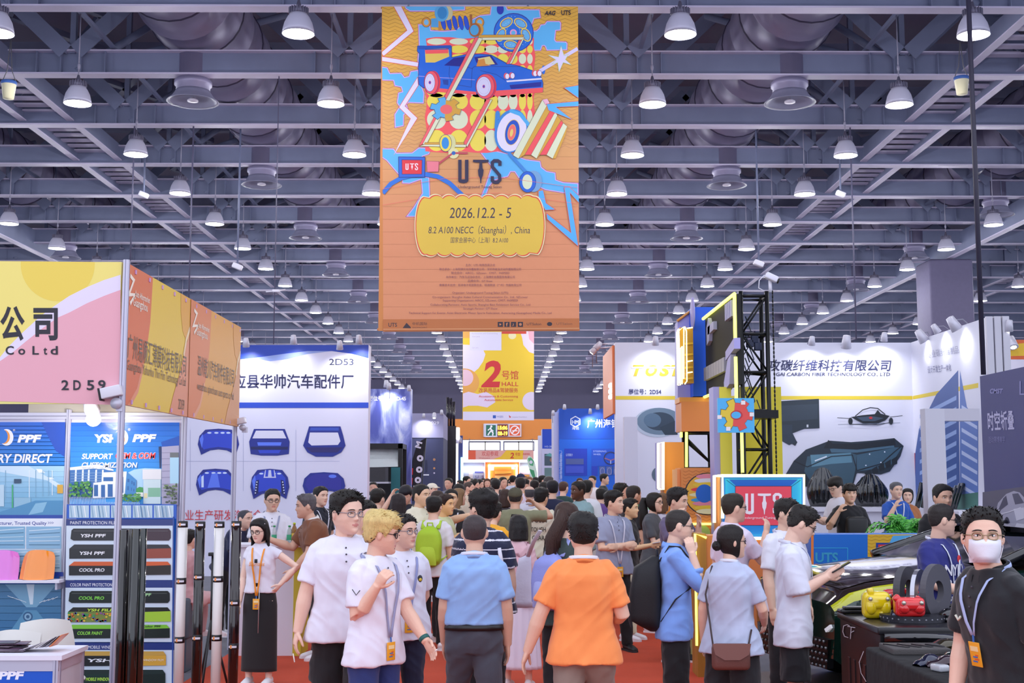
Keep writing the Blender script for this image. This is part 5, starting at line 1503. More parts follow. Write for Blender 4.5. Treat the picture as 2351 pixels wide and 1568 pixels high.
p = Print((xr - 0.001, 0, 0), (-1, 0, 0), 0.0005, clip=[(2096, 780), (2246, 730), (2246, 1300), (2096, 1300)])
p.poly([(2096, 909), (2246, 879), (2246, 890), (2096, 917)], '#dcc43a')
p.poly([(2100, 1050), (2110, 985), (2150, 905), (2200, 850), (2204, 1160), (2100, 1160)], '#3c5a9c').poly([(2204, 850), (2220, 935), (2246, 960), (2246, 1180), (2204, 1160)], '#5f7cc0')
p.hold()
for i in range(9):
 y = 930 + i * 26
 p.poly([(2112, y + 22), (2196, y - 22), (2196, y - 12), (2112, y + 31)], '#8fa9dc').poly([(2208, y), (2244, y + 22), (2244, y + 30), (2208, y + 9)], '#b9c8ec')
p.hold(False)
p.poly([(2096, 1150), (2246, 1130), (2246, 1180), (2096, 1190)], '#4a7a70').poly([(2096, 1180), (2246, 1165), (2246, 1210), (2096, 1210)], '#5fa0b4').line([(2100, 1160), (2100, 1040)], 3, '#a8304a')
p.text('专业碳纤维制品', 2130, 822, 14, '#a9aac4', width=74, rot=-10).text('设计开发生产一体化', 2131, 856, 13, '#6a6c94', width=54, rot=-6)
p.build('side_print', ss, 0.5)
for x, y, Y, pw, aim, nm in ((1505, 786, Yc, 120, (0, 0.35, -1), 'above the yellow lettering'), (1864, 786, Yc, 120, (0, 0.35, -1), 'above the dark title, leftmost'), (1943, 790, Yc, 100, (0, 0.35, -1), 'right of the middle of the dark title'), (2030, 777, Yc, 120, (0, 0.35, -1), 'above the end of the dark title'), (2118, 776, 24.0, 90, (0.6, 0, -1), 'at the inner corner of the white stand'), (2150, 758, 23.0, 60, (0.6, 0, -1), 'in the middle of the white side wall top'), (2192, 748, 22.0, 70, (0.6, 0, -1), 'large one near the end of the white side wall')):
 floodlight(x, y, Y - 0.35 if Y == Yc else Y, 'white spotlight ' + nm, pw, aim=aim, size=2.2 if x in (1943, 2192, 2118) else 1.5, arm=0.4 if Y == Yc else 0.0, bx=0.0 if Y == Yc else xr + .1 - at(x, y, Y)[0])
floodlight(2316, 752, 21.0, 'white spotlight on an arm right of the white end posts', 0, size=1.6, arm=0.06, bx=xr + .3 - at(2316, 752, 21.0)[0])
floodlight(2325, 790, 25.8, 'bright round lamp before the far right orange stand', 40, size=2.2, aim=(0, -0.6, -1))
for i, (x, y) in enumerate(((1371, 796), (1362, 806))):
 floodlight(x, y, 26, ('upper' if i == 0 else 'lower') + ' spotlight reaching out on a rod left of the orange stand end', 0, size=1.5, aim=(-0.6, 0, -0.7))
tag(MB().tube([at(1371, 790, 26) + np.array([0, 0.03, 0.0]), at(1410, 788, 26)], 0.015).tube([at(1364, 800, 26) + np.array([0, 0.03, 0.0]), at(1410, 796, 26)], 0.015).build('lamp_arm', [alu], loc=at(1410, 790, 26)), 'twin rods holding two spotlights out from the orange stand end', 'lamp arm')
# white counter ledge below the printed wall, with carbon covers standing on it
ZL = hgt(1165, 24.2)
lg = thing('display_ledge', 'white display ledge along the printed carbon wall', 'display ledge', (xl + 3, 24.2, 0))
MB().box2((at(1790, 1, 24.2)[0], 24.2, ZL - 0.08), (xr - .02, Yc - 0.03, ZL)).box2((at(1790, 1, 24.2)[0], 24.3, 0), (xr - .02, Yc - 0.03, ZL - 0.08)).build('ledge_body', [white], lg)
ZM = hgt(1160, 23.5)
def cover(px, py, w, h, label, ribs, Y=24.45):
 c = at(px, py, Y)
 c[2] = ZL
 t = thing('carbon_cover', label, 'car part', c)
 V = []
 for i in range(13):
  v = i / 12
  for j in range(19):
   u = j / 9 - 1
   hw = w / 2 * (0.85 + 0.25 * math.sin(PI * min(1, v * 1.1)) - 0.35 * v ** 4)
   V.append(c + np.array([hw * u, -0.05 - 0.12 * (1 - u * u) * math.sin(PI * (0.15 + 0.8 * v)) - 0.02 * math.cos(u * ribs * PI), h * v * (1 - 0.1 * u * u) + 0.01]))
 mb = MB().grid(V, 13, 19)
 mb.grid([q + np.array([0, 0.08, 0]) for q in V], 13, 19)
 mb.build('shell', [M('#0d1216', 0.12, coat=1)], t)
 mb = MB()
 for k in range(-2, 3):
  mb.tube([c + np.array([k * w * 0.16, -0.19 + 0.012 * k * k, h * 0.2]), c + np.array([k * w * 0.14, -0.19 + 0.012 * k * k, h * 0.72])], 0.012, 6)
 mb.build('rib', [M('#161c22', 0.2, coat=1)], t)
cover(1890, 1165, 0.55, 0.75, 'rounded black carbon cover behind the man in white looking at a phone', 7)
cover(2000, 1165, 0.62, 0.62, 'wide black carbon cover between the man in black and the man in blue', 5)
for i in range(3):
 c = at(2112 + 13 * i, 1160, 23.4)
 c[2] = ZL
 t = thing('carbon_strip', 'tall black carbon panel leaning by the white portal, ' + ('left', 'middle', 'right')[i] + ' of three', 'car part', c, 'leaning carbon panels')
 MB().bbox(c + np.array([0, 0, 0.24]), (0.09, 0.05, 0.48), 0.015, 0, Matrix.Rotation(0.22, 3, 'Y')).build('panel', [M('#0d1216', 0.12, coat=1)], t)
for i in range(5):
 c = at(2168 + 8 * i, 1180, 22.4)
 c[2] = ZL
 t = thing('carbon_fin', f'slim black carbon blade leaning on the side ledge, {ORD[i]} from the left', 'car part', c, 'leaning carbon blades')
 MB().bbox(c + np.array([0, 0, 0.16 + 0.02 * i]), (0.05, 0.22, 0.32 + 0.04 * i), 0.01, 0, Matrix.Rotation(0.35, 3, 'Y')).build('blade', [M('#12181e', 0.15, coat=1)], t)
MB().box2((at(2125, 1, 22)[0], 21.3, 0), (xr - 0.01, 24.19, ZL)).build('side_ledge', [white], lg)
# portal frame
Yp = 21.0
pf = root_at('portal_frame', 'plain grey-white portal frame in front of the printed side wall', 'frame', 2140, Yp)
a, b = at(2132, 1180, Yp), at(2168, 938, Yp)
c = at(2250, 966, Yp)
MB().box2((a[0], Yp, 0), (b[0], Yp + 0.25, b[2])).build('post', [M('#cfcedb', 0.6)], pf)
MB().box2((b[0], Yp, c[2]), (c[0], Yp + 0.25, b[2])).build('lintel', [M('#c6c4d2', 0.6)], pf)
tag(MB().box2((at(1424, 1, 24.3)[0], 24.3, 0), (at(1453, 1, 24.3)[0], 24.55, hgt(957, 24.3))).build('white_column', [M('#cfcfe0', 0.6)], loc=(at(1438, 1, 24.3)[0], 24.3, 0)), 'white free-standing column before the mirror picture', 'column')
# far right orange stand
st = root_at('stand_wall', 'orange and yellow stand wall at the far right behind the end posts', 'exhibition wall', 2320, 26)
a, b = at(2304, 1100, 26), at(2420, 780, 26)
MB().box2((a[0], 26, 0), (b[0], 26.3, b[2])).build('wall_panel', [M('#dcd6e6', 0.6)], st)
p = Print((0, 25.998, 0), (0, -1, 0), 0.001)
p.rect(2304, 780, 2420, 825, '#d9622e').poly([(2304, 810), (2330, 790), (2420, 780), (2420, 815), (2304, 818)], '#e9bc2c')
p.build('wall_print', st)
# dark banner wall running toward the camera at the right
XB = 4.95
zb = hgt(862, 13.0)
y0 = 9.0
st = thing('banner_wall', 'slate blue banner wall with a grey sports car picture at the right edge', 'banner wall', (XB, 11, 0))
MB().box2((XB, y0, 0), (XB + 0.06, XB / ray(2255, 1000)[0], zb)).build('wall_panel', [M('#41447c', 0.5)], st)
p = Print((XB - 0.001, 0, 0), (-1, 0, 0), 0.0006, clip=[(2256, 862), (2480, 815), (2480, 1500), (2256, 1330)])
p.poly([(2256, 1130), (2480, 1100), (2480, 1600), (2256, 1600)], '#5a5870')
p.text('CMST', 2273, 903, 11, '#8f90c4', width=30, bold=0.03, shear=0.2).text('时空折叠', 2269, 985, 34, '#b4b4d8', width=60, bold=0.02, rot=-3).text('活动赛博美学', 2270, 1016, 12, '#7f80b4', width=38, rot=-2).line([(2343, 875), (2343, 905), (2352, 905)], 3, '#8f90c4')
Zc = lambda *q: [(1760 + x * 0.34441, 700 + y * 0.34441) for x, y in q]
p.poly(Zc((1530, 1380), (1545, 1320), (1600, 1260), (1650, 1240), (1690, 1250), (1760, 1330), (1800, 1600), (1700, 1600), (1560, 1500)), '#a5a4bc').poly(Zc((1550, 1360), (1580, 1290), (1600, 1270), (1612, 1330), (1560, 1370)), '#4a4a66').poly(Zc((1640, 1260), (1680, 1255), (1720, 1320), (1660, 1330)), '#55556f').ell(*Zc((1605, 1500))[0], 8, 30, '#3c3b52').poly(Zc((1650, 1360), (1720, 1350), (1730, 1420), (1670, 1440)), '#cfcee2').line(Zc((1540, 1400), (1620, 1380), (1700, 1350)), 2, '#d9d8ea')
p.build('wall_print', st)
# ---- the black truss tower with neon signs
Yt = 16.0
xa, xb = at(1705, 900, Yt)[0], at(1765, 900, Yt)[0]
zt = hgt(668, Yt)
tr = M('#141518', 0.35, 0.5)
tw = thing('truss_tower', 'tall black truss tower carrying the neon signs', 'truss tower', ((xa + xb) / 2, Yt, 0))
mb = MB()
for x in (xa, xb):
 for y in (Yt, Yt + 0.36):
  mb.tube([(x, y, 0), (x, y, zt)], 0.028, 10)
mb.build('upright', [tr], tw)
z = 0.3
while z < zt + .3:
 z_ = min(z, zt - .02)
 MB().tube([(xa, Yt, z_), (xb, Yt, z_), (xb, Yt + .36, z_), (xa, Yt + .36, z_), (xa, Yt, z_)], 0.02, 8).build('rung', [tr], tw)
 z += 0.49
z, k = 0.3, 0
while z + 0.49 < zt:
 for y in (Yt, Yt + 0.36):
  e = [(xa, y, z), (xb, y, z + 0.49)] if k % 2 else [(xb, y, z), (xa, y, z + 0.49)]
  MB().tube(e, 0.014, 6).build('diagonal_brace', [tr], tw)
 z, k = z + 0.49, k + 1
mb = MB()
for i in range(60):
 mb.ell((xb + 0.07, Yt - 0.03, zt - 0.02 - i * 0.055), (0.012, 0.012, 0.03), 0, 6, 4)
mb.build('hoist_chain', [tr], tw)
rnd = random.Random(4)
mb = MB()
for k in range(7):
 x, z = rnd.uniform(xa + 0.05, xb - 0.1), zt - 0.3 - 0.18 * k
 mb.tube([(x, Yt + 0.2, z), (x + 0.06, Yt + 0.15, z - 0.2), (x - 0.03, Yt + 0.2, z - 0.36), (x + 0.04, Yt + 0.18, z - 0.6)], 0.008, 5)
mb.build('loose_cable', [M('#26303c', 0.5)], tw)
mb = MB()
for x, z in ((xa + 0.14, hgt(785, Yt)), (xa + 0.24, hgt(792, Yt)), (xa + 0.2, hgt(775, Yt))):
 mb.bbox((x, Yt + 0.18, z), (0.09, 0.08, 0.1), 0.01)
mb.build('junction_box', [M('#26304e', 0.5)], tw)
# camera on top
c = at(1768, 640, Yt + 0.1)
t = thing('security_camera', 'white bullet security camera on top of the black truss tower', 'camera', (c[0], Yt + 0.1, zt))
MB().tube([(c[0], Yt + 0.1, zt), (c[0], Yt + 0.1, c[2] - 0.02)], 0.022, 10).build('mount', [white], t)
MB().bbox((c[0] + 0.01, Yt + 0.06, c[2] + 0.01), (0.17, 0.1, 0.085), 0.02, 0, Matrix.Rotation(0.45, 3, 'Y')).build('camera_body', [white], t)
MB().lathe([(0.035, 0), (0.035, 0.02)], (c[0] + 0.085, Yt + 0.045, c[2] - 0.035), 14, axis=(0.9, -0.2, -0.4)).build('lens', [black], t)
MB().tube([(c[0] - 0.07, Yt + 0.1, c[2] + 0.05), (c[0] - 0.14, Yt + 0.1, c[2] - 0.02), (c[0] - 0.15, Yt + 0.1, c[2] - 0.12), (c[0] - 0.05, Yt + 0.1, zt)], 0.007, 6).build('cable', [white], t)
# black neon sign facing the aisle
xs = xa - 0.06
Ys0, Ys1 = Yt - 0.05, xs / ray(1620, 800)[0]
zs1, zs0 = hgt(674, Ys0), hgt(882, Ys0)
sg = thing('neon_sign', 'large black sign edged with yellow neon, facing the aisle from the truss tower', 'neon sign', (xs, Ys0, zs0))
MB().box2((xs, Ys0, zs0), (xs + 0.05, Ys1, zs1)).build('sign_board', [M('#0b0c0a', 0.7)], sg)
mb = MB()
mb.tube([(xs - 0.03, Ys1, zs1), (xs - 0.03, Ys0, zs1), (xs - 0.03, Ys0, zs0 + 0.5)], 0.022, 8)
mb.tube([(xs - 0.03, Ys0, zs0 + 0.35), (xs - 0.03, Ys0, zs0 - 0.35)], 0.022, 8).tube([(xs - 0.03, Ys1, zs0), (xs - 0.03, Ys0 + 0.5, zs0), (xs - 0.03, Ys0 + 0.5, zs0 - 0.1)], 0.022, 8)
mb.build('neon_tube', [neon], sg)
L_ = Ys1 - Ys0
w3 = lambda u, v, d=-0.05: np.array([xs + d, Ys1 - u * L_, zs0 + v * (zs1 - zs0)])
mb = MB()
for i in range(8):
 mb.prism([w3(0.04 + i * 0.085, 0.2), w3(0.115 + i * 0.085, 0.2), w3(0.115 + i * 0.085, 0.36), w3(0.04 + i * 0.085, 0.36)], (0, 0, 0), (0.05, 0, 0))
mb.build('small_letters', [M('#a9a8b4', 0.5)], sg)
mb = MB()
mb.prism([w3(0.16, 0.62), w3(0.24, 0.66), w3(0.28, 0.84), w3(0.22, 0.95), w3(0.16, 0.84)], (0, 0, 0), (0.05, 0, 0)).build('white_emblem', [M('#b4b4d4', 0.5)], sg)
mb = MB().prism([w3(0.2, 0.74), w3(0.4, 0.76), w3(0.4, 0.86), w3(0.2, 0.84)], (0, 0, 0), (0.05, 0, 0))
mb.build('white_bar', [M('#b4b4d4', 0.5)], sg)
mb = MB()
for i in range(4):
 mb.prism([w3(0.76 + i * 0.05, 0.76), w3(0.79 + i * 0.05, 0.77), w3(0.79 + i * 0.05, 0.95), w3(0.76 + i * 0.05, 0.95)], (0, 0, 0), (0.05, 0, 0))
mb.build('number_strokes', [M('#b4b4d4', 0.5)], sg)
mb = MB().prism([w3(0.8, 0.3), w3(1.05, 0.38), w3(1.05, 0.5), w3(0.8, 0.4)], (-0.02, 0, 0), (0.06, 0, 0)).prism([w3(0.86, 0.3), w3(0.95, 0.34), w3(0.9, 0.02), w3(0.75, -0.04), (w3(0.74, 0.06))], (-0.02, 0, 0), (0.06, 0, 0))
mb.build('lilac_arrow', [lilac], sg)
# blue, lilac and orange boxes behind the sign
Yq = Ys1 + 0.12
bx = root_at('sign_block', 'bright blue sign block with a lilac wing and an orange foot behind the neon sign', 'sign block', 1610, Yq)
a, b = at(1592, 910, Yq), at(1640, 705, Yq)
MB().box2((a[0], Yq, a[2]), (b[0], Yq + 0.5, b[2])).build('blue_box', [M('#0f5ae0', 0.5)], bx)
e = [at(x, y, Yq + 0.3) for x, y in ((1556, 738), (1590, 712), (1592, 990), (1556, 990))]
MB().prism(e, (0, 0, 0), (0, 0.3, 0)).build('lilac_wing', [lilac], bx)
MB().tube([at(1555, 737, Yq + 0.28), at(1590, 711, Yq + 0.28)], 0.02).build('orange_edge', [M('#e8a050', 0.5)], bx)
MB().ell(at(1590, 720, Yq - 0.02), (0.025, 0.2, 0.25)).build('round_plate', [lilac], bx)
panel(bx, 'orange_foot', 1565, 922, 1642, 990, Yq - 0.2, M('#e08a4a', 0.5), 0.6)
panel(bx, 'foot_edge', 1560, 912, 1640, 924, Yq - 0.15, M('#e8a04a', 0.5), 0.5)
lt = root_at('letter_sign', 'gold-sided illuminated letter sign left of the bright blue block', 'illuminated sign', 1572, Yq - 0.6)
panel(lt, 'gold_body', 1562, 752, 1591, 880, Yq - 0.5, M('#b8862c', 0.25, 0.6), 0.3)
mb = MB()
for q in ([(1554, 762), (1556, 884)], [(1557, 760), (1570, 750), (1570, 870)], [(1557, 884), (1562, 884), (1562, 800), (1566, 795), (1566, 882)], [(1572, 750), (1576, 760), (1577, 875), (1572, 882)], [(1577, 754), (1590, 752)], [(1577, 830), (1590, 828)], [(1577, 856), (1590, 854)]):
 mb.tube([at(x, y, Yq - 0.62) for x, y in q], 0.01, 6)
mb.build('light_tube', [neonw], lt)
mb = MB()
for y in (790, 815, 845, 870):
 c0, c1 = at(1572, y, Yq - 0.52), at(1591, y - 2, Yq - 0.52)
 mb.bar(c0, c1, 0.03, 0.03)
mb.build('gold_bar', [M('#d9a83c', 0.2, 0.7)], lt)
gp_ = root_at('gear_panel', 'light blue panel with a yellow and red gear on the truss tower', 'sign', 1690, 15.5)
panel(gp_, 'panel_board', 1649, 914, 1731, 993, 15.5, M('#4fb2ea', 0.5), 0.06)
p = Print((0, 15.499, 0), (0, -1, 0), 0.0006)
g = gearpts(1691, 952, 27, 38, 6, 0.1)
p.shape(g, '#e3c53c', '#6a5a2a', 1.2).poly(clip_poly(g, [(1690, 900), (1740, 900), (1740, 1000), (1680, 1000)]), '#e0504c').ell(1691, 953, 14, 11, '#b9343c').ell(1690, 953, 11, 8, '#4fb2ea')
for x, y in ((1652, 958), (1726, 952), (1672, 985), (1706, 925)):
 p.rect(x - 5, y - 5, x + 5, y + 4, '#f0e6e6')
p.build('gear_print', gp_)
c = at(1690, 950, 15.5)
MB().box2((xa - 0.3, 15.55, c[2] - 0.05), (xb + 0.02, Yt - 0.02, c[2] + 0.05)).build('bracket', [tr], gp_)
cl = root_at('sign_column', 'lilac and yellow column under the gear panel', 'column', 1660, 16.4)
a, b = at(1641, 1100, 16.45), at(1655, 888, 16.45)
MB().box2((a[0], 16.45, 0), (b[0], 16.8, b[2])).build('lilac_side', [lilac], cl)
a, b = at(1656, 1100, 16.4), at(1679, 888, 16.4)
MB().box2((a[0], 16.42, 0), (b[0], 16.8, b[2])).build('yellow_front', [M('#ecdf4e', 0.5)], cl)
yp = root_at('yellow_board', 'yellow board standing behind the black truss tower', 'panel', 1750, 16.9)
a, b = at(1703, 1100, 16.95), at(1793, 888, 16.95)
MB().box2((a[0], 16.95, 0), (b[0], 17.0, b[2])).build('board', [M('#e0cf2f', 0.5)], yp)
MB().tube([(xa - 0.04, Yt - 0.1, hgt(990, Yt)), (xa - 0.04, Yt - 0.1, hgt(1085, Yt))], 0.02).build('neon_tube', [neon], cl)
# small truss, orange pillar, patterned box
Yv = 18.5
s2 = root_at('truss_segment', 'short black truss between the orange foot and the patterned box', 'truss', 1605, Yv)
mb = MB()
a, b = at(1578, 1076, Yv), at(1637, 990, Yv)
for x in (a[0], b[0]):
 for y in (Yv, Yv + 0.35):
  mb.tube([(x, y, 0), (x, y, b[2])], 0.028, 8)
mb.build('upright', [tr], s2)
mb = MB()
for z in (a[2], b[2] - 0.03):
 mb.tube([(a[0], Yv, z), (b[0], Yv, z)], 0.024, 8)
for d in (0.0, 0.03, 0.06):
 mb.tube([(a[0], Yv + d, b[2] - 0.1 - d), (b[0], Yv + d, a[2] + 0.05)], 0.013, 6)
mb.build('diagonal_brace', [tr], s2)
MB().tube([at(1564, 992, Yv - 0.05), at(1564, 1004, Yv - 0.05)], 0.02).tube([at(1576, 992, Yv - 0.05), at(1576, 1072, Yv - 0.05)], 0.02).build('neon_tube', [neon], s2)
op = root_at('neon_pillar', 'orange pillar outlined with a pale neon frame left of the tower', 'pillar', 1540, 18)
a, b = at(1524, 1100, 18), at(1570, 1015, 18)
MB().box2((a[0], 18, 0), (b[0], 18.4, b[2])).build('pillar_body', [M('#ef9a3c', 0.5)], op)
mb = MB()
mb.tube([at(1511, 1122, 17.9), at(1511, 1018, 17.9), at(1523, 1015, 17.9), at(1523, 1124, 17.9), at(1511, 1122, 17.9)], 0.018)
mb.build('neon_tube', [neonw], op)
panel(op, 'frame_back', 1511, 1016, 1524, 1124, 17.95, lilac, 0.3)
zx = root_at('patterned_box', 'orange zigzag box with a striped oval and blue disc picture', 'display box', 1600, 17)
a, b = at(1568, 1350, 17), at(1641, 1074, 17)
MB().box2((a[0], 17, 0), (b[0], 17.6, b[2])).build('box_body', [M('#df8a44', 0.5)], zx)
c0 = at(1556, 1350, 17.2)
MB().box2((c0[0], 17.1, 0), (a[0] - 0.002, 17.6, b[2] - 0.02)).build('side_face', [M('#e8965a', 0.5)], zx)
p = Print((0, 16.999, 0), (0, -1, 0), 0.0005, clip=[(1568, 1074), (1641, 1074), (1641, 1350), (1568, 1350)])
p.hold()
for i in range(22):
 p.line([(1566 + j * 8, 1080 + i * 7.5 + (4 if j % 2 else 0)) for j in range(11)], 1.2, '#c26f34')
p.hold(False)
p.ell(1625, 1134, 54, 49, '#2a2730').ell(1626, 1134, 52, 47, '#e9b13c')
for i, (y, cc) in enumerate(((1094, '#e58aa0'), (1104, '#dfe0ea'), (1113, '#e8c63c'), (1124, '#e0404a'), (1136, '#e6dfa8'), (1148, '#3a9ad0'), (1156, '#e58aa0'), (1166, '#e8c63c'), (1174, '#e9e3b8'))):
 p.ell(1628, y, 46 - abs(i - 4) * 4, 6, cc)
p.ell(1617, 1133, 20, 21, '#1f66c8')
p.rect(1560, 1204, 1645, 1206, '#b8602c').ell(1615, 1226, 16, 20, '#a8c06a')
p.build('box_print', zx)
MB().tube([at(1578, 1203, 16.95), at(1641, 1203, 16.95)], 0.016).build('neon_tube', [neon], zx)
# framed sign in neon
Yu = 15.2
us = root_at('framed_sign', 'blue framed red sign inside a bright yellow neon frame', 'neon sign', 1750, Yu)
panel(us, 'frame_board', 1660, 1092, 1846, 1236, Yu, M('#1879d8', 0.5), 0.12)
p = Print((0, Yu - 0.001, 0), (0, -1, 0), 0.0006)
p.rect(1665, 1099, 1840, 1229, '#2bb4e8').poly([(1674, 1101), (1832, 1101), (1814, 1116), (1690, 1116)], '#1660c8').poly([(1674, 1228), (1832, 1228), (1814, 1206), (1690, 1206)], '#1a86dc').rect(1688, 1116, 1817, 1206, '#ec4a5e')
p.line([(1668, 1102), (1688, 1117)], 0.9, '#17305a').line([(1838, 1102), (1817, 1117)], 0.9, '#17305a').line([(1688, 1116), (1817, 1116), (1817, 1206), (1688, 1206)], 1, '#17305a', True)
uts(p, 1711, 1133, 1795, 1181, '#f4eaf2')
p.text('Underground Tuning Salon', 1704, 1191, 5.4, '#f4eaf2', width=98)
p.build('sign_print', us)
mb = MB()
mb.tube([at(1659, 1190, Yu - 0.04), at(1659, 1092, Yu - 0.04), at(1846, 1092, Yu - 0.04), at(1846, 1236, Yu - 0.04), at(1700, 1236, Yu - 0.04)], 0.02).tube([at(1640, 1200, Yu + 0.3), at(1640, 1093, Yu + 0.3), at(1659, 1092, Yu - 0.04)], 0.02)
mb.build('neon_tube', [neonw], us)
a, b = at(1660, 1236, Yu), at(1846, 1236, Yu)
MB().box2((a[0], Yu + 0.01, 0), (b[0], Yu + 0.6, a[2])).build('plinth', [M('#dd7f44', 0.5)], us)
MB().box2((at(1640, 1, Yu + 0.3)[0], Yu + 0.1, 0), (a[0] - 0.003, Yu + 0.6, hgt(1095, Yu))).build('side_face', [M('#e8964a', 0.5)], us)
# wooden post with neon edges
Yw = 12.4
wp = root_at('wooden_post', 'wood-grained post edged in yellow neon beside the man in the blue shirt', 'post', 1610, Yw)
a, b = at(1601, 1455, Yw), at(1621, 1225, Yw)
MB().box2((a[0], Yw, 0), (b[0], Yw + 0.35, b[2])).build('post_body', [M('#a9762c', 0.5, var=0.35, vscale=3, stretch=(6, 6, 0.6))], wp)
MB().box2((b[0], Yw + 0.02, 0), (b[0] + 0.22, Yw + 0.35, b[2] - 0.02)).build('orange_side', [M('#e08a44', 0.5)], wp)
MB().tube([(a[0] - 0.01, Yw - 0.02, 0.3), (a[0] - 0.01, Yw - 0.02, b[2]), (b[0], Yw - 0.02, b[2] - 0.04)], 0.012).build('neon_tube', [neon], wp)
yb_ = root_at('yellow_block', 'yellow floor block with a neon top edge behind the blue shirted man', 'block', 1592, 13.5)
a, b = at(1585, 1450, 13.5), at(1602, 1390, 13.5)
MB().box2((a[0] - 0.06, 13.5, 0), (b[0] + 0.02, 13.9, b[2])).build('block_body', [M('#d9d48a', 0.5)], yb_)
MB().tube([(a[0] - 0.06, 13.47, b[2]), (b[0], 13.47, b[2])], 0.015).build('neon_tube', [neon], yb_)
# low blue counter and palms
Yk = 14.2
kt = root_at('low_counter', 'low blue and yellow printed counter behind the car bonnet', 'counter', 1990, Yk)
a, b = at(1862, 1330, Yk), at(2215, 1227, Yk)
MB().box2((a[0], Yk, 0), (b[0], Yk + 0.4, b[2])).build('counter_body', [M('#1a6fd0', 0.5)], kt)
p = Print((0, Yk - 0.001, 0), (0, -1, 0), 0.0005, clip=[(1862, 1227), (2215, 1227), (2215, 1330), (1862, 1330)])
p.rect(1862, 1227, 1868, 1330, '#e8803c').rect(1992, 1227, 2215, 1330, '#e2b430').line([(1868, 1258), (1946, 1258), (1946, 1296)], 1.4, '#39b4e4').text('UTS', 1872, 1290, 22, '#3aa0c8', width=52, bold=0.03)
p.hold()
for i in range(9):
 p.line([(1992 + j * 9, 1230 + i * 8 + (3 if j % 2 else 0)) for j in range(9)], 1, '#c0902c')
p.hold(False)
p.poly([(2000, 1270), (2010, 1260), (2030, 1270), (2050, 1230), (2110, 1228), (2125, 1250), (2110, 1290), (2005, 1290)], '#58b0e8').rect(2011, 1246, 2048, 1274, '#1f3f98').rect(2016, 1250, 2044, 1270, '#d8343c')
uts(p, 2021, 1254, 2039, 1266, '#f4e6ee')
p.line([(2050, 1262), (2070, 1262), (2090, 1240), (2112, 1232)], 5, '#d8523c')
p.build('counter_print', kt)
def palm(px, py, Y, r, label, n=26, seed=1, base=1.0, cm='#3f9a3a'):
 rnd = random.Random(seed)
 c = at(px, py, Y)
 t = thing('potted_palm', label, 'plant', (c[0], Y, 0))
 z0 = c[2] - r * 0.9
 MB().lathe([(0.13, 0.0), (0.19, z0 - 0.02), (0.17, z0)], (c[0], Y, 0), 18).build('pot', [M('#d9d6d2', 0.4)], t)
 mb = MB()
 for i in range(n):
  a_, el = rnd.uniform(0, 2 * PI), rnd.uniform(0.55, 1.4)
  L = r * rnd.uniform(1.1, 1.6)
  P = []
  for k in range(9):
   s = k / 8
   P.append(np.array([c[0] + math.cos(a_) * L * s * math.cos(el) * 1.1, Y + math.sin(a_) * L * s * math.cos(el) * 0.8, z0 + L * s * math.sin(el) - 0.55 * L * s ** 2.4]))
  mb.tube(P, [0.006 * (1 - 0.8 * k / 8) for k in range(9)], 4)
  for k in range(2, 9):
   d = P[k] - P[k - 1]
   d /= np.linalg.norm(d)
   sd = np.cross(d, (0, 0, 1.0))
   sd /= np.linalg.norm(sd) + 1e-6
   for s_ in (-1, 1):
    for off in (0, 0.5):
     b0 = P[k] - d * off * L / 8
     e = b0 + sd * s_ * L * 0.2 * math.sin(PI * (k - 1) / 9) + d * 0.1 * L - np.array([0, 0, 0.05 * L])
     w = d * 0.018 * (L / 0.4)
     mid = (b0 + e) / 2 + np.array([0, 0, 0.012])
     mb.add([b0 - w * 0.3, mid - w * 0.5, e, mid + w * 0.5, b0 + w * 0.3], [[0, 1, 2, 3, 4]], 1 if (i + k) % 3 else 0)
 mb.build('fronds', [M(cm, 0.45), M('#62b94a', 0.45)], t)
palm(2078, 1170, 15.0, 0.46, 'green potted palm above the low blue counter', 42, 2)
palm(2134, 1178, 15.7, 0.34, 'smaller dark green palm right of the counter palm', 26, 3, cm='#2f7a3a')
palm(1345, 1180, 20, 0.34, 'bright green palm behind the man in the blue and green shirt', 34, 5, cm='#4cae3c')
palm(1466, 1140, 22, 0.3, 'thin palm by the white column behind two men in black', 14, 6, cm='#6f9a8a')
palm(1075, 1106, 50, 0.5, 'green palm at the foot of the glowing white columns', 24, 8, cm='#4fae5a')
# ================================================================ car and display tables on the right
FN = np.array([2.5, 10.95, 0.0])
BKV = np.array([.953, .303, 0.0])
SDV = np.array([.303, -.953, 0.0])
CP = lambda s, t, z: FN + BKV * s + SDV * t + np.array([0, 0, z])
plat = MB().prism([CP(-.25, -1.1, 0), CP(-.25, 1.1, 0), CP(2.0, 1.1, 0), CP(2.0, -1.1, 0)], (0, 0, .0), (0, 0, .1)).build('car_platform', [M('#5a5c66', .5)], loc=(FN[0], FN[1], 0))
tag(plat, 'low grey platform under the dark show car', 'platform')
car = thing('show_car', 'dark glossy show car with brown bonnet and yellow-green nose stripe behind the display tables', 'car', FN + (0, 0, .1))
ST = [(-.02, .62, .45, .86, .90), (.05, .80, .36, .97, 1.02), (.22, .89, .33, 1.02, 1.08), (.6, .93, .33, 1.06, 1.13), (1.0, .95, .33, 1.09, 1.17), (1.35, .95, .33, 1.11, 1.2), (2.4, .95, .33, 1.12, 1.22), (4.3, .9, .4, 1.1, 1.2)]
V, nv = [], 25
for s_, hw, z0, zs, zt in ST:
 for j in range(nv):
  u = j / (nv - 1) * 2 - 1
  a = abs(u)
  if a > .55:
   k = (a - .55) / .45
   t, z = hw * (1 - .06 * k * k), zs - (zs - z0) * k
  else:
   t, z = hw * (a / .55) ** .9 * (.99 - .04 * (a > .5)), zt - (zt - zs) * (a / .55) ** 3.5
  V.append(CP(s_, math.copysign(t, u), z))
ns = len(ST)
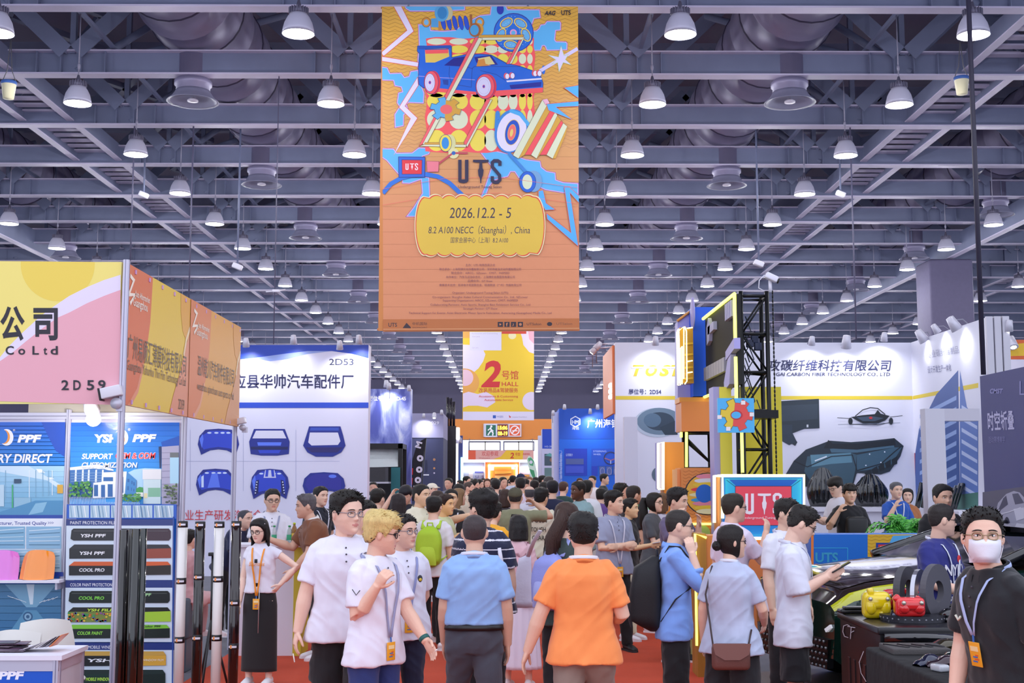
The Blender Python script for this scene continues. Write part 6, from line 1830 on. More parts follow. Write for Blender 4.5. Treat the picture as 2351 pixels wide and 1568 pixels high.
vi = np.array(V)
mb = MB()
Fc, mi = [], []
for i in range(ns - 1):
 for j in range(nv - 1):
  u = abs((j + .5) / (nv - 1) * 2 - 1)
  Fc.append([i * nv + j, i * nv + j + 1, (i + 1) * nv + j + 1, (i + 1) * nv + j])
  mi.append(1 if .52 < u < .62 and i < 5 else 2 if u <= .5 else 0)
Fc.append(list(range(nv)))
mi.append(0)
mkmesh('body_shell', vi, Fc, [M('#123329', .15, .2, coat=1), M('#c6c91c', .15, coat=1), M('#33261d', .08, .4, coat=1)], mi, [True] * (len(Fc) - 1) + [False], car)
o = mkmesh('bonnet', vi[[i * nv + j for i in range(1, 6) for j in range(7, 18)]] + (0, 0, .006), [[i * 11 + j, i * 11 + j + 1, (i + 1) * 11 + j + 1, (i + 1) * 11 + j] for i in range(4) for j in range(10)], [M('#33261d', .07, .4, coat=1)], None, True, car)
MB().grid([CP(1.35 + .75 * v + .1 * (1 - u * u) * (v - 1), .86 * u * (1 - .14 * v), 1.19 + .23 * v) for v in (0, .25, .5, .75, 1) for u in np.linspace(-1, 1, 11)], 5, 11).build('windscreen', [M('#0d1116', .05, coat=1)], car)
for t in (-1, 1):
 MB().tube([CP(1.35, t * .88, 1.18), CP(2.12, t * .76, 1.42), CP(2.9, t * .74, 1.46)], .04, 10).build('roof_pillar', [M('#0e0f13', .15, coat=1)], car)
MB().grid([CP(2.1 + 1.4 * v, .75 * u, 1.41 + .05 * math.sin(PI * (.2 + .6 * v)) + .03 * (1 - u * u)) for v in np.linspace(0, 1, 6) for u in np.linspace(-1, 1, 9)], 6, 9).build('roof', [M('#17150f', .1, coat=1)], car)
mb = MB()
for t in (-.84, .84):
 mb.grid([CP(1.5 + 2.2 * u, t * (1 - .12 * v), 1.16 + .26 * v) for v in (0, .5, 1) for u in np.linspace(.2 if t else 0, 1, 6)], 3, 6)
mb.build('side_window', [M('#0b0d12', .06, coat=1)], car)
for t in (-1, 1):
 hl = MB().grid([CP(.16 + .5 * v, t * (.9 + .035 * v), .93 + .08 * v + .06 * u) for v in np.linspace(0, 1, 7) for u in (0, .5, 1)], 7, 3).build('headlight', [M('#3a4a52', .1, coat=1)], car)
 mb = MB()
 for k in range(5):
  mb.bar(CP(.24 + .08 * k, t * .925, .95 + .01 * k), CP(.29 + .08 * k, t * .932, 1.0 + .01 * k), .01, .014)
 mb.build('reflector', [M('#d8343c', .2, emit=.4)], hl)
 mb = MB()
 for k in range(4):
  mb.bar(CP(-.03 + .05 * k, t * (.52 + .09 * k), .67), CP(-.015 + .05 * k, t * (.58 + .09 * k), .71), .05, .03)
 mb.build('fog_light', [M('#e6e6ee', .2, emit=.3)], car)
 MB().lathe([(.2, -.1), (.34, -.1), (.36, -.06), (.36, .08), (.33, .1), (.2, .1)], CP(.95, t * .86, .46), 28, axis=SDV).build('wheel', [M('#131316', .6)], car)
gr = MB().prism([CP(-.03, -.5, .36), CP(-.03, .5, .36), CP(-.05, .56, .6), CP(-.05, -.56, .6)], (0, 0, 0), BKV * .06).build('grille', [M('#0c0d0f', .4)], car)
mb = MB()
for r_ in range(5):
 for c_ in range(18):
  mb.ell(CP(-.055, -.5 + c_ * .059 + .03 * (r_ % 2), .38 + r_ * .05), (.014, .014, .014), 0, 6, 4)
mb.build('honeycomb', [M('#8a8c90', .3, .7)], gr)
# black cabinet
X0, X1, Y0, Y1, Zt = 2.49, 3.35, 8.5, 9.5, .92
cb = thing('display_cabinet', 'black display cabinet with white outlined letters on its side', 'cabinet', (X0, Y0, 0))
blk = M('#131317', .35)
MB().box2((X0, Y0, 0), (X1, Y1, Zt - .05)).build('cabinet_body', [blk], cb)
MB().bbox(((X0 + X1) / 2, (Y0 + Y1) / 2, Zt - .025), (X1 - X0 + .04, Y1 - Y0 + .04, .05), .012).build('cabinet_top', [M('#1b1b20', .3)], cb)
mb = MB()
for i in range(6):
 mb.box2((X0 + .08 + .13 * i, Y0 - .006, .1), (X0 + .11 + .13 * i, Y0, Zt - .12))
 mb.box2((X0 - .006, Y0 + .1 + .13 * i, .08), (X0, Y0 + .15 + .13 * i, Zt - .3))
mb.build('slat', [M('#2b2428', .3)], cb)
p = Print((X0 - .007, 0, 0), (-1, 0, 0), .0008)
p.line([(1951, 1437), (1945, 1434), (1937, 1437), (1935, 1450), (1939, 1461), (1948, 1464)], 1.6, '#e6e6ee').line([(1946, 1438), (1964, 1441)], 1.6, '#e6e6ee').line([(1955, 1440), (1953, 1467)], 1.6, '#e6e6ee').line([(1962, 1448), (1955, 1452)], 1.4, '#e6e6ee').line([(1984, 1495), (1974, 1520), (1978, 1545), (1990, 1565)], 1.4, '#e6e6ee')
p.build('side_lettering', cb)
def top_at(px, py, z):
 return onz(px, py, z)
def disc(px, py, Y, r, ri, th, label, col, ax, name='brake_disc', holes=0):
 c = at(px, py, Y)
 c[2] = Zt + r
 t = thing(name, label, 'brake disc', c)
 MB().lathe([(ri, -th / 2), (r, -th / 2), (r, th / 2), (ri, th / 2), (ri, -th / 2)], c, 40, 0, axis=ax, cap=False, smooth=False).build('rotor', [col], t)
 if holes:
  u, w, d = ortho(ax)
  mb = MB()
  for k in range(holes):
   a = 2 * PI * k / holes
   q = c + (u * math.cos(a) + w * math.sin(a)) * (r - .02) - d * (th / 2)
   mb.lathe([(.006, -.002), (.006, .002)], q, 8, axis=ax)
   mb.lathe([(.005, -.002), (.005, .002)], c + (u * math.cos(a + .2) + w * math.sin(a + .2)) * (r * .72) - d * (th / 2), 8, axis=ax)
  mb.build('drill_hole', [M('#3a3a40', .5)], t)
disc(2078, 1330, 9.22, .175, .08, .05, 'thick dark grey brake disc, leftmost of three standing on the cabinet', M('#4a4a50', .6, bump=(200, .001)), (.78, -.62, 0))
disc(2110, 1335, 9.05, .17, .08, .03, 'shiny drilled steel brake disc, middle of three standing on the cabinet', M('#b9bac4', .2, .8), (.82, -.57, 0), holes=24)
disc(2147, 1320, 9.0, .19, .075, .045, 'dark grey ceramic disc, rightmost of three standing on the cabinet', M('#55545c', .6, bump=(200, .001)), (.7, -.72, 0))
c = top_at(2095, 1424, Zt)
t = thing('flat_rotor', 'large drilled rotor lying flat on the cabinet under the red caliper', 'brake disc', (c[0], c[1], Zt))
MB().lathe([(.09, .001), (.22, .001), (.22, .045), (.09, .045), (.09, .001)], (c[0], c[1], Zt), 44, cap=False, smooth=False).build('rotor', [M('#33343c', .35, .5)], t)
mb = MB()
for k in range(30):
 a = 2 * PI * k / 30
 mb.lathe([(.007, -.001), (.007, .002)], (c[0] + .22 * math.cos(a), c[1] + .22 * math.sin(a), Zt + .023), 8, axis=(math.cos(a), math.sin(a), 0))
mb.build('vent_hole', [M('#8a8a94', .4, .5)], t)
def caliper(px, py, z, w, h, label, col, seed, rot=0):
 rnd = random.Random(seed)
 c = top_at(px, py, z)
 t = thing('brake_caliper', label, 'brake caliper', (c[0], c[1], z))
 m = M(col, .16, coat=1)
 mb = MB()
 R = Matrix.Rotation(rot, 3, 'Z')
 q = np.array([c[0], c[1], z + h * .5])
 mb.bbox(q, (w, .11, h), h * .24, 0, R, 4)
 mb.bbox(q + (0, -.03, h * .12), (w * .82, .1, h * .5), h * .15, 0, R, 4)
 for k in range(2):
  mb.ell(q + ((k - .5) * w * .5, -.055, -.03 * h), (w * .2, .03, h * .3), 0, 14, 8)
 for k in range(5):
  mb.bbox(q + (rnd.uniform(-.5, .55) * w, rnd.uniform(-.05, .05), rnd.uniform(-.3, .5) * h), (.05, .05, .045), .012, 0, Matrix.Rotation(rnd.random() * 3, 3, 'Y'))
 mb.build('caliper_body', [m], t)
 for k in (-.3, .3):
  MB().lathe([(.014, -.01), (.014, .012), (.006, .018)], q + (k * w, -.075, h * .25), 12, axis=(0, -1, 0)).build('bolt', [M('#c9c6b8', .3, .7)], t)
caliper(2012, 1420, Zt, .2, .19, 'yellow glossy brake caliper at the left of the cabinet top', '#e8cf14', 3)
caliper(2088, 1415, Zt + .045, .2, .13, 'red glossy brake caliper lying on the flat rotor', '#dc1c20', 4)
caliper(2052, 1406, Zt, .16, .17, 'red brake caliper standing behind the yellow one', '#d8201f', 5)
for i, (px, py, w, nm) in enumerate(((1957, 1408, .2, 'left of the yellow caliper'), (2150, 1407, .16, 'behind the red caliper'), (2195, 1402, .22, 'beside the lowest right black cover'))):
 c = top_at(px, py, Zt)
 tag(MB().bbox((c[0], c[1], Zt + .017), (w, .11, .03), .012).bbox((c[0] + .01, c[1] - .02, Zt + .042), (w * .8, .08, .02), .008).build('brake_pads', [M('#15161a', .3)], loc=(c[0], c[1], Zt)), 'flat black brake pads ' + nm, 'brake pads', 'brake pads on the cabinet')
c = top_at(2192, 1426, Zt)
tag(MB().ell((c[0], c[1], Zt + .045), (.11, .08, .05)).bbox((c[0], c[1], Zt + .015), (.18, .14, .03), .014).build('black_cover', [M('#0f0f14', .08, coat=1)], loc=(c[0], c[1], Zt)), 'rounded glossy black cover at the right end of the cabinet top', 'car part')
c = top_at(2052, 1462, .82)
sg = thing('card_stand', 'slanted dark card stand between the cabinet and the cloth table', 'sign', (c[0], c[1], .82))
R_s = Matrix.Rotation(.42, 3, 'Y') @ Matrix.Rotation(-.3, 3, 'X')
MB().bbox((c[0], c[1], .9), (.085, .012, .19), .004, 0, R_s).build('card_frame', [M('#22252e', .3)], sg)
MB().box(np.array([c[0], c[1], .9]) + np.array(R_s) @ np.array([0, -.0075, 0]), (.06, .002, .15), 0, R_s).build('card', [M('#8fa0b8', .4)], sg)
# cloth-covered table with its samples
X2, X3, Y2_, Y3_, Zc_ = 2.33, 3.4, 6.45, 8.3, .82
ct2 = tag(MB().bbox(((X2 + X3) / 2, (Y2_ + Y3_) / 2, Zc_ / 2 + .001), (X3 - X2, Y3_ - Y2_, Zc_), .02).build('cloth_table', [M('#121216', .9, bump=(5, .02))], loc=((X2 + X3) / 2, (Y2_ + Y3_) / 2, 0)), 'table under a plain black cloth at the right foreground', 'table')
c = top_at(2100, 1497, Zc_)
t = thing('foam_tray', 'grey foam tray with black tools set in it on the black cloth', 'tray', (c[0], c[1], Zc_))
MB().bbox((c[0], c[1], Zc_ + .02), (.36, .3, .04), .008).build('foam_block', [M('#4d4a4a', .8, bump=(150, .002))], t)
for k in range(4):
 MB().bbox((c[0] - .12 + .08 * k, c[1] - .02, Zc_ + .042), (.025, .2 - .02 * k, .012), .005, 0, Matrix.Rotation(.55, 3, 'Z')).build('tool', [M('#17171b', .3)], t)
c = top_at(2105, 1478, Zc_)
tag(MB().tube([(c[0] - .2, c[1] + .05, Zc_ + .035), (c[0] + .28, c[1] + .02, Zc_ + .035)], .032, 16).build('black_tube', [M('#15151a', .12, coat=1)], loc=(c[0], c[1], Zc_)), 'glossy black tube lying behind the foam tray', 'tube')
def model(px, py, label, cols, L=.2, rot=0.3):
 c = top_at(px, py, Zc_)
 t = thing('car_shape', label, 'model car', (c[0], c[1], Zc_), 'glossy colour sample shapes')
 R = Matrix.Rotation(rot, 3, 'Z')
 V = []
 for i in range(13):
  u = i / 12
  h = np.interp(u, [0, .08, .3, .45, .65, .85, .95, 1], [.012, .03, .038, .062, .064, .045, .036, .015])
  for j in range(13):
   a = PI * j / 12
   q = np.array([(u - .5) * L, math.cos(a) * L * .21 * (1 - .3 * abs(2 * u - 1) ** 4), .004 + h * math.sin(a) ** .6])
   V.append(np.array([c[0], c[1], Zc_]) + np.array(R) @ q)
 mb = MB().grid(V, 13, 13)
 mb.f.append([i * 13 for i in range(13)] + [i * 13 + 12 for i in range(12, -1, -1)])
 mb.m.append(0)
 mb.sm.append(False)
 mb.build('shell', [M(cols, .08, .5, coat=1)], t)
model(2168, 1490, 'olive gold car-shaped colour sample behind the others on the cloth', '#3a3216', .3)
model(2215, 1508, 'dark green car-shaped colour sample by the masked man', '#0f2a22', .26)
model(2132, 1528, 'dark blue car-shaped colour sample on the left of the cloth', '#121c3a', .2, .5)
model(2170, 1531, 'deep purple car-shaped colour sample at the front of the cloth', '#2a1020', .24, .1)
c = top_at(2158, 1542, Zc_)
tag(MB().bbox((c[0], c[1], Zc_ + .022), (.07, .09, .04), .012, 0, Matrix.Rotation(.4, 3, 'Z')).build('clear_packet', [M('#b9bcc4', .15, coat=1)], loc=(c[0], c[1], Zc_)), 'crumpled clear packet on the black cloth', 'packet')
# left stand counters and bottles
Yl = 13.9
a, b = at(530, 1258, Yl), at(695, 1245, Yl)
zl = hgt(1250, Yl)
ct = thing('small_counter', 'small white and yellow counter between the woman in black skirt and brown polo', 'counter', (b[0], Yl, 0))
MB().box2((a[0], Yl, 0), (b[0] - .09, Yl + .5, zl - .03)).build('counter_body', [white], ct)
MB().box2((b[0] - .088, Yl - .01, 0), (b[0], Yl + .5, zl - .03)).build('yellow_side', [M('#d8c83c', .5)], ct)
MB().box2((a[0], Yl - .02, zl - .028), (b[0] + .01, Yl + .5, zl)).build('counter_top', [white], ct)
for px, cl, cp, h, nm, r in ((664, '#cfe0dc', '#2f9a5a', .2, 'clear water bottle with a green cap and label on the small counter', .03), (675, '#a8741c', '#c8d83a', .23, 'amber tea bottle with a yellow-green cap on the small counter', .03), (629, '#dfe6ea', '#2f9a5a', .2, 'clear water bottle in front of the smiling man', .028)):
 x = at(px, 1250, Yl + .12)[0]
 t = thing('drink_bottle', nm, 'bottle', (x, Yl + .12, zl))
 MB().lathe([(r * .9, .001), (r, .01), (r, h * .62), (r * .9, h * .74), (r * .42, h * .88), (r * .42, h * .93)], (x, Yl + .12, zl), 20).build('bottle_body', [M(cl, .12, trans=.35, coat=.5)], t)
 MB().lathe([(r * .5, h * .92), (r * .5, h), (r * .4, h * 1.01)], (x, Yl + .12, zl), 16).build('bottle_cap', [M(cp, .4)], t)
 MB().lathe([(r * 1.01, h * .22), (r * 1.02, h * .23), (r * 1.02, h * .5), (r * 1.01, h * .51)], (x, Yl + .12, zl), 20, cap=False).build('bottle_label', [M('#3fa878' if cp == '#2f9a5a' else '#e8c04a', .5)], t)
x = at(668, 1252, Yl)[0]
tag(MB().bbox((x - .12, Yl + .1, zl + .012), (.16, .12, .022), .003).build('blue_folder', [M('#2a4f9a', .5)], loc=(x - .12, Yl + .1, zl)), 'blue folder lying on the small counter', 'folder')
# tripod behind the rolls and hanging rods from the roof
x, Y = at(521, 1, 10.6)[0], 10.6
t = thing('tripod', 'thin black tripod standing behind the film rolls', 'tripod', (x, Y, 0))
MB().tube([(x, Y, .5), (x, Y, hgt(1275, Y))], .012, 8).build('centre_column', [black], t)
for a in (0.3, 2.4, 4.5):
 MB().tube([(x, Y, .75), (x + .2 * math.cos(a), Y + .2 * math.sin(a), .0)], .01, 6).build('leg', [black], t)
MB().bbox((x + .01, Y, hgt(1272, Y)), (.09, .05, .03), .005).build('head_clamp', [black], t)
for px, y0, y1, Y, r, nm in ((2258, 170, 860, 19.06, .04, 'thick black cable hose hanging at the white end posts'), (1966, 455, 780, 31.06, .02, 'thin dark hanging rod above the white carbon stand'), (299, 390, 598, 31.06, .02, 'thin dark rod hanging above the pink corner fascia'), (433, 450, 700, 31.06, .02, 'pair-like grey rod hanging above the orange side fascia'), (628, 655, 790, 27.06, .012, 'thin cord hanging over the 2D53 wall')):
 a, b = at(px, y0, Y), at(px, y1, Y)
 z1 = ZB + .05
 o = MB().tube([(b[0], Y, b[2]), (b[0], Y, z1)], r, 8).build('hanging_rod', [M('#2f2c40' if px > 2000 else '#5a5872', .5)], loc=(b[0], Y, z1))
 tag(o, nm.replace('pair-like ', ''), 'rod')
for px, py, Y, nm in ((20, 205, 25.5, 'left'), (2208, 195, 25.5, 'right')):
 c = at(px, py, Y)
 t = thing('roof_bucket', f'cream plastic bucket with blue rim hanging under the {nm} roof walkway', 'bucket', c)
 MB().lathe([(.11, -.2), (.15, .12), (.155, .13)], c, 18).build('bucket_body', [M('#d9d2b0', .5)], t)
 MB().lathe([(.156, .1), (.16, .12), (.16, .16), (.15, .17)], c, 18).build('blue_rim', [M('#3f66b0', .5)], t)
 MB().tube([c + (-.15, 0, .14), c + (-.05, 0, .4), (c[0], Y, ZB + .3)], .01, 6).tube([c + (.15, 0, .14), c + (.05, 0, .4), (c[0], Y, ZB + .3)], .01, 6).build('handle', [M('#6a6870', .4)], t)
for px, py, Y, nm in ((330, 447, 34, 'above the pink corner booth'), (1930, 445, 34, 'above the white carbon stand'), (545, 612, 32, 'above the orange side fascia'), (1742, 605, 32, 'above the truss tower')):
 c = at(px, py, Y)
 t = thing('ceiling_camera', f'small white ceiling camera on a drop pole {nm}', 'camera', c, 'drop pole cameras')
 MB().bbox(c, (.26, .16, .14), .03, 0, Matrix.Rotation(.4, 3, 'Y')).build('camera_body', [white], t)
 MB().tube([c + (0, 0, .05), (c[0], Y, ZB + .2)], .025, 8).build('drop_pole', [steel], t)
# drone-like device on its cord over the left stands
c = at(634, 668, 27.06)
t = thing('hanging_fixture', 'small pale fixture with two arms hanging over the 2D53 wall', 'fixture', c)
MB().bbox(c, (.16, .1, .06), .015).build('fixture_body', [white], t)
MB().tube([c + (-.22, 0, -.02), c, c + (.2, 0, .03)], .014, 6).build('arm', [white], t)
# ================================================================ people
TMP = bpy.data.scenes.new('workbench')
def remesh(v, f, vox, smooth=2):
 me = bpy.data.meshes.new('w')
 me.from_pydata(np.asarray(v).tolist(), [], f)
 o = bpy.data.objects.new('w', me)
 TMP.collection.objects.link(o)
 m = o.modifiers.new('r', 'REMESH')
 m.mode, m.voxel_size = 'VOXEL', vox
 if smooth:
  s = o.modifiers.new('s', 'SMOOTH')
  s.factor, s.iterations = 0.5, smooth
 vl = TMP.view_layers[0]
 vl.update()
 dg = vl.depsgraph
 e = o.evaluated_get(dg)
 r = e.to_mesh()
 n = len(r.vertices)
 V = np.empty(n * 3)
 r.vertices.foreach_get('co', V)
 N = np.empty(n * 3)
 r.vertices.foreach_get('normal', N)
 Fc = [list(p.vertices) for p in r.polygons]
 e.to_mesh_clear()
 bpy.data.objects.remove(o)
 bpy.data.meshes.remove(me)
 return V.reshape(-1, 3), N.reshape(-1, 3), Fc
def sstep(a, b, x):
 t = np.clip((x - a) / (b - a), 0, 1)
 return t * t * (3 - 2 * t)
HZ = np.array([-.50, -.46, -.38, -.28, -.15, 0, .12, .25, .36, .44, .485, .50])
HW = np.array([.09, .145, .215, .275, .32, .335, .345, .335, .295, .215, .12, .0])
HF = np.array([.31, .365, .385, .385, .385, .38, .395, .37, .30, .205, .10, .0])
HB = np.array([.06, .12, .20, .30, .38, .43, .45, .435, .385, .29, .16, .0])
HU = 0.243   # head height, chin to crown
def face_disp(x, z):
 g = lambda A, x0, z0, sx, sz: A * np.exp(-((x - x0) / sx) ** 2 - ((z - z0) / sz) ** 2)
 d = g(.085, 0, -.115, .046, .05) + g(.05, 0, -.03, .036, .085)
 d += g(.018, 0, -.236, .085, .018) + g(.02, 0, -.28, .065, .02) - g(.014, 0, -.335, .1, .025) + g(.025, 0, -.42, .09, .06)
 for s in (-1, 1):
  d += g(.026, s * .052, -.125, .028, .03) + g(.018, s * .13, .105, .1, .03) - g(.035, s * .135, .025, .075, .045) + g(.022, s * .2, -.09, .09, .08)
 return d
def front_y(x, z):
 w, f = np.interp(z, HZ, HW), np.interp(z, HZ, HF)
 return f * np.maximum(0, 1 - np.minimum(1, abs(x) / max(w, 1e-3)) ** 2.3) ** (1 / 2.3) + face_disp(x, z)
def head_grid(nz=54, na=80, t=None):
 """Head surface in head units (x left, y forward, z up); t(z, a) pushes it outward for hair."""
 zz = np.interp(np.linspace(0, 1, nz), [0, .08, .9, 1], [-.5, -.46, .44, .4995])
 aa = np.linspace(-PI, PI, na, endpoint=False)
 aa = aa - 0.3 * np.sin(aa)
 Z, A = np.meshgrid(zz, aa, indexing='ij')
 w, f, b = (np.interp(Z, HZ, q) for q in (HW, HF, HB))
 sx, cx = np.sin(A), np.cos(A)
 X = w * np.sign(sx) * np.abs(sx) ** (2 / 2.2)
 Y = np.where(cx > 0, f, b) * np.sign(cx) * np.abs(cx) ** (2 / 2.2)
 if t is None:
  Y = Y + np.where(cx > 0, 1, 0) * sstep(0.15, 0.5, cx) * face_disp(X, Z)
 P = np.stack([X, Y, Z], -1)
 if t is not None:
  c = np.array([0, -.03, .02])
  D = P - c
  D /= np.linalg.norm(D, axis=-1, keepdims=True)
  P = P + D * t(Z, A, P)[..., None]
 V = P.reshape(-1, 3)
 Fc = [[i * na + j, i * na + (j + 1) % na, (i + 1) * na + (j + 1) % na, (i + 1) * na + j] for i in range(nz - 1) for j in range(na)]
 Fc += [list(range(na))[::-1], [(nz - 1) * na + j for j in range(na)]]
 return V, Fc
LINE = ([0, .5, .8, 1.0, 1.2, 1.35, 1.5, 1.75, 1.95, 2.3, PI], [.31, .29, .23, .14, .02, -.06, .03, .03, -.12, -.22, -.26])
ARMS = {
 'hang': ((.16, .03, -1), (.04, .2, -1), 0.4), 'akimbo': ((.8, -.3, -.75), (-.35, .42, -.85), 0.5), 'fold': ((.08, .3, -1), (-1, .5, .1), 0.6),
 'phone': ((.06, .32, -1), (-.2, .95, .2), 0.75), 'face': ((.1, .6, -.7), (-.3, .12, 1), 0.8), 'back': ((.2, -.4, -1), (-.7, -.25, -.5), 0.5),
 'raise': ((.9, .35, .15), (-.45, .5, .75), 1.0), 'table': ((.15, .35, -1), (-.3, .9, -.15), 0.4), 'chest': ((.15, .15, -1), (-.25, .75, .8), 1.1),
 'out': ((.75, .3, -.55), (.2, .55, -.6), 0.5), 'swing': ((.3, -.1, -1), (.2, .25, -1), 0.5), 'side': ((.8, .5, -.25), (.25, .9, .25), 0.5), 'forward': ((.1, .5, -.85), (-.3, .95, .35), 0.6)}
SKIN = '#d9a585'
def unit(v):
 v = np.asarray(v, float)
 return v / np.linalg.norm(v)
def rotm(ax, ang):
 return np.array(Matrix.Rotation(ang, 3, ax))
class Person:
 def __init__(s, label, px, top, Y, face=0, sex='m', g=1.0, belly=0.0, shirt=('polo', '#e4e3f0'), sleeve='short', bottom=('pants', '#1b1b22'), shoe='#e9e6ea', hair=('short', '#17130f'), la='hang', ra='hang', head=(0, 0, 0), lean=(0, 0), skin=SKIN, legs='stand', lod=None, group=None, hscale=1.0, hem=0.0, glasses=None, name='person', stripes=None, belt=None, eyes=True, no_legs=False, lanyard=None, badge=True, sit=False, drop=.13):
  s.sex, s.g, s.belly, s.hs = sex, g, belly, hscale * (1.0 if sex == 'm' else 0.96)
  s.face = math.radians(face)
  lod = lod if lod is not None else (0 if Y < 12.6 else 1 if Y < 19 else 2)
  s.lod = lod
  if skin[1] > '6':
   skin = mixc(skin, '#ffe2d4', .38)
  vox = (0.0056, 0.0085, 0.014)[lod]
  s.RL = rotm('Y', math.radians(lean[1])) @ rotm('X', math.radians(lean[0]))
  s.PEL = np.array([0, 0, .93])
  sh = .178 if sex == 'm' else .15
  s.sh = sh
  s.neck = s.T((0, .0, .535))
  hy, hp, hr = (math.radians(a) for a in head)
  s.HR = rotm('Z', hy) @ rotm('X', hp) @ rotm('Y', hr)
  lf = s.T((0, -.022, .585))
  s.hc = lf + s.HR @ np.array([0, -.012, .092 * s.hs])
  topz = s.hc[2] + HU * s.hs * (.5 + .02) * max(.9, math.cos(hp))
  zt = hgt(top, Y)
  s.k = zt / topz
  s.kin = s.k
  R = rotm('Z', s.face)
  hcw = (R @ s.hc) * s.k
  loc = np.array([at(px, 1100, Y)[0] - hcw[0], Y - hcw[1], 0.0])
  s.R, s.loc = R, loc
  s.root = thing(name, label, 'person', loc, group)
  seed = (abs(hash((px, top))) % 1000) / 7.0
  s.seed = (px * 7.3 + top * 3.1) % 97
  # ---------------- skin: head, neck, trunk, arms with hands, legs as one surface
  mb = MB()
  V, Fc = head_grid(*((54, 80) if lod == 0 else (40, 56) if lod == 1 else (26, 32)))
  mb.add(s.Hd(V), Fc)
  for sd in (-1, 1):
   mb.ell(s.Hd((sd * .345, -.05, -.02)), (.011 * s.hs, .019 * s.hs, .031 * s.hs), 0, 12, 8, s.HR @ rotm('Z', sd * 0.35))
  nr = .056 if sex == 'm' else .047
  mb.tube([s.T((0, .012, .46)), s.neck, s.Hd((0, -.08, -.28)), s.Hd((0, -.08, -.1))], [nr * 1.5, nr * 1.08, nr, nr], 18)
  Q = 0.88
  v_, nu, nv = s.torso(Q, z0=-.04, z1=.5)
  mb.grid(v_, nu, nv, wrap=True)
  mb.f.append([mb.n - 1 - len(v_) + j for j in range(nv)][::-1]); mb.m.append(0); mb.sm.append(True)
  mb.f.append([mb.n - 1 - nv + j for j in range(nv)]); mb.m.append(0); mb.sm.append(True)
  s.arm = {}
  for sd, nm in ((1, la), (-1, ra)):
   pose = ARMS[nm] if isinstance(nm, str) else nm
   u, f, curl = pose[:3]
   S = s.T((sd * (sh - .02), .008, .46))
   a = .82 * g if sex == 'm' else .8 * g
   E = S + unit((sd * u[0], -u[1], u[2])) * .29
   fd = unit((sd * f[0], -f[1], f[2]))
   Wr = E + fd * .245
   s.arm[sd] = (S, E, Wr, fd)
   r = (.056, .05, .044, .036) if sex == 'm' else (.046, .04, .035, .029)
   r = [q * (0.55 + 0.45 * g) for q in r]
   up = (S + E) / 2
   fo = E + (Wr - E) * .3
   S_ = s.T((sd * (sh - .05), .008, .45))
   mb.tube([S_, S + (E - S) * .22, up, E, fo, E + (Wr - E) * .75, Wr + fd * .01], [r[0] * .6, r[0] * .86, r[1], r[2], r[2] * 1.04, r[3] * .95, r[3] * .78], 14)
   s.hand(mb, Wr, fd, sd, curl, pose[3] if len(pose) > 3 else None)
  kind, bc = bottom[0], bottom[1]
  w = .088
  step = {'stand': ((0, .0), (0, .0)), 'walk': ((-.2, .02), (.22, .0)), 'walk2': ((.2, 0), (-.22, .02)), 'apart': ((0, .06), (0, .06))}.get(legs, legs)
  s.leg = {}
  for sd, (dy, dx) in ((1, step[0]), (-1, step[1])):
   hip, kn, an = np.array([sd * w, 0, .88]), np.array([sd * (w + .015 + dx * .5), dy * .45 - (.05 if dy else .0), .485]), np.array([sd * (w + .02 + dx), dy, .085 + (.06 if dy > .1 else 0)])
   if sit:
    kn, an = np.array([sd * (w + .03), -.42, .86]), np.array([sd * (w + .03), -.40, .45])
   s.leg[sd] = (hip, kn, an)
   if not no_legs:
    gg = .6 + .4 * g
    mb.tube([hip, (hip + kn) / 2, kn, kn + (an - kn) * .3, an + (0, 0, .03), an - (0, 0, .05)], [.085 * gg, .07 * gg, .054 * gg, .055 * gg, .036, .034], 14)
  v, n, f = remesh(np.concatenate(mb.v), mb.f, vox)
  fc = np.array([v[q].mean(0) for q in f])
  hl = ((fc - s.hc) @ s.HR) / (HU * s.hs)
  hl[:, 1] *= -1
  mi = np.zeros(len(f), int)
  lip = (np.abs(hl[:, 0]) < .105 * (1 - (np.abs(hl[:, 2] + .257) / .042) ** 2)) & (np.abs(hl[:, 2] + .257) < .036) & (hl[:, 1] > .3)
  mi[lip] = 1
  s.body = s.mesh('body', v, f, [M(skin, 0.5, bump=(60, 0.0012), var=0.07, vscale=9), M(mixc(skin, '#b04048', .42), 0.4)], mi)
  # ---------------- clothes
  s.shirt(shirt, sleeve, hem, vox, stripes)
  if not no_legs:
   s.bottoms(kind, bc, bottom[2] if len(bottom) > 2 else None, vox, shoe, legs, sit)
  if belt:
   s.ring('belt', 1.05, .035, .035, belt)
  s.hair(hair)
  vis = math.cos(s.face + hy) > -0.45
  if vis and lod < 2 and eyes:
   s.eyes(hair[1] if hair[0] not in ('bald', 'shaved') else '#1d1715')
  elif vis and eyes:
   mb = MB()
   for sd in (-1, 1):
    mb.ell(s.Hd((sd * .135, front_y(.135, .025) + .0, .025)), (.012, .006, .005), 0, 8, 6)
   s.mesh('eye', np.concatenate(mb.v), mb.f, [M('#1a1512', .4)])
  if glasses:
   s.glasses(glasses)
  if lanyard:
   s.drop = drop
   s.lanyard(lanyard, badge)
 # ---------------- frames
 def T(s, p):
  return s.PEL + s.RL @ np.asarray(p, float)
 def Hd(s, p):
  p = np.asarray(p, float) * HU * s.hs
  q = p * np.array([1, -1, 1])
  return s.hc + q @ s.HR.T
 def W(s, p):
  return np.asarray(p, float) @ s.R.T * s.k + s.loc
 def mesh(s, name, v, f, mats, mi=None, parent=None, smooth=True):
  return mkmesh(name, s.W(v), f, mats, mi, smooth, parent or s.root)
 def add(s, name, mb, mats, parent=None):
  return mkmesh(name, s.W(np.concatenate(mb.v)), mb.f, mats if isinstance(mats, list) else [mats], mb.m, mb.sm, parent or s.root)
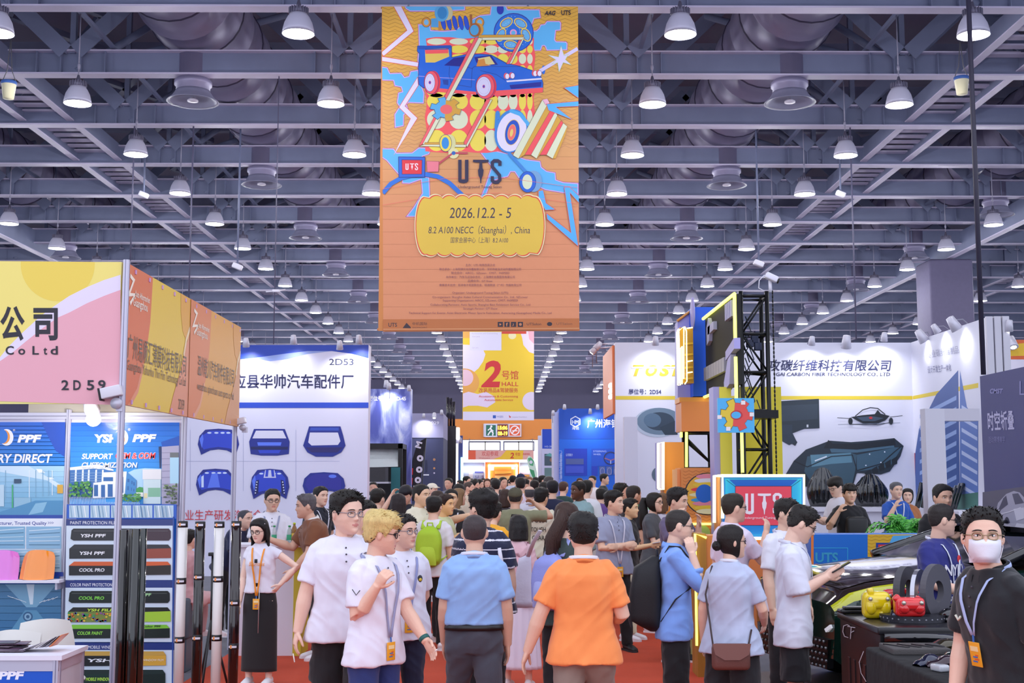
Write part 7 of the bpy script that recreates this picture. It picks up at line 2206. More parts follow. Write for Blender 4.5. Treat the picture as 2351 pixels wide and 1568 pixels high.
 # ---------------- trunk profile
 def prof(s, z):
  m = s.sex == 'm'
  zz = [-.16, -.1, 0, .1, .2, .32, .42, .485, .525, .55]
  hw = [.176, .177, .17, .156, .153, .163, .168, .138, .088, .062] if m else [.176, .177, .165, .138, .13, .14, .142, .115, .072, .05]
  fd = [.105, .11, .112, .11, .112, .122, .112, .085, .065, .05] if m else [.1, .105, .105, .1, .105, .13, .105, .08, .06, .045]
  bd = [.124, .126, .114, .1, .1, .112, .112, .095, .07, .055]
  G = s.g * (1 if z < .45 else (.5 + .5 / s.g) if s.g else 1)
  b = s.belly * math.exp(-((z - .08) / .16) ** 2)
  return np.interp(z, zz, hw) * G + b * .3, np.interp(z, zz, fd) * G + b, np.interp(z, zz, bd) * G
 def surf(s, x, z, back=False, q=1.0):
  """Depth of the trunk surface at x, z (trunk frame)."""
  hw, fd, bd = s.prof(z)
  t = max(0.0, 1 - min(1, abs(x) / (hw * q)) ** 2.5) ** (1 / 2.5)
  return bd * q * t if back else -fd * q * t
 def torso(s, q, z0, z1, nu=16, nv=32, flare=0.0):
  V = []
  for i in range(nu):
   z = z0 + (z1 - z0) * i / (nu - 1)
   hw, fd, bd = s.prof(z)
   e = 1 + flare * max(0, 1 - (z - z0) / .25)
   for j in range(nv):
    a = 2 * PI * j / nv
    c, sn = math.cos(a), math.sin(a)
    x = hw * q * e * math.copysign(abs(c) ** .8, c)
    y = (bd if sn > 0 else fd) * q * e * math.copysign(abs(sn) ** .8, sn)
    V.append(s.T((x, y, z)))
  return np.array(V), nu, nv
 def hand(s, mb, Wr, d, sd, curl, palm=None):
  k = 1.0 if s.sex == 'm' else .9
  n = unit(palm) if palm is not None else np.array([-sd * 1.0, 0.15, 0])
  n = n - d * np.dot(n, d)
  if np.linalg.norm(n) < .2:
   n = np.array([0, 0, -1.0]) - d * np.dot((0, 0, -1.0), d)
  n = unit(n)
  t = np.cross(d, n) * (1 if sd > 0 else -1)
  if t[1] > 0 and palm is None and abs(d[2]) > .5:
   t = -t
  K = Wr + d * .085 * k
  mb.tube([Wr - d * .01, Wr + d * .03 * k, Wr + d * .06 * k, K], [(.026 * k, .019 * k), (.036 * k, .018 * k), (.04 * k, .017 * k), (.037 * k, .013 * k)], 12, flat=t)
  for o, L, r in ((.03, .07, .0088), (.0105, .08, .0092), (-.0105, .074, .0088), (-.029, .058, .008)):
   p = K + t * o * k - d * .008
   c = curl * .45
   P = [p]
   for q in range(3):
    c2 = c * (q + 1)
    dd = d * math.cos(c2) + n * math.sin(c2)
    P.append(P[-1] + unit(dd) * L * k * (.45, .32, .26)[q])
   mb.tube(P, [r * k, r * k * .97, r * k * .9, r * k * .7], 8)
  p = Wr + d * .018 * k + t * .026 * k
  a = unit(d * .72 + t * .62 + n * (.25 + .3 * curl))
  b = unit(d * .9 + t * .15 + n * (.2 + .5 * curl))
  mb.tube([p, p + a * .04 * k, p + a * .04 * k + b * .032 * k, p + a * .04 * k + b * .052 * k], [.014 * k, .0115 * k, .0095 * k, .007 * k], 8)
 # ---------------- clothing
 def fold(s, v, n, amp, sc=1.0):
  if s.lod == 2:
   return v
  d = np.empty(len(v))
  sd = s.seed
  for i, p in enumerate(v):
   d[i] = noise.noise(Vector((p[0] * 9 * sc + sd, p[1] * 9 * sc, p[2] * 4 * sc))) + 1.1 * (.3 - abs(noise.noise(Vector((p[0] * 8 + p[2] * 7 + sd, p[1] * 8 - sd, p[2] * 9 + p[0] * 6))))) + .35 * noise.noise(Vector((p[0] * 22, p[1] * 22 + sd, p[2] * 12)))
  return v + n * (d * amp)[:, None]
 def shirt(s, spec, sleeve, hem, vox, stripes):
  kind, col = spec[0], spec[1]
  mb = MB()
  q = 1.04
  z0 = -.1 + hem
  v, nu, nv = s.torso(q, z0, .535 if kind != 'dress' else .5, 20, 36, flare=.14 if hem < .05 else .04)
  fa, fb = [list(range(nv))[::-1]], [[(nu - 1) * nv + j for j in range(nv)]]
  mb.grid(v, nu, nv, wrap=True)
  base = mb.n - len(v)
  mb.f += [[base + j for j in r] for r in fa + fb]
  mb.m += [0, 0]
  mb.sm += [True, True]
  for sd in (1, -1):
   S, E, Wr, fd = s.arm[sd]
   m = (1.0 if s.sex == 'm' else .8) * (.5 + .5 * s.g)
   I = s.T((sd * (s.sh - .085), 0, .475))
   S = S - (sd * .006, 0, 0)
   if sleeve == 'short':
    e = S + (E - S) * .78
    mb.tube([I, (I * .4 + S * .6) + (0, 0, .004), S + (E - S) * .06, S + (E - S) * .4, e], [.05 * m, .056 * m, .06 * m, .066 * m, .07 * m], 18)
   elif sleeve == 'cap':
    mb.tube([I, S, S + (E - S) * .3], [.05 * m, .058 * m, .066 * m], 18)
   elif sleeve == 'half':
    mb.tube([I, S + (E - S) * .06, S + (E - S) * .5, E + (Wr - E) * .06], [.054 * m, .066 * m, .08 * m, .088 * m], 18)
   elif sleeve == 'long':
    mb.tube([I, S + (0, 0, .005), (S + E) / 2, E, E + (Wr - E) * .45, E + (Wr - E) * (.5 if len(spec) > 3 else .95)], [.052 * m, .062 * m, .066 * m, .062 * m, .056 * m, .052 * m], 18)
  v, n, f = remesh(np.concatenate(mb.v), mb.f, vox * 1.35, 3)
  v = s.fold(v, n + 0, .0115) + n * .003
  mats = [M(col, .85, sheen=.2, bump=(420, .0006), var=.04, vscale=5)]
  mi = None
  if stripes:
   mats += [M(c, .85, sheen=.2) for c in stripes[0]]
   fz = np.array([(s.RL.T @ (v[q[0]] - s.PEL))[2] for q in f])
   mi = stripes[1](fz)
  s.top = s.mesh('shirt', v, f, mats, mi)
  nr = (.064 if s.sex == 'm' else .054)
  cc = spec[2] if len(spec) > 2 and spec[2] else col
  mb = MB()
  if kind in ('polo', 'shirt'):
   prof = ((.0, .012), (.012, .036), (.03, .032), (.046, -.004))
   for rr, lift in ((1.0, 0),):
    V = []
    na = 30
    for (o, h) in ((.002, .04), (.009, .042), (.019, .016), (.022, -.002), (.014, .0)):
     for j in range(na):
      a = -PI * .5 + .28 + (2 * PI - .56) * j / (na - 1)
      fr = max(0, -math.sin(a)) ** 3
      x, y = (nr + o) * math.cos(a), (nr + o) * 1.02 * math.sin(a) + .012
      V.append(s.T((x * (1 + .1 * fr), y - .022 * fr, .522 + h - .05 * fr - (.02 if o > .02 else 0) * fr - .012 * abs(math.cos(a)))))
    mb.grid(V, 5, na)
    mb.grid([p + (0, 0, -.003) for p in V], 5, na)
   s.add('collar', mb, M(cc, .8))
   if math.cos(s.face) > -.2 and s.lod < 2:
    mb = MB()
    for z in (.47, .43, .385):
     mb.ell(s.T((0, s.surf(0, z) * 1.04 - .012, z)), (.006, .004, .006), 0, 8, 6)
    s.add('button', mb, M('#3a3844', .4), s.top)
  else:
   V = []
   na = 28
   for o, h in ((-.006, .012), (.0, .022), (.01, .016), (.014, .0)):
    for j in range(na):
     a = 2 * PI * j / na
     fr = max(0, -math.sin(a)) ** 2
     V.append(s.T(((nr + o + .008) * math.cos(a), (nr + o + .004) * math.sin(a) - .012 * fr + .004, .512 + h - .035 * fr)))
   mb.grid(V, 4, na, wrap=True)
   s.add('neckband', mb, M(cc, .8))
  s.shirtcol = col
 def bottoms(s, kind, col, length, vox, shoe, legs, sit):
  mb = MB()
  m = .62 + .38 * s.g
  if kind in ('pants', 'shorts', 'wide'):
   v, nu, nv = s.torso(.99, -.12, .13, 8, 28)
   tp = np.clip((.93 - v[:, 2]) / .12, 0, 1)
   v[:, 1] *= 1 - .2 * tp ** 2
   mb.grid(v, nu, nv, wrap=True)
   b = mb.n - len(v)
   mb.f += [[b + j for j in range(nv)][::-1], [b + (nu - 1) * nv + j for j in range(nv)]]
   mb.m += [0, 0]
   mb.sm += [True, True]
   for sd in (1, -1):
    mb.ell((sd * .07 * m, .03, .89), (.085 * m, .088 * m, .1))
   mb.ell((0, .005, .9), (.14 * m, .1 * m, .11))
   wd = 1.35 if kind == 'wide' else 1.15 if kind == 'shorts' else 1.0
   for sd in (1, -1):
    hip, kn, an = s.leg[sd]
    if kind == 'shorts':
     e = kn + (hip - kn) * (.1 if length is None else length)
     mb.tube([hip + (0, 0, .05), hip - (0, 0, .06), (hip + kn) / 2, e], [.08 * m, .1 * m, .1 * m, .107 * m], 20)
    else:
     mb.tube([hip + (0, 0, .05), hip - (0, 0, .06), (hip + kn) / 2, kn, kn + (an - kn) * .5, an + (0, 0, -.02)], [.08 * m, .1 * m, .09 * m * (1 + (wd - 1) * .5), .075 * m * wd, .068 * m * wd, .062 * m * wd], 20)
   v, n, f = remesh(np.concatenate(mb.v), mb.f, vox * 1.5, 3)
   v = s.fold(v, n, .011, 1.2)
   s.mesh('shorts' if kind == 'shorts' else 'trousers', v, f, [M(col, .85, sheen=.15, bump=(300, .0006), var=.06, vscale=5)])
  else:
   zt, zb = .13, -.93 + (length if length else .3)
   V = []
   nu, nv = 24, 96
   for i in range(nu):
    t = i / (nu - 1)
    z = zt + (zb - zt) * t
    hw, fd, bd = s.prof(max(z, -.12))
    ex = 1 + (.22 if kind == 'pleats' else .04) * max(0, (.0 - z)) * 2
    for j in range(nv):
     a = 2 * PI * j / nv
     r = 1.02 * ex * (1 + ((.035 if kind == 'pleats' else .01) * sstep(0, .5, t)) * math.sin(a * (17 if kind == 'pleats' else 5) + 1))
     V.append((hw * r * math.cos(a), (bd if math.sin(a) > 0 else fd) * r * math.sin(a), .93 + z))
   mb.grid(V, nu, nv, wrap=True)
   mb.f += [[mb.n - len(V) + j for j in range(nv)], [mb.n - nv + j for j in range(nv)]]
   mb.m += [0, 0]
   mb.sm += [False, False]
   s.add('skirt', mb, M(col, .8, sheen=.2))
  for sd in (1, -1):
   hip, kn, an = s.leg[sd]
   mb = MB()
   c = np.array([an[0], an[1], an[2] - .085])
   R = []
   for i, (y, w_, h_, z_) in enumerate(((.075, .022, .03, .035), (.06, .034, .045, .045), (.02, .036, .05, .05), (-.05, .04, .042, .042), (-.12, .046, .032, .032), (-.165, .04, .024, .026), (-.185, .02, .014, .02))):
    R.append((c + (0, y, z_), (w_, h_)))
   mb.tube([r[0] for r in R], [r[1] for r in R], 16, flat=(1, 0, 0))
   mb.prism([c + (x, y, .0) for x, y in ((-.036, .08), (-.04, .0), (-.05, -.11), (-.035, -.18), (0, -.198), (.035, -.18), (.05, -.11), (.04, 0), (.036, .08), (0, .088))], (0, 0, 0), (0, 0, .022), 1)
   s.add('shoe', mb, [M(shoe, .5), M('#e8e6ea' if shoe != '#17161a' else '#2a292e', .6)])
 def ring(s, name, q, z0, h, col, buckle=False):
  V = []
  nv = 40
  for z, e in ((z0, .0), (z0, .006), (z0 + h, .006), (z0 + h, .0)):
   hw, fd, bd = s.prof(z)
   for j in range(nv):
    a = 2 * PI * j / nv
    c, sn = math.cos(a), math.sin(a)
    V.append(s.T(((hw * q + e) * math.copysign(abs(c) ** .8, c), ((bd if sn > 0 else fd) * q + e) * math.copysign(abs(sn) ** .8, sn), z)))
  mb = MB().grid(V, 4, nv, wrap=True)
  return s.add(name, mb, M(col, .4))
 def lanyard(s, col, badge):
  mb = MB()
  nr = .086 if s.sex == 'm' else .066
  P = [s.T((nr * math.cos(a) * 1.05, nr * math.sin(a) + .01, .535 + .012 * math.sin(a))) for a in np.linspace(0, PI, 9)]
  mb.tube(P, [(.011, .002)] * 9, 8, flat=(0, 0, 1))
  zb = s.drop
  for sd in (1, -1):
   P = [s.T((sd * nr * 1.05, .008, .535))]
   for t in np.linspace(.08, 1, 9):
    x, z = sd * (nr * 1.05 * (1 - t) + .006 * t), .52 + (zb - .52) * t
    P.append(s.T((x, s.surf(x, z, q=1.05) - .014, z)))
   mb.tube(P, [(.009, .002)] * 10, 8, flat=(1, 0, 0))
  ly = s.add('lanyard', mb, M(col, .6))
  if badge:
   bc = badge if isinstance(badge, str) else '#eda52a'
   z = zb - .085
   y = min(s.surf(0, z, q=1.05), s.surf(0, zb, q=1.05)) - .018
   mb = MB()
   mb.bbox(s.T((0, y, z)), (.072, .005, .11), .002, 0, s.RL)
   mb.box(s.T((0, y - .003, z + .025)), (.05, .002, .022), 1, s.RL)
   for i, (dx, dz, w_) in enumerate(((.0, -.012, .03), (.008, -.022, .028), (-.004, -.032, .03), (.01, -.004, .02))):
    mb.box(s.T((dx, y - .003, z + dz)), (w_, .002, .006), 2 + i % 2, s.RL)
   mb.bar(s.T((0, y, z + .055)), s.T((0, y + .004, zb + .0)), .01, .004, 2)
   s.add('badge', mb, [M(bc, .4), M('#f1d9a0', .4), M('#3a6ab8', .4), M('#d9583a', .4)], ly)
 # ---------------- face and hair
 def eyes(s, bc):
  for sd in (1, -1):
   mb = MB()
   x, z = sd * .135, .02
   y = front_y(x, z)
   mb.ell(s.Hd((x, y - .004, z)), np.array((.054, .02, .024)) * HU, 0, 14, 8, s.HR @ rotm('Z', -sd * .3))
   mb.ell(s.Hd((x, y + .008, z)), np.array((.023, .01, .023)) * HU, 1, 12, 8, s.HR)
   mb.tube([s.Hd((x + d * .056 * sd, front_y(x + d * .056 * sd, z) + .012, z + .024 * (1 - d * d) - .002)) for d in (-1, -.5, 0, .5, 1)], .007 * HU, 6, 1)
   s.add('eye', mb, [M('#efe9e6', .3), M('#1b1412', .25)])
   mb = MB()
   mb.tube([s.Hd((sd * (.06 + .165 * t), front_y(.06 + .165 * t, .1) + .008, .088 + .03 * math.sin(PI * (.2 + .7 * t)))) for t in np.linspace(0, 1, 6)], [(.011 * HU, .006 * HU)] * 3 + [(.012 * HU, .006 * HU), (.01 * HU, .005 * HU), (.004 * HU, .004 * HU)], 6, flat=(0, 0, 1))
   s.add('eyebrow', mb, M(mixc(bc, '#1a1412', .5), .8))
 def glasses(s, col):
  mb = MB()
  for sd in (1, -1):
   x, z = sd * .14, .005
   y = front_y(x, z) + .075
   mb.tube([s.Hd((x + .088 * math.copysign(abs(math.cos(a)) ** .7, math.cos(a)), y - .06 * abs(math.cos(a)) * (math.cos(a) * sd > 0), z + .066 * math.copysign(abs(math.sin(a)) ** .7, math.sin(a)))) for a in np.linspace(0, 2 * PI, 21)], .0105 * HU, 6, cap=False)
   mb.tube([s.Hd((sd * .225, y - .05, .03)), s.Hd((sd * .345, .14, .04)), s.Hd((sd * .36, -.04, .03)), s.Hd((sd * .35, -.1, -.03))], .009 * HU, 6)
  yb = front_y(0, .02) + .03
  mb.tube([s.Hd((-.055, yb, .012)), s.Hd((0, yb + .015, .022)), s.Hd((.055, yb, .012))], .01 * HU, 6)
  s.add('glasses', mb, M(col, .25, .6 if col != '#15141a' else .1))
 def hair(s, spec):
  style, col = spec[0], spec[1]
  sd_ = s.seed
  vol = spec[2] if len(spec) > 2 else 1.0
  rnd = random.Random(int(sd_ * 100))
  m = M(col, .5, bump=(90, .004), var=.35, vscale=30, stretch=(3, 3, .6), spec=.4)
  if style == 'cap':
   def t(Z, A, P):
    return .045 * sstep(.0, .06, Z - np.interp(np.abs(A), [0, 1.2, PI], [.22, .12, .0])) - .02
   V, Fc = head_grid(30, 48, t)
   o = s.mesh('cap', s.Hd(V), Fc, [M(col, .8)])
   mb = MB()
   V = []
   for i in range(5):
    for j in range(15):
     a = -1.05 + 2.1 * j / 14
     r = .02 + .3 * i / 4 * math.cos(a * .8)
     V.append(s.Hd((.33 * math.sin(a), .36 * math.cos(a) + r, .24 - .06 * i / 4 - .05 * (math.sin(a)) ** 2)))
   mb.grid(V, 5, 15).grid([v + (0, 0, .006) for v in V], 5, 15)
   s.add('brim', mb, M(col, .8), o)
   style, vol = 'short', .3
   col = spec[3] if len(spec) > 3 else '#2a2522'
   m = M(col, .7)
  cover = style in ('long', 'ponytail', 'bun', 'bob')
  side, topt = {'short': (.028, .085), 'crew': (.014, .035), 'shaved': (.008, .010), 'bald': (.012, .014), 'tall': (.03, .15), 'fringe': (.05, .11), 'parted': (.035, .10), 'undercut': (.006, .12)}.get(style, (.06, .075))
  zf = {'fringe': -.16, 'bald': .06, 'shaved': .03, 'tall': -.03, 'undercut': -.1}.get(style, 0)
  def t(Z, A, P):
   a = np.abs(A)
   zl = np.interp(a, *LINE) + zf * np.exp(-(a / .75) ** 4)
   if cover:
    zl = np.where(a > 1.25, -.5, zl - .015)
   th = side + (topt - side) * sstep(.12, .36, Z)
   th = th * vol
   th = th * sstep(-.01, .09 if style != 'fringe' else .05, Z - zl) + np.where(Z < zl, -.03 * sstep(0, -.06, Z - zl), 0) - .006
   if style == 'bald':
    th = th - .03 * sstep(.26, .36, Z)
   if style == 'parted':
    th = th - .05 * np.exp(-((P[..., 0] - .1) / .03) ** 2) * (P[..., 1] > -.1) * sstep(.2, .35, Z)
   nz = np.array([noise.noise(Vector((x * 5 + sd_, y * 5, z * 3.5))) + .5 * noise.noise(Vector((x * 14, y * 14 + sd_, z * 6))) for x, y, z in P.reshape(-1, 3)]).reshape(Z.shape) if s.lod < 2 else 0
   return th * (1 + (.45 if not cover else .2) * nz)
  V, Fc = head_grid(*((46, 72) if s.lod == 0 else (34, 48) if s.lod == 1 else (22, 28)), t)
  mb = MB().add(s.Hd(V), Fc, 0, True)
  if style in ('short', 'tall', 'fringe', 'parted', 'undercut') and s.lod < 2:
   n = (420, 160)[s.lod]
   for _ in range(n):
    a, z = rnd.uniform(-PI, PI), rnd.uniform(-.1, .49)
    zl = np.interp(abs(a), *LINE) + zf * math.exp(-(a / .75) ** 4)
    if z < zl + .02 or (style == 'undercut' and z < .2):
     continue
    w, f, b = (np.interp(z, HZ, q) for q in (HW, HF, HB))
    p = np.array([w * math.sin(a), (f if math.cos(a) > 0 else b) * math.cos(a), z])
    d = unit(p - (0, -.03, .02))
    T_ = (side + (topt - side) * sstep(.12, .36, z)) * vol
    flow = np.array([rnd.uniform(-.5, .5), .75 if z > .2 else .2, -.35 if z < .3 else .15])
    p0 = p + d * T_ * .55
    p1 = p0 + unit(d * .4 + flow) * (T_ * .9 + .03) * rnd.uniform(.6, 1.1)
    mb.tube([s.Hd(p0), s.Hd((p0 + p1) / 2 + d * .012), s.Hd(p1)], [.017 * HU, .012 * HU, .002 * HU], 4)
  ln = spec[3] if len(spec) > 3 and isinstance(spec[3], float) else 1.3
  if style in ('long', 'bob'):
   V = []
   nu, na = 16, 22
   low = {'long': -ln, 'bob': -.55}[style]
   for i in range(nu):
    z = .2 + (low - .2) * i / (nu - 1)
    R0 = np.interp(z, [-2, -1.0, -.5, 0, .2], [.4, .43, .42, .41, .37])
    for lay in (0, 1):
     for j in range(na):
      u = j / (na - 1) if lay == 0 else 1 - j / (na - 1)
      a = (-1 + 2 * u) * (1.85 if z > -.45 else 1.5)
      r = R0 + (.03 if lay == 0 else -.05) + .018 * math.sin(a * 9 + sd_) * (lay == 0) - .03 * (i == nu - 1)
      q = s.hc + np.array([math.sin(a) * r * HU * .92, math.cos(a) * r * HU * 1.12 + .01, z * HU]) @ (s.HR if z > -.2 else rotm('Z', math.atan2(s.HR[1, 0], s.HR[0, 0]) * .6)).T
      if z < -.9:
       q[1] += .03 * (-.9 - z)
      V.append(q)
   mb.grid(V, nu, 2 * na, wrap=True)
   mb.f += [[mb.n - 2 * na + j for j in range(2 * na)]]
   mb.m += [0]
   mb.sm += [False]
  if style == 'ponytail':
   b = s.Hd((0, -.46, .18))
   P = [b, s.Hd((0, -.66, .16)), s.Hd((.0, -.72, -.1)), s.hc + (.0, .16, -.14), s.hc + (-.0, .17, -.26), s.hc + (0, .165, -.36)]
   mb.tube(P, [.022, .04, .055, .062, .05, .012], 14)
   for _ in range(60 if s.lod == 0 else 20):
    o = np.array([rnd.uniform(-.05, .05), rnd.uniform(-.02, .03), 0])
    mb.tube([P[1] + o * .5, P[2] + o, P[3] + o * 1.1, P[4] + o * 1.2 - (0, 0, rnd.uniform(-.05, .08))], [.004, .007, .006, .002], 4)
  if style == 'bun':
   mb.ell(s.Hd((0, -.5, -.12)), (.038, .034, .036))
   for i in range(10):
    a = i * .63
    mb.tube([s.Hd((0, -.42, -.06)), s.Hd((.14 * math.cos(a), -.55, -.12 + .14 * math.sin(a))), s.Hd((0, -.6, -.14))], .008, 5)
  hm = mb.build
  s.hairo = s.add('hair', mb, m)
 def decal(s, name, txt, x, z, h, col, back=False, width=None, bold=0.02, shear=0.0, parent=None, lines=None):
  """Lettering that follows the shirt surface; x to the reader's right, z in the trunk frame."""
  mb = MB()
  items = [('t', txt, x, z)] if txt else []
  for it in items:
   v, f = textmesh(txt, bold)
   v = v.copy()
   v[:, 0] += v[:, 1] * shear
   k = h / .73
   kx = width / (v[:, 0].max() - v[:, 0].min()) if width else k
   X = (v[:, 0] - v[:, 0].min()) * kx
   X = X - X.max() / 2
   sg = 1 if not back else -1
   mb.add([s.T(((x + a) * sg, s.surf(x + a, z + b * k, back, 1.04) + (.017 if back else -.017), z + b * k)) for a, b in zip(X, v[:, 1])], f)
  for L in lines or ():
   sg = 1 if not back else -1
   mb.tube([s.T(((x + a) * sg, s.surf(x + a, z + b, back, 1.04) + (.014 if back else -.014), z + b)) for a, b in L], .0022, 5)
  return s.add(name, mb, M(col, .6), parent or s.top)
def xf(P, p):
 return P.W(p)
# ================================================================ who stands where
BK, WHT = '#141318', '#e4e3f1'
LW = '#e6e6f4'
def hold_phone(P, sd, label, col='#15151a', cat='phone'):
 S, E, Wr, fd = P.arm[sd]
 c = P.W(Wr + fd * .1 + np.array([0, -.012, .02]))
 t = thing('smartphone', label, cat, c)
 f = unit(P.R @ fd)
 u = unit(np.cross(f, (0, 0, 1.0)))
 n = np.cross(u, f)
 R = np.stack([u, f, n], 1)
 MB().bbox(c, (.075, .15, .009), .003, 0, R).build('phone_body', [M(col, .3)], t)
 MB().box(c + n * .0052, (.068, .138, .0012), 0, R).build('screen', [M('#1a2030', .1)], t)
def backpack(P, label, col, w=.3, h=.44, d=.17, z=.25, col2=None, straps=True, name='backpack', skew=0.0):
 t = thing(name, label, 'backpack', P.W(P.T((0, .2, z - h / 2))))
 y = P.prof(z)[2] * 1.06
 G = lambda q: P.W(P.T(q))
 V = []
 n, nv = 14, 28
 for i in range(n):
  v = i / (n - 1)
  zz = z - h / 2 + h * v
  ww = w / 2 * (1 - .38 * max(0, v - .6) ** 1.5 / .25 - .12 * (1 - v) ** 3) * (.25 + .75 * min(1, 8 * min(v, 1 - v) + .2))
  dd = d * (1 - .45 * max(0, v - .5)) * (.3 + .7 * min(1, 6 * min(v, 1 - v) + .1))
  for j in range(nv):
   a = 2 * PI * j / nv
   c, s_ = math.cos(a), math.sin(a)
   V.append(G((skew * v + ww * math.copysign(abs(c) ** .55, c), y + dd / 2 + dd / 2 * math.copysign(abs(s_) ** .55, s_), zz)))
 mb = MB().grid(V, n, nv, wrap=True)
 mb.f += [list(range(nv))[::-1], [(n - 1) * nv + j for j in range(nv)]]
 mb.m += [0, 0]
 mb.sm += [True, True]
 fab = M(col, .7, bump=(180, .0015), var=.12, vscale=8)
 mb.build('bag_body', [fab], t)
 pk = M(col2 or mixc(col, '#000000', .12), .7, bump=(180, .0015))
 V = []
 for i in range(8):
  v = i / 7
  for j in range(15):
   u = j / 7 - 1
   V.append(G((skew * .3 + w * .36 * u * (1 - .15 * v ** 2), y + d * .93 + .035 * (1 - u ** 4) * math.sin(PI * min(1, .12 + v * .85)), z - h * .44 + h * .48 * v)))
 MB().grid(V, 8, 15).build('front_pocket', [pk], t)
 mb = MB().tube([G((-w * .34, y + d * .8, z + h * .12)), G((-w * .2, y + d * .74, z + h * .32)), G((w * .2, y + d * .74, z + h * .32)), G((w * .34, y + d * .8, z + h * .12))], .004, 6)
 mb.build('zip', [M(mixc(col, '#c8c8d0', .45), .4)], t)
 MB().tube([G((-.035, y + .02, z + h * .46)), G((-.03, y + .03, z + h * .58)), G((.03, y + .03, z + h * .58)), G((.035, y + .02, z + h * .46))], .009, 8).build('grab_handle', [pk], t)
 if straps:
  for sd in (-1, 1):
   x = sd * (.09 if P.sex == 'm' else .075)
   Q = [(x, y + .01, z + h * .44), (x, .04, .53), (x * 1.05, -.04, .525)] + [(x * 1.15, P.surf(x * 1.15, q, q=1.05) - .012, q) for q in (.44, .32, .22)] + [(sd * P.prof(.16)[0] * 1.07, .0, .14), (x * 1.2, y, z - h * .35)]
   MB().tube([G(q) for q in Q], [(.026, .006)] * len(Q), 8, flat=P.R @ np.array([1.0, 0, 0])).build('shoulder_strap', [pk], t)
 return t
def mk(label, px, top, Y, face, **k):
 return Person(label, px, top, Y, face, **k)
# ---- left front
w = mk('woman with long black hair and pearl headband in a white top and long black skirt', 598, 1192, 11.9, -8, sex='f', shirt=('tee', WHT), sleeve='cap', bottom=('skirt', BK, .15), hair=('long', '#120e10', 1.0, 1.75), la=((.95, -.25, -.7), (-.62, .35, -.8), .4), ra=((.22, .02, -1), (.02, .28, -1), .3), head=(-14, 12, 0), skin='#eac3ae', lanyard='#f0952a', drop=.0, glasses='#15141a', hem=.13)
mb = MB()
for i in range(7):
 a = -1.1 + 2.3 * i / 6
 mb.ell(w.Hd((.36 * math.sin(a), .06, .3 + .2 * math.cos(a) - .04)), (.009,) * 3, 0, 8, 6)
w.add('headband_pearl', mb, M('#e6e2ea', .3), w.hairo)
w.decal('shirt_print', 'Bauhaus', 0, .31, .045, '#f0952a', width=.17, shear=.25, bold=.0)
w.add('clip_microphone', MB().bbox(w.T((.0, -.16, .36)), (.03, .02, .04), .004), M('#151519', .3))
mb = MB()
mb.tube([(.03, -.12, 1.0), (.03, -.128, .85), (.03, -.135, .55)], .004, 6)
w.add('skirt_zip', mb, M('#c9c8d0', .3, .6))
m = mk('tall man in rimless glasses, white polo shirt and black shorts holding a cigarette', 797, 1130, 8.5, 12, g=1.18, shirt=('polo', WHT), bottom=('shorts', '#15151a', .16), hair=('parted', '#17130f', 1.15), head=(32, 2, 0), skin='#dfae93', glasses='#8a8a94', hscale=1.08, la=((.1, -.2, -1), (.0, -.1, -1), .4), ra=((.3, .0, -1), (.2, .12, -1), .7), legs='walk', hem=-.02)
m.decal('chest_logo', '', .0, 0, 0, '#23232b', lines=(((.075, .40), (.1, .355), (.135, .395), (.105, .372)), ((.07, .365), (.095, .375)))) if False else m.add('chest_logo', MB().tube([m.T((.07 + a, m.surf(.07 + a, .36 + b, q=1.04) - .016, .36 + b)) for a, b in ((-.005, .03), (.018, -.015), (.055, .03), (.02, .012), (.0, .005))], .003, 5), M('#23232b', .6), m.top)
mb = MB()
S, E, Wr, fd = m.arm[-1]
mb.tube([m.W(Wr + fd * .14), m.W(Wr + fd * .2 + (.02, -.03, .01))], .004, 6)
tag(mb.build('cigarette', [M('#e8e2da', .6)], loc=m.W(Wr + fd * .14)), 'cigarette held low by the tall man in black shorts', 'cigarette')
b = mk('man with bleached blond hair and dark undercut in a white polo and blue jeans', 878, 1180, 7.8, 52, g=1.05, shirt=('polo', LW), bottom=('pants', '#22346e'), hair=('fringe', '#d8bd7a', 1.35), head=(42, 6, 0), skin='#d9a283', glasses='#22202a', ra=((.1, .12, -1), (-.1, .62, .85), 1.4), la=((.05, .45, -1), (-.05, .75, -.75), .5), lanyard='#9aa0c4', drop=.05, hem=-.02)
b.add('shaved_side', MB().add(b.Hd(head_grid(30, 44, lambda Z, A, P: .024 * sstep(.0, .05, Z - np.interp(np.abs(A), *LINE)) * sstep(-.0, -.08, Z) * 3.2 - .004)[0]), head_grid(30, 44, lambda Z, A, P: .0 * Z)[1], 0, True), M('#3a2e26', .8), b.hairo)
b.add('sleeve_logo', MB().tube([b.arm[-1][0] * (1 - t) + b.arm[-1][1] * t + np.array([-.06 + dy * .6, -.047 - dy * .75, 0]) for t, dy in ((.38, -.02), (.5, .005), (.4, .03))], .003, 5), M('#23232b', .6), b.top)
S, E, Wr, fd = b.arm[1]
b.add('wrist_band', MB().tube([Wr - fd * .03, Wr - fd * .005], .034, 14), M('#1f5f5a', .5))
tag(MB().tube([b.W(Wr + fd * .1 + (0, 0, .0)), b.W(Wr + fd * .1 + (-.03, -.05, .03))], .004, 6).build('cigarette', [M('#f0ece8', .6)], loc=b.W(Wr + fd * .1)), 'white cigarette in the hand with the green wrist band', 'cigarette')
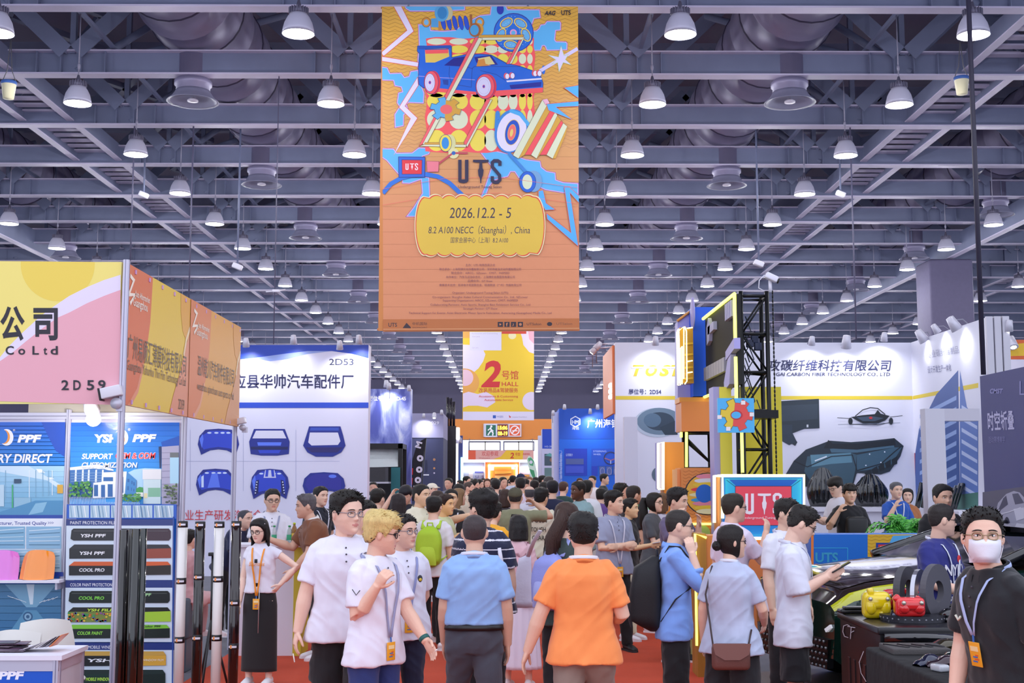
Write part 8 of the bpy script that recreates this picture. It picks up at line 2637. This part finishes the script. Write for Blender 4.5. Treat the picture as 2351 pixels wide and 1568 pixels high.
c = mk('man in clear glasses and white polo with a round chest crest, looking right', 928, 1181, 8.95, 28, g=1.08, belly=.02, shirt=('polo', LW), bottom=('pants', '#1c2340'), hair=('short', '#1a1512', .7), head=(24, 0, 0), skin='#d59f80', glasses='#8f8f98', la=((.28, -.35, -1), (-.4, -.4, -.8), .5), ra=((.1, -.1, -1), (0, .1, -1), .4), lanyard='#8f96c4', drop=.1)
c.add('chest_crest', MB().ell(c.T((.095, c.surf(.095, .34, q=1.04) - .006, .34)), (.02, .008, .026)).ell(c.T((.095, c.surf(.095, .34, q=1.04) - .012, .333)), (.013, .006, .012), 1), [M('#2a2a36', .5), M('#e0c23a', .5)], c.top)
mk('person half hidden between the tall man and the blond man', 838, 1150, 9.9, 30, sex='f', shirt=('tee', '#e0dfe8'), hair=('short', '#17130f', .9), head=(10, 6, 0), glasses='#2a2a30', skin='#d6a084', lod=1)
d = mk('balding man seen from behind in a light blue polo with black belt', 1090, 1180, 8.4, 180, g=1.14, shirt=('polo', '#8fb6ea'), bottom=('pants', '#454854'), hair=('shaved', '#3d3436'), skin='#c48f70', la=((.14, .0, -1), (.02, .35, -1), .5), ra=((.2, -.02, -1), (.04, .15, -1), .45), legs='walk', hem=.17, belt='#17161a', shoe='#17161a', lanyard='#dfe4f4', badge=False)
o = mk('man seen from behind in an orange polo and khaki trousers', 1338, 1178, 7.8, 178, g=1.12, shirt=('polo', '#f69350'), bottom=('pants', '#8d7d72'), hair=('short', '#14110f', .9), skin='#d19f80', la=((.42, -.05, -1), (.35, .1, -1), .6), ra=((.3, .0, -1), (-.3, .9, -.2), .6), legs='walk2', shoe='#17161a', lanyard='#e6eaf4', badge=False, hscale=1.04)
e = mk('woman seen from behind with a curly brown ponytail and dark green top', 1300, 1156, 9.6, 138, sex='f', g=1.05, shirt=('tee', '#33413f'), bottom=('pants', '#15151b'), hair=('ponytail', '#3a241c', 1.1), head=(28, 8, 0), skin='#d6a688', shoe='#17161a')
backpack(e, 'lavender blue backpack on the woman with the brown ponytail', '#8d96d8', .27, .42, .15, .22, '#a2aae2')
f = mk('woman seen from behind with straight black hair and a long white pleated skirt', 1190, 1183, 11.8, 168, sex='f', shirt=('tee', '#d9b2ba'), bottom=('pleats', '#e6dff0', .2), hair=('bob', '#110d0f', 1.0), head=(14, 0, 0), skin='#e2b8a0', la='fold')
backpack(f, 'dusty pink backpack on the woman in the white pleated skirt', '#d3a3ae', .22, .34, .1, .22)
q = at(1205, 1338, 10.6)
t = thing('tote_bag', 'white cloth tote bag hanging beside the lavender backpack', 'bag', q)
V = []
for i in range(9):
 v = i / 8
 for j in range(20):
  a = 2 * PI * j / 20
  V.append((q[0] + (.05 + .05 * (1 - v)) * math.cos(a) - .03 * (1 - v), 10.6 + .035 * math.sin(a) * (1.2 - v * .8), q[2] - .2 + .42 * v + .02 * math.cos(a) * v))
mb = MB().grid(V, 9, 20, wrap=True)
mb.f += [list(range(20))[::-1], [160 + j for j in range(20)]]
mb.m += [0, 0]
mb.sm += [True, True]
mb.build('bag_body', [M('#d9d6ea', .7, bump=(8, .01))], t)
MB().tube([(q[0] + .02, 10.6, q[2] + .2), (q[0] + .07, 10.5, q[2] + .34), (q[0] + .12, 10.3, q[2] + .44)], [(.018, .004)] * 3, 8, flat=(1, 0, 0)).build('carry_strap', [M('#e6e4f0', .7)], t)
st = (('#e4e3ee',), lambda z: ((np.mod(z + .5, .068) < .012) & (z > -.1)).astype(int))
g = mk('broad man in a navy top with white stripes, behind the balding man', 1108, 1128, 10.2, 172, g=1.3, shirt=('polo', '#1b2140'), stripes=st, bottom=('pants', '#1b1b22'), hair=('tall', '#15110f', .9), head=(45, -4, 0), skin='#cf9a7c', hscale=1.12, la='fold', ra=((.2, 0, -1), (.02, .1, -1), .4))
tag(MB().tube([g.W(g.T(p_)) for p_ in ((-.15, .13, .4), (-.17, .14, .3), (-.19, .12, .2), (-.2, .1, .1))], [(.016, .005)] * 4, 8, flat=(1, 0, 0)).bbox(g.W(g.T((-.2, .12, .02))), (.1, .08, .22), .02).build('shoulder_bag', [M('#dedce8', .6)], loc=g.W(g.T((-.2, .12, 0)))), 'white shoulder bag strap and pouch on the man in stripes', 'bag')
h = mk('young man seen from behind in a white tee and black trousers wearing a lime backpack', 997, 1140, 14.4, 168, shirt=('tee', '#e2e0e6'), bottom=('pants', '#141318'), hair=('short', '#14110f', 1.0), skin='#dba888', lod=1, la='fold')
t = backpack(h, 'lime green backpack on the young man in black trousers', '#a9cc2e', .3, .46, .16, .24, '#b4d63a')
mk('big man in a white polo facing right with an arm on his neighbour', 968, 1112, 15.2, 55, g=1.18, shirt=('polo', '#e6e2c8'), hair=('crew', '#17130f', 1.4), skin='#d8a878', la='side', ra=((.15, .5, -.8), (-.3, .95, .05), .4))  # yellow light falling on the white polo is put into its colour
mk('man in an open black vest over a yellow tee facing the camera', 1036, 1123, 16.9, 8, shirt=('tee', '#1a1a1e', '#e0b02a'), hair=('crew', '#17130f', 1.5), skin='#d8a56c', ra='fold', lanyard='#d8d8e4', badge=False)
mk('man beside the lime backpack reaching a yellow lit arm to the right', 1024, 1135, 15.1, 60, shirt=('tee', '#c9cfa0'), hair=('short', '#2a1710', .9), skin='#e0a050', ra=((.1, .6, -.6), (0, .95, .35), .5), lod=1)  # the yellow light on him is put into skin and shirt colours
mk('person in a yellow top bending behind the man in stripes', 1132, 1150, 13.2, 160, shirt=('tee', '#f0aa22'), bottom=('pants', '#2a2a30'), hair=('short', '#17130f'), lean=(18, 0), lod=1)
# ---- right front
i_ = mk('man with crossed arms in a grey polo and black trousers', 1410, 1128, 14.2, 22, g=1.12, shirt=('shirt', '#959bb4'), bottom=('pants', '#121217'), hair=('tall', '#14110f', .8), head=(38, -2, 0), skin='#dba882', la='fold', ra=((.08, .34, -1), (-1, .42, .16), .6), shoe='#17161a', lod=1, belly=.02, legs='apart', lanyard='#c9c8d8', drop=.02)
j = mk('balding man in a loose blue shirt with a black backpack, hand at mouth', 1558, 1170, 9.4, 84, shirt=('shirt', '#7ea6ee', None, 1), sleeve='long', bottom=('wide', '#131318'), hair=('crew', '#2a2522', .8), head=(6, 4, 0), skin='#dcae92', glasses='#5a5a62', ra=((.02, .6, -.7), (-.12, -.22, 1), 1.0), la=((.0, .55, -.7), (-.15, -.15, 1), 1.0), shoe='#17161a', hem=-.06)
backpack(j, 'large black backpack on the man in the blue shirt', '#17171c', .36, .56, .24, .17, '#1f1f26')
k = mk('woman in black glasses with a dark bun and pale grey tee, seen from behind', 1678, 1206, 8.6, 152, sex='f', g=1.12, shirt=('tee', '#b6c0da'), bottom=('wide', '#1a1a20'), hair=('bun', '#17110f', .8), head=(-52, 0, 0), skin='#d6a486', glasses='#15141a', la=((.3, .05, -1), (.1, .3, -1), .4), ra=((.35, .2, -1), (-.2, .8, -.45), .6), hem=-.02, lanyard='#dfe4f2', badge=False)
q = k.W(k.T((-.06, k.surf(0, -.1, True) + .06, -.12)))
t = thing('shoulder_bag', 'small brown leather bag on the hip of the woman in the grey tee', 'bag', q)
MB().bbox(q, (.25, .075, .17), .03).build('bag_body', [M('#6a453f', .35, bump=(200, .001))], t)
MB().prism([(q[0] - .125, q[1] - .042, q[2] + .088), (q[0] + .125, q[1] - .042, q[2] + .088), (q[0] + .11, q[1] - .046, q[2] + .02), (q[0] + .05, q[1] - .048, q[2] - .015), (q[0] - .05, q[1] - .048, q[2] - .015), (q[0] - .11, q[1] - .046, q[2] + .02)], (0, -.004, 0), (0, .004, 0)).build('flap', [M('#7a5048', .35)], t)
MB().tube([q + (-.115, 0, .07), k.W(k.T((.12, k.surf(.12, .1, True, 1.1) + .02, .1))), k.W(k.T((.15, k.surf(.13, .3, True, 1.1) + .015, .3))), k.W(k.T((.12, .05, .5))), k.W(k.T((.1, -.05, .49)))], .006, 6).tube([q + (.115, 0, .07), k.W(k.T((-.17, .06, .06)))], .006, 6).build('strap', [M('#3a2a2a', .4)], t)
l = mk('man in a loose white tee and black shorts looking down at his phone', 1838, 1168, 9.2, 78, shirt=('tee', '#dde0f0'), sleeve='half', bottom=('shorts', '#16161c', .0), hair=('short', '#17130f', 1.1), head=(8, 26, 0), skin='#dcae94', glasses='#4a4a52', ra=((.02, .12, -1), (-.05, .85, .5), .8), la=((.0, .15, -1), (-.2, .85, .48), .8), hem=-.1, lanyard='#dfe3f4', badge=False)
hold_phone(l, -1, 'black smartphone held up by the man in black shorts')
mk('man in a white shirt standing behind the man with the phone', 1806, 1145, 10.4, 35, shirt=('shirt', '#e3e4f0'), bottom=('pants', '#15151b'), hair=('short', '#17130f', .8), head=(15, 0, 0), skin='#d9a98a', lanyard='#b9bcd4', drop=-.02, badge='#e9a23a', lod=1)
n_ = mk('man in a pale pink shirt with hand at his mouth before the neon sign', 1684, 1133, 11.2, 118, shirt=('shirt', '#e2d6ea'), bottom=('pants', '#1c1c24'), hair=('crew', '#2a241c', 1.4), head=(-12, 0, 0), skin='#d6a080', glasses='#22202a', ra=((.1, .6, -.75), (-.1, .3, .95), 1.0), lod=1)
mk('man with longer black hair touching his nose behind the blue shirt', 1556, 1123, 13.4, 38, shirt=('tee', '#5f5472'), bottom=('pants', '#131217'), hair=('parted', '#14100f', 1.3), head=(18, 4, 0), skin='#d6a585', ra=((.2, .6, -.6), (-.2, .1, 1), 1.0), shoe='#2a2224', lod=1, la=((.1, .4, -.8), (-.2, .3, .95), .8))
mk('woman with a low ponytail and glasses in a grey tee, facing right', 1503, 1132, 16, 58, sex='f', shirt=('tee', '#4f5258'), hair=('ponytail', '#17130f'), glasses='#3a3a42', la='phone', ra='phone', skin='#e0b295')
mk('man with cropped hair in a black tee looking right, behind the women with phones', 1455, 1115, 17.5, 120, shirt=('tee', '#17171b'), hair=('crew', '#2a2420', 1.3), skin='#c99570')
mk('man with fluffy black hair in black behind the grey polo', 1426, 1110, 18.5, 70, shirt=('tee', '#1a1a1f'), hair=('short', '#17130f', 1.0), skin='#d9a080')
p_ = mk('woman in a black tee holding up a white phone', 1447, 1145, 15.2, 65, sex='f', shirt=('tee', '#17171b'), bottom=('pants', '#e3e0c0'), hair=('short', '#17130f', .9), skin='#dba868', ra='phone', la='phone')
hold_phone(p_, -1, 'white phone held up by the woman in black', '#e6e6ee')
mk('brown-haired person half hidden by the orange zigzag box', 1520, 1133, 16.4, 120, sex='f', shirt=('tee', '#d8d4e6'), hair=('bob', '#6a4a30'), skin='#dba888')
r = mk('masked man in a black polo at the right edge with a pale blue lanyard', 2251, 1170, 5.9, -72, g=1.08, lean=(9, 0), shirt=('polo', '#15171d'), bottom=('pants', '#15151b'), hair=('short', '#14110f', 1.05), head=(58, -5, 0), skin='#d9a488', glasses='#a08a6a', la=((.22, -.3, -1), (.02, .25, -.9), .5), ra=((.12, .1, -1), (-.1, .3, -.9), .5), lanyard='#a9b8e0', drop=.26, lod=0)
V = []
for a in range(15):
 for z in range(12):
  x, zz = -.29 + .58 * a / 14, -.47 + .42 * z / 11
  ed = min(1, (1 - abs(x / .3)) * 3.2) * min(1, (z + .3) / 2.0, (11.3 - z) / 2.0)
  V.append(r.Hd((x * (1 - .25 * abs(zz + .2)), max(front_y(x * .9, zz) - face_disp(x, zz), .08) + .012 + .1 * ed * (1 - abs(x) * 1.6), zz)))
mb = MB().grid(V, 15, 12)
mk_ = r.add('face_mask', mb, M('#e2e2ec', .8, bump=(70, .001)))
mb = MB()
for sd in (-1, 1):
 for z in (-.1, -.38):
  mb.tube([r.Hd((sd * .27, .17, z)), r.Hd((sd * .345, 0, -.12 + (z + .24) * .4)), r.Hd((sd * .355, -.06, -.02))], .0022, 5)
r.add('ear_loop', mb, M('#e8e8f0', .7), mk_)
r.add('sleeve_mark', MB().tube([r.arm[1][0] * .45 + r.arm[1][1] * .55 + np.array([.074, -dx, dz]) for dx, dz in ((-.04, 0), (-.01, .012), (.0, -.008), (.03, .012))], .006, 5), M('#d9d8e0', .6), r.top)
r.add('chest_mark', MB().tube([r.T((-.09 + dx, r.surf(-.08, .32, q=1.04) - .014, .33 + dz)) for dx, dz in ((-.015, .01), (.0, -.012), (.02, .006))], .006, 5), M('#d9d8c8', .6), r.top)
s_ = mk('man in glasses and a navy tee with white lettering behind the brake discs', 2160, 1157, 9.78, 38, g=1.08, shirt=('tee', '#252a78'), bottom=('pants', '#17171d'), hair=('crew', '#231d1c', 1.3), head=(52, 4, 0), skin='#d6a48a', glasses='#2a2a30', la=((.25, .1, -1), (.05, .3, -1), .4), ra='table', lanyard='#dfe4f0', drop=.12, badge='#f0e2b0')
for tx, z, hh, ww in (('NYKY', .26, .085, .26), ('24/7', .17, .06, .24), ('ONE EAGER', .115, .034, .25), ('BEAVER', .065, .036, .2)):
 s_.decal('shirt_print', tx, .01, z, hh, '#e4e4ee', width=ww)
s_.add('red_spot', MB().ell(s_.T((.06, s_.surf(.06, .38, q=1.04) - .01, .38)), (.022, .008, .03)), M('#d0343c', .6), s_.top)
mk('man in a black tee with short black hair behind the man in navy', 2163, 1113, 13.0, 4, g=1.05, shirt=('tee', '#131317'), bottom=('pants', '#17171d'), hair=('crew', '#131010', 1.9), head=(8, 3, 0), skin='#c98f6c', lod=1)
t_ = mk('young man in a white tee facing left with a phone beside the black carbon cover', 1918, 1098, 19, -62, shirt=('tee', '#dfe0ec'), bottom=('pants', '#dcdce6'), hair=('fringe', '#17130f', 1.1), head=(0, 18, 0), glasses='#6a6a72', ra='phone', la='phone', skin='#dbac90')
hold_phone(t_, -1, 'phone held by the young man in a white tee near the carbon cover')
u = mk('man in a black tee drinking with a black bag held across his chest', 1950, 1112, 17.4, 2, shirt=('tee', '#17171b'), bottom=('pants', '#17171b'), hair=('fringe', '#17120f', .9), skin='#cf9670', ra=((.5, .4, -.7), (-.5, .25, .9), 1.0), la=((.3, .15, -1), (-.9, .6, -.1), .5), lod=1)
u.add('wrist_watch', MB().tube([u.arm[1][2] - u.arm[1][3] * .03, u.arm[1][2]], .036, 12), M('#1a1a1e', .4))
tag(MB().bbox(u.W(u.T((.02, -.22, .2))), (.3, .12, .4), .05).build('chest_bag', [M('#121316', .5)], loc=u.W(u.T((.02, -.22, .0)))), 'black bag worn in front by the drinking man', 'bag')
mk('grey-haired man in a blue vest with white lanyard, hand at his face', 2057, 1107, 20, 10, shirt=('tee', '#1f55b0'), bottom=('pants', '#23283a'), hair=('crew', '#5a5a60', 1.6), ra=((.2, .5, -.7), (-.5, .2, 1), 1), la=((.3, .0, -1), (.05, .1, -1), .4), lanyard='#dfe2ee', badge=False, skin='#d3a184', lod=1)
mk('woman in a rust top half hidden behind the man in the blue vest', 2083, 1122, 21, -18, sex='f', shirt=('tee', '#b06f45'), hair=('bun', '#17130f'), skin='#dba98c', lod=1)
# ---- left stand
v_ = mk('smiling man in glasses and a white polo behind the small counter', 626, 1123, 14.95, 14, g=1.08, shirt=('polo', '#e3e2ec'), bottom=('pants', '#23232b'), hair=('crew', '#17130f', 1.7), glasses='#4a4a50', head=(8, 6, 0), skin='#cf9a78', la=((.25, .2, -1), (-.7, .7, -.3), .6), ra=((.2, .1, -1), (-.3, .8, -.3), .5), lod=1, lanyard='#8f96b0', badge=False)
w_ = mk('grey-haired man in a brown polo bending left with a phone', 703, 1135, 13.6, -68, g=1.18, shirt=('polo', '#7d4d31', '#e4e0dc'), bottom=('pants', '#2a2a30'), hair=('short', '#5b585c', .9), lean=(14, 0), head=(-4, 4, 0), skin='#cf9a7a', ra=((.1, .6, -.8), (.0, .95, .35), .7), la=((.15, .3, -1), (-.2, .6, -.7), .5), lod=1)
hold_phone(w_, -1, 'black phone held by the man in the brown polo')
mk('man in a dark jacket with a white strap behind the brown polo', 737, 1117, 17, 48, shirt=('polo', '#1c2230'), bottom=('pants', '#17171b'), hair=('crew', '#131010', 1.9), lanyard='#d9dae6', badge=False, skin='#d6a688')
mk('man with shaved hair in a navy tee leaning over behind the film rolls', 565, 1170, 15.5, 58, shirt=('tee', '#1c2346'), bottom=('pants', '#17171b'), hair=('shaved', '#3a3a44'), lean=(30, 0), ra='table', la='table', skin='#d3a085', lod=1)
mk('person in a pink top sitting behind the film rolls', 440, 1216, 12.9, 150, sex='f', shirt=('tee', '#d8a6a6'), sleeve='long', bottom=('pants', '#d9b0b0'), hair=('short', '#17130f', .9), lod=1, sit=True)
tag(MB().bbox((at(440, 1, 12.9)[0], 12.9, .52), (.4, .4, .4), .03).box((at(440, 1, 12.9)[0], 12.9, .17), (.34, .34, .33)).build('stool', [M('#55606a', .5)], loc=(at(440, 1, 12.9)[0], 12.9, 0)), 'small stool under the person in pink', 'stool')
mk('man in a black tee seen from behind before the camper canopy', 868, 1122, 16.5, 172, g=1.15, shirt=('tee', '#121216'), hair=('short', '#17130f', .8), skin='#dba888', lanyard='#d6d8e4', badge=False, head=(-20, 0, 0))
mk('woman with a dark bob in a pale top seen from behind', 915, 1134, 15.8, 168, sex='f', shirt=('tee', '#dcdce8'), hair=('bob', '#22161a'), la=((.3, .5, .2), (-.5, .2, 1), 1))
mk('man with thick black hair looking down in a dark shirt', 932, 1118, 19, -8, shirt=('tee', '#1b1e2e'), hair=('fringe', '#15131c', 1.0), head=(0, 24, 0))
mk('man in a striped shirt under the open camper canopy', 857, 1106, 26.8, 4, shirt=('tee', '#2c4a6e'), stripes=(('#dfe4f0',), lambda z: (np.mod(z, .1) < .05).astype(int)), hair=('crew', '#17130f'), lod=2)
# ---- middle of the aisle
x_ = mk('man in an olive cap and khaki tee raising his arm with a phone', 1183, 1119, 16, 176, g=1.12, shirt=('tee', '#848566'), hair=('cap', '#55523f', 1.0, '#2a2522'), skin='#b98560', ra=((.95, .3, .0), (-.75, .35, .55), 1.0), la='phone', lod=1)
backpack(x_, 'black sling bag across the back of the man in khaki', '#17181a', .15, .34, .08, .28, straps=False, name='sling_bag', skew=-.07)
y_ = mk('young man seen from behind in a cream tee with black lettering', 1243, 1121, 17.2, 172, g=1.08, shirt=('tee', '#e2ddc6'), hair=('fringe', '#141110', 1.0), skin='#dba070', glasses='#6a6a72', head=(-22, 0, 0), bottom=('pants', '#2a2a33'), lod=1)
for tx, z, hh, ww in (('STUSSY', .36, .07, .27), ('TOUGH', .24, .06, .2), ('GEAR', .13, .06, .17)):
 y_.decal('back_print', tx, -.02, z, hh, '#25221f', back=True, width=ww, bold=.01)
mk('man with thick black hair in a dark navy tee seen from behind', 1268, 1104, 20.5, 170, g=1.1, shirt=('tee', '#1b2142'), hair=('short', '#131118', 1.1), head=(20, 0, 0))
mk('dark-skinned man in a blue and lime polo looking left', 1327, 1105, 18.2, -48, g=1.1, shirt=('polo', '#8fb0b4'), hair=('crew', '#14120f', 1.8), skin='#5c3b2a', head=(-12, 0, 0))
mk('young man with dark red fringe and a black and white top, facing the camera', 1123, 1121, 20, 3, shirt=('polo', '#25252d', '#e4e4ee'), hair=('fringe', '#2c161c', 1.0), head=(0, 10, 0), lanyard='#e8e8f0', badge='#e6e0e0')
mk('grey balding man in a white shirt seen from behind', 1216, 1116, 21, 176, shirt=('shirt', '#dcdbe8'), hair=('bald', '#4a484c'), skin='#c89a80')
mk('woman with brown hair beside the olive cap', 1160, 1124, 18.6, 170, sex='f', shirt=('tee', '#3a3438'), hair=('bob', '#3a241c'))
mk('man in purple bending near the palm', 1381, 1121, 21, 150, shirt=('tee', '#6a4a92'), hair=('short', '#17130f', .8), lean=(20, 0))
mk('woman with long sandy brown hair behind the black vest', 1054, 1122, 18.5, 110, sex='f', shirt=('tee', '#cfc2a8'), hair=('long', '#8a6a48', 1.0, 1.0))
FAR = [('man in a white cap facing right near the grey wall', 993, 1109, 24, 60, '#cfd0dc', 'cap', '#e4dccb'), ('man in a grey jacket before the dark sign post', 1030, 1097, 30, -20, '#6f7488', 'crew', 0), ('woman with black hair in a beige top seen from behind', 1054, 1111, 22, 165, '#d9cdb4', 'bob', 0), ('dark-haired man beside the green palm', 1072, 1094, 36, 60, '#3a4a5a', 'short', 0),
    ('man in a cream jacket facing right', 1077, 1106, 27, 75, '#d6cab4', 'crew', '#4a3f3a'), ('man in a dark suit leaning right', 1090, 1102, 29, 70, '#2a3246', 'short', 0), ('man in grey glasses behind the dark suit', 1101, 1101, 32, 65, '#c8ccd8', 'short', 0), ('woman in a white top facing the camera', 1119, 1099, 34.5, 0, '#e4e6f0', 'bob', '#5a3a28'),
    ('man with round black hair and white shirt with black straps, seen from behind', 1138, 1100, 25, 176, '#e2dce2', 'short', 0), ('man in a black suit with a white lanyard', 1155, 1095, 30, 30, '#171a22', 'crew', 0), ('man in a pale pink shirt seen from behind', 1195, 1097, 24, 178, '#dccfdd', 'short', 0), ('man in a navy cap above the crowd', 1196, 1087, 36, 60, '#20305e', 'cap', '#1c2a52'),
    ('person in a pale blue shirt under the orange pavilion', 1178, 1092, 39.5, 150, '#cfd8ee', 'short', 0), ('woman with light brown fringe in white', 1215, 1095, 34, 0, '#e6e4ea', 'bob', '#8a6244'), ('man with round black hair and white tee before the blue stand', 1227, 1103, 27, 176, '#e6e4ec', 'short', 0), ('man in black hair and dark top left of the blue stand corner', 1230, 1096, 37, 160, '#2a2c38', 'short', 0),
    ('man in navy at the corner of the blue stand', 1246, 1092, 36, 100, '#222c52', 'short', 0), ('grey-haired man in a grey shirt facing right', 1261, 1093, 27, 100, '#7f8694', 'crew', '#4a4848'), ('man in dark green before the blue stand', 1294, 1105, 25, 150, '#1f3f3c', 'crew', '#4a2f22'), ('person with brown hair low before the blue wall', 1331, 1098, 38, 0, '#d8b8a0', 'short', '#4a2f22'),
    ('man in a bright white shirt facing left before the blue wall', 1360, 1092, 33, -30, '#f0ecf0', 'crew', 0), ('man in dark green looking left before the blue wall', 1388, 1088, 34, 70, '#1d2f34', 'short', 0), ('man with black hair in white behind the lime polo', 1347, 1103, 20.5, 160, '#e6e6ee', 'short', 0), ('woman with dark hair below the white cap', 1006, 1127, 20, 100, '#7a6a5a', 'bob', '#3a2a22'),
    ('man in a dark navy top right of the fringe boy', 1250, 1107, 22, 170, '#1a2040', 'short', 0), ('man in yellow behind the navy cap', 1206, 1100, 30, 120, '#e3b22c', 'short', 0)]
for lb, px, tp, Y, fa, cl, hs, hc in FAR:
 mk(lb, px, tp, Y, fa, shirt=('tee', cl), hair=((hs, hc or '#17130f') if hs != 'cap' else ('cap', hc, 1.0, '#17130f')), g=random.uniform(.98, 1.15), la='fold' if px % 2 else 'hang', lod=2, sex='f' if lb.startswith('woman') else 'm')
rnd = random.Random(11)
TC = ('white', '#e2e2ec'), ('black', '#1a1a20'), ('navy', '#222a50'), ('grey', '#7d8290'), ('pale blue', '#b9c8e8'), ('beige', '#cfc0a4'), ('dark green', '#2a4238'), ('red', '#b83a34')
cnt = {}
for row, (Y, n) in enumerate(((42, 6), (47, 6), (53, 6), (60, 7), (68, 7), (78, 7), (90, 7))):
 for k_ in range(n):
  X = -1.75 + 3.4 * (k_ + rnd.uniform(.43, .57)) / n
  nm, cl = TC[(k_ * 3 + row * 5 + rnd.randrange(2)) % 8]
  px = 1157 + X / Y * F
  mk(f'tiny {nm}-topped visitor, {ORD[k_]} from left, {ORD[row]} distant row', px, 1098 + 26 * (.2 + rnd.uniform(-.25, .25)) * 42 / Y, Y, rnd.choice((0, 180, 170, 60, -60)), shirt=('tee', cl), hair=(('short', 'bob')[rnd.random() < .3], '#17130f'), lod=2, no_legs=False, group='distant crowd')
bpy.data.scenes.remove(TMP)
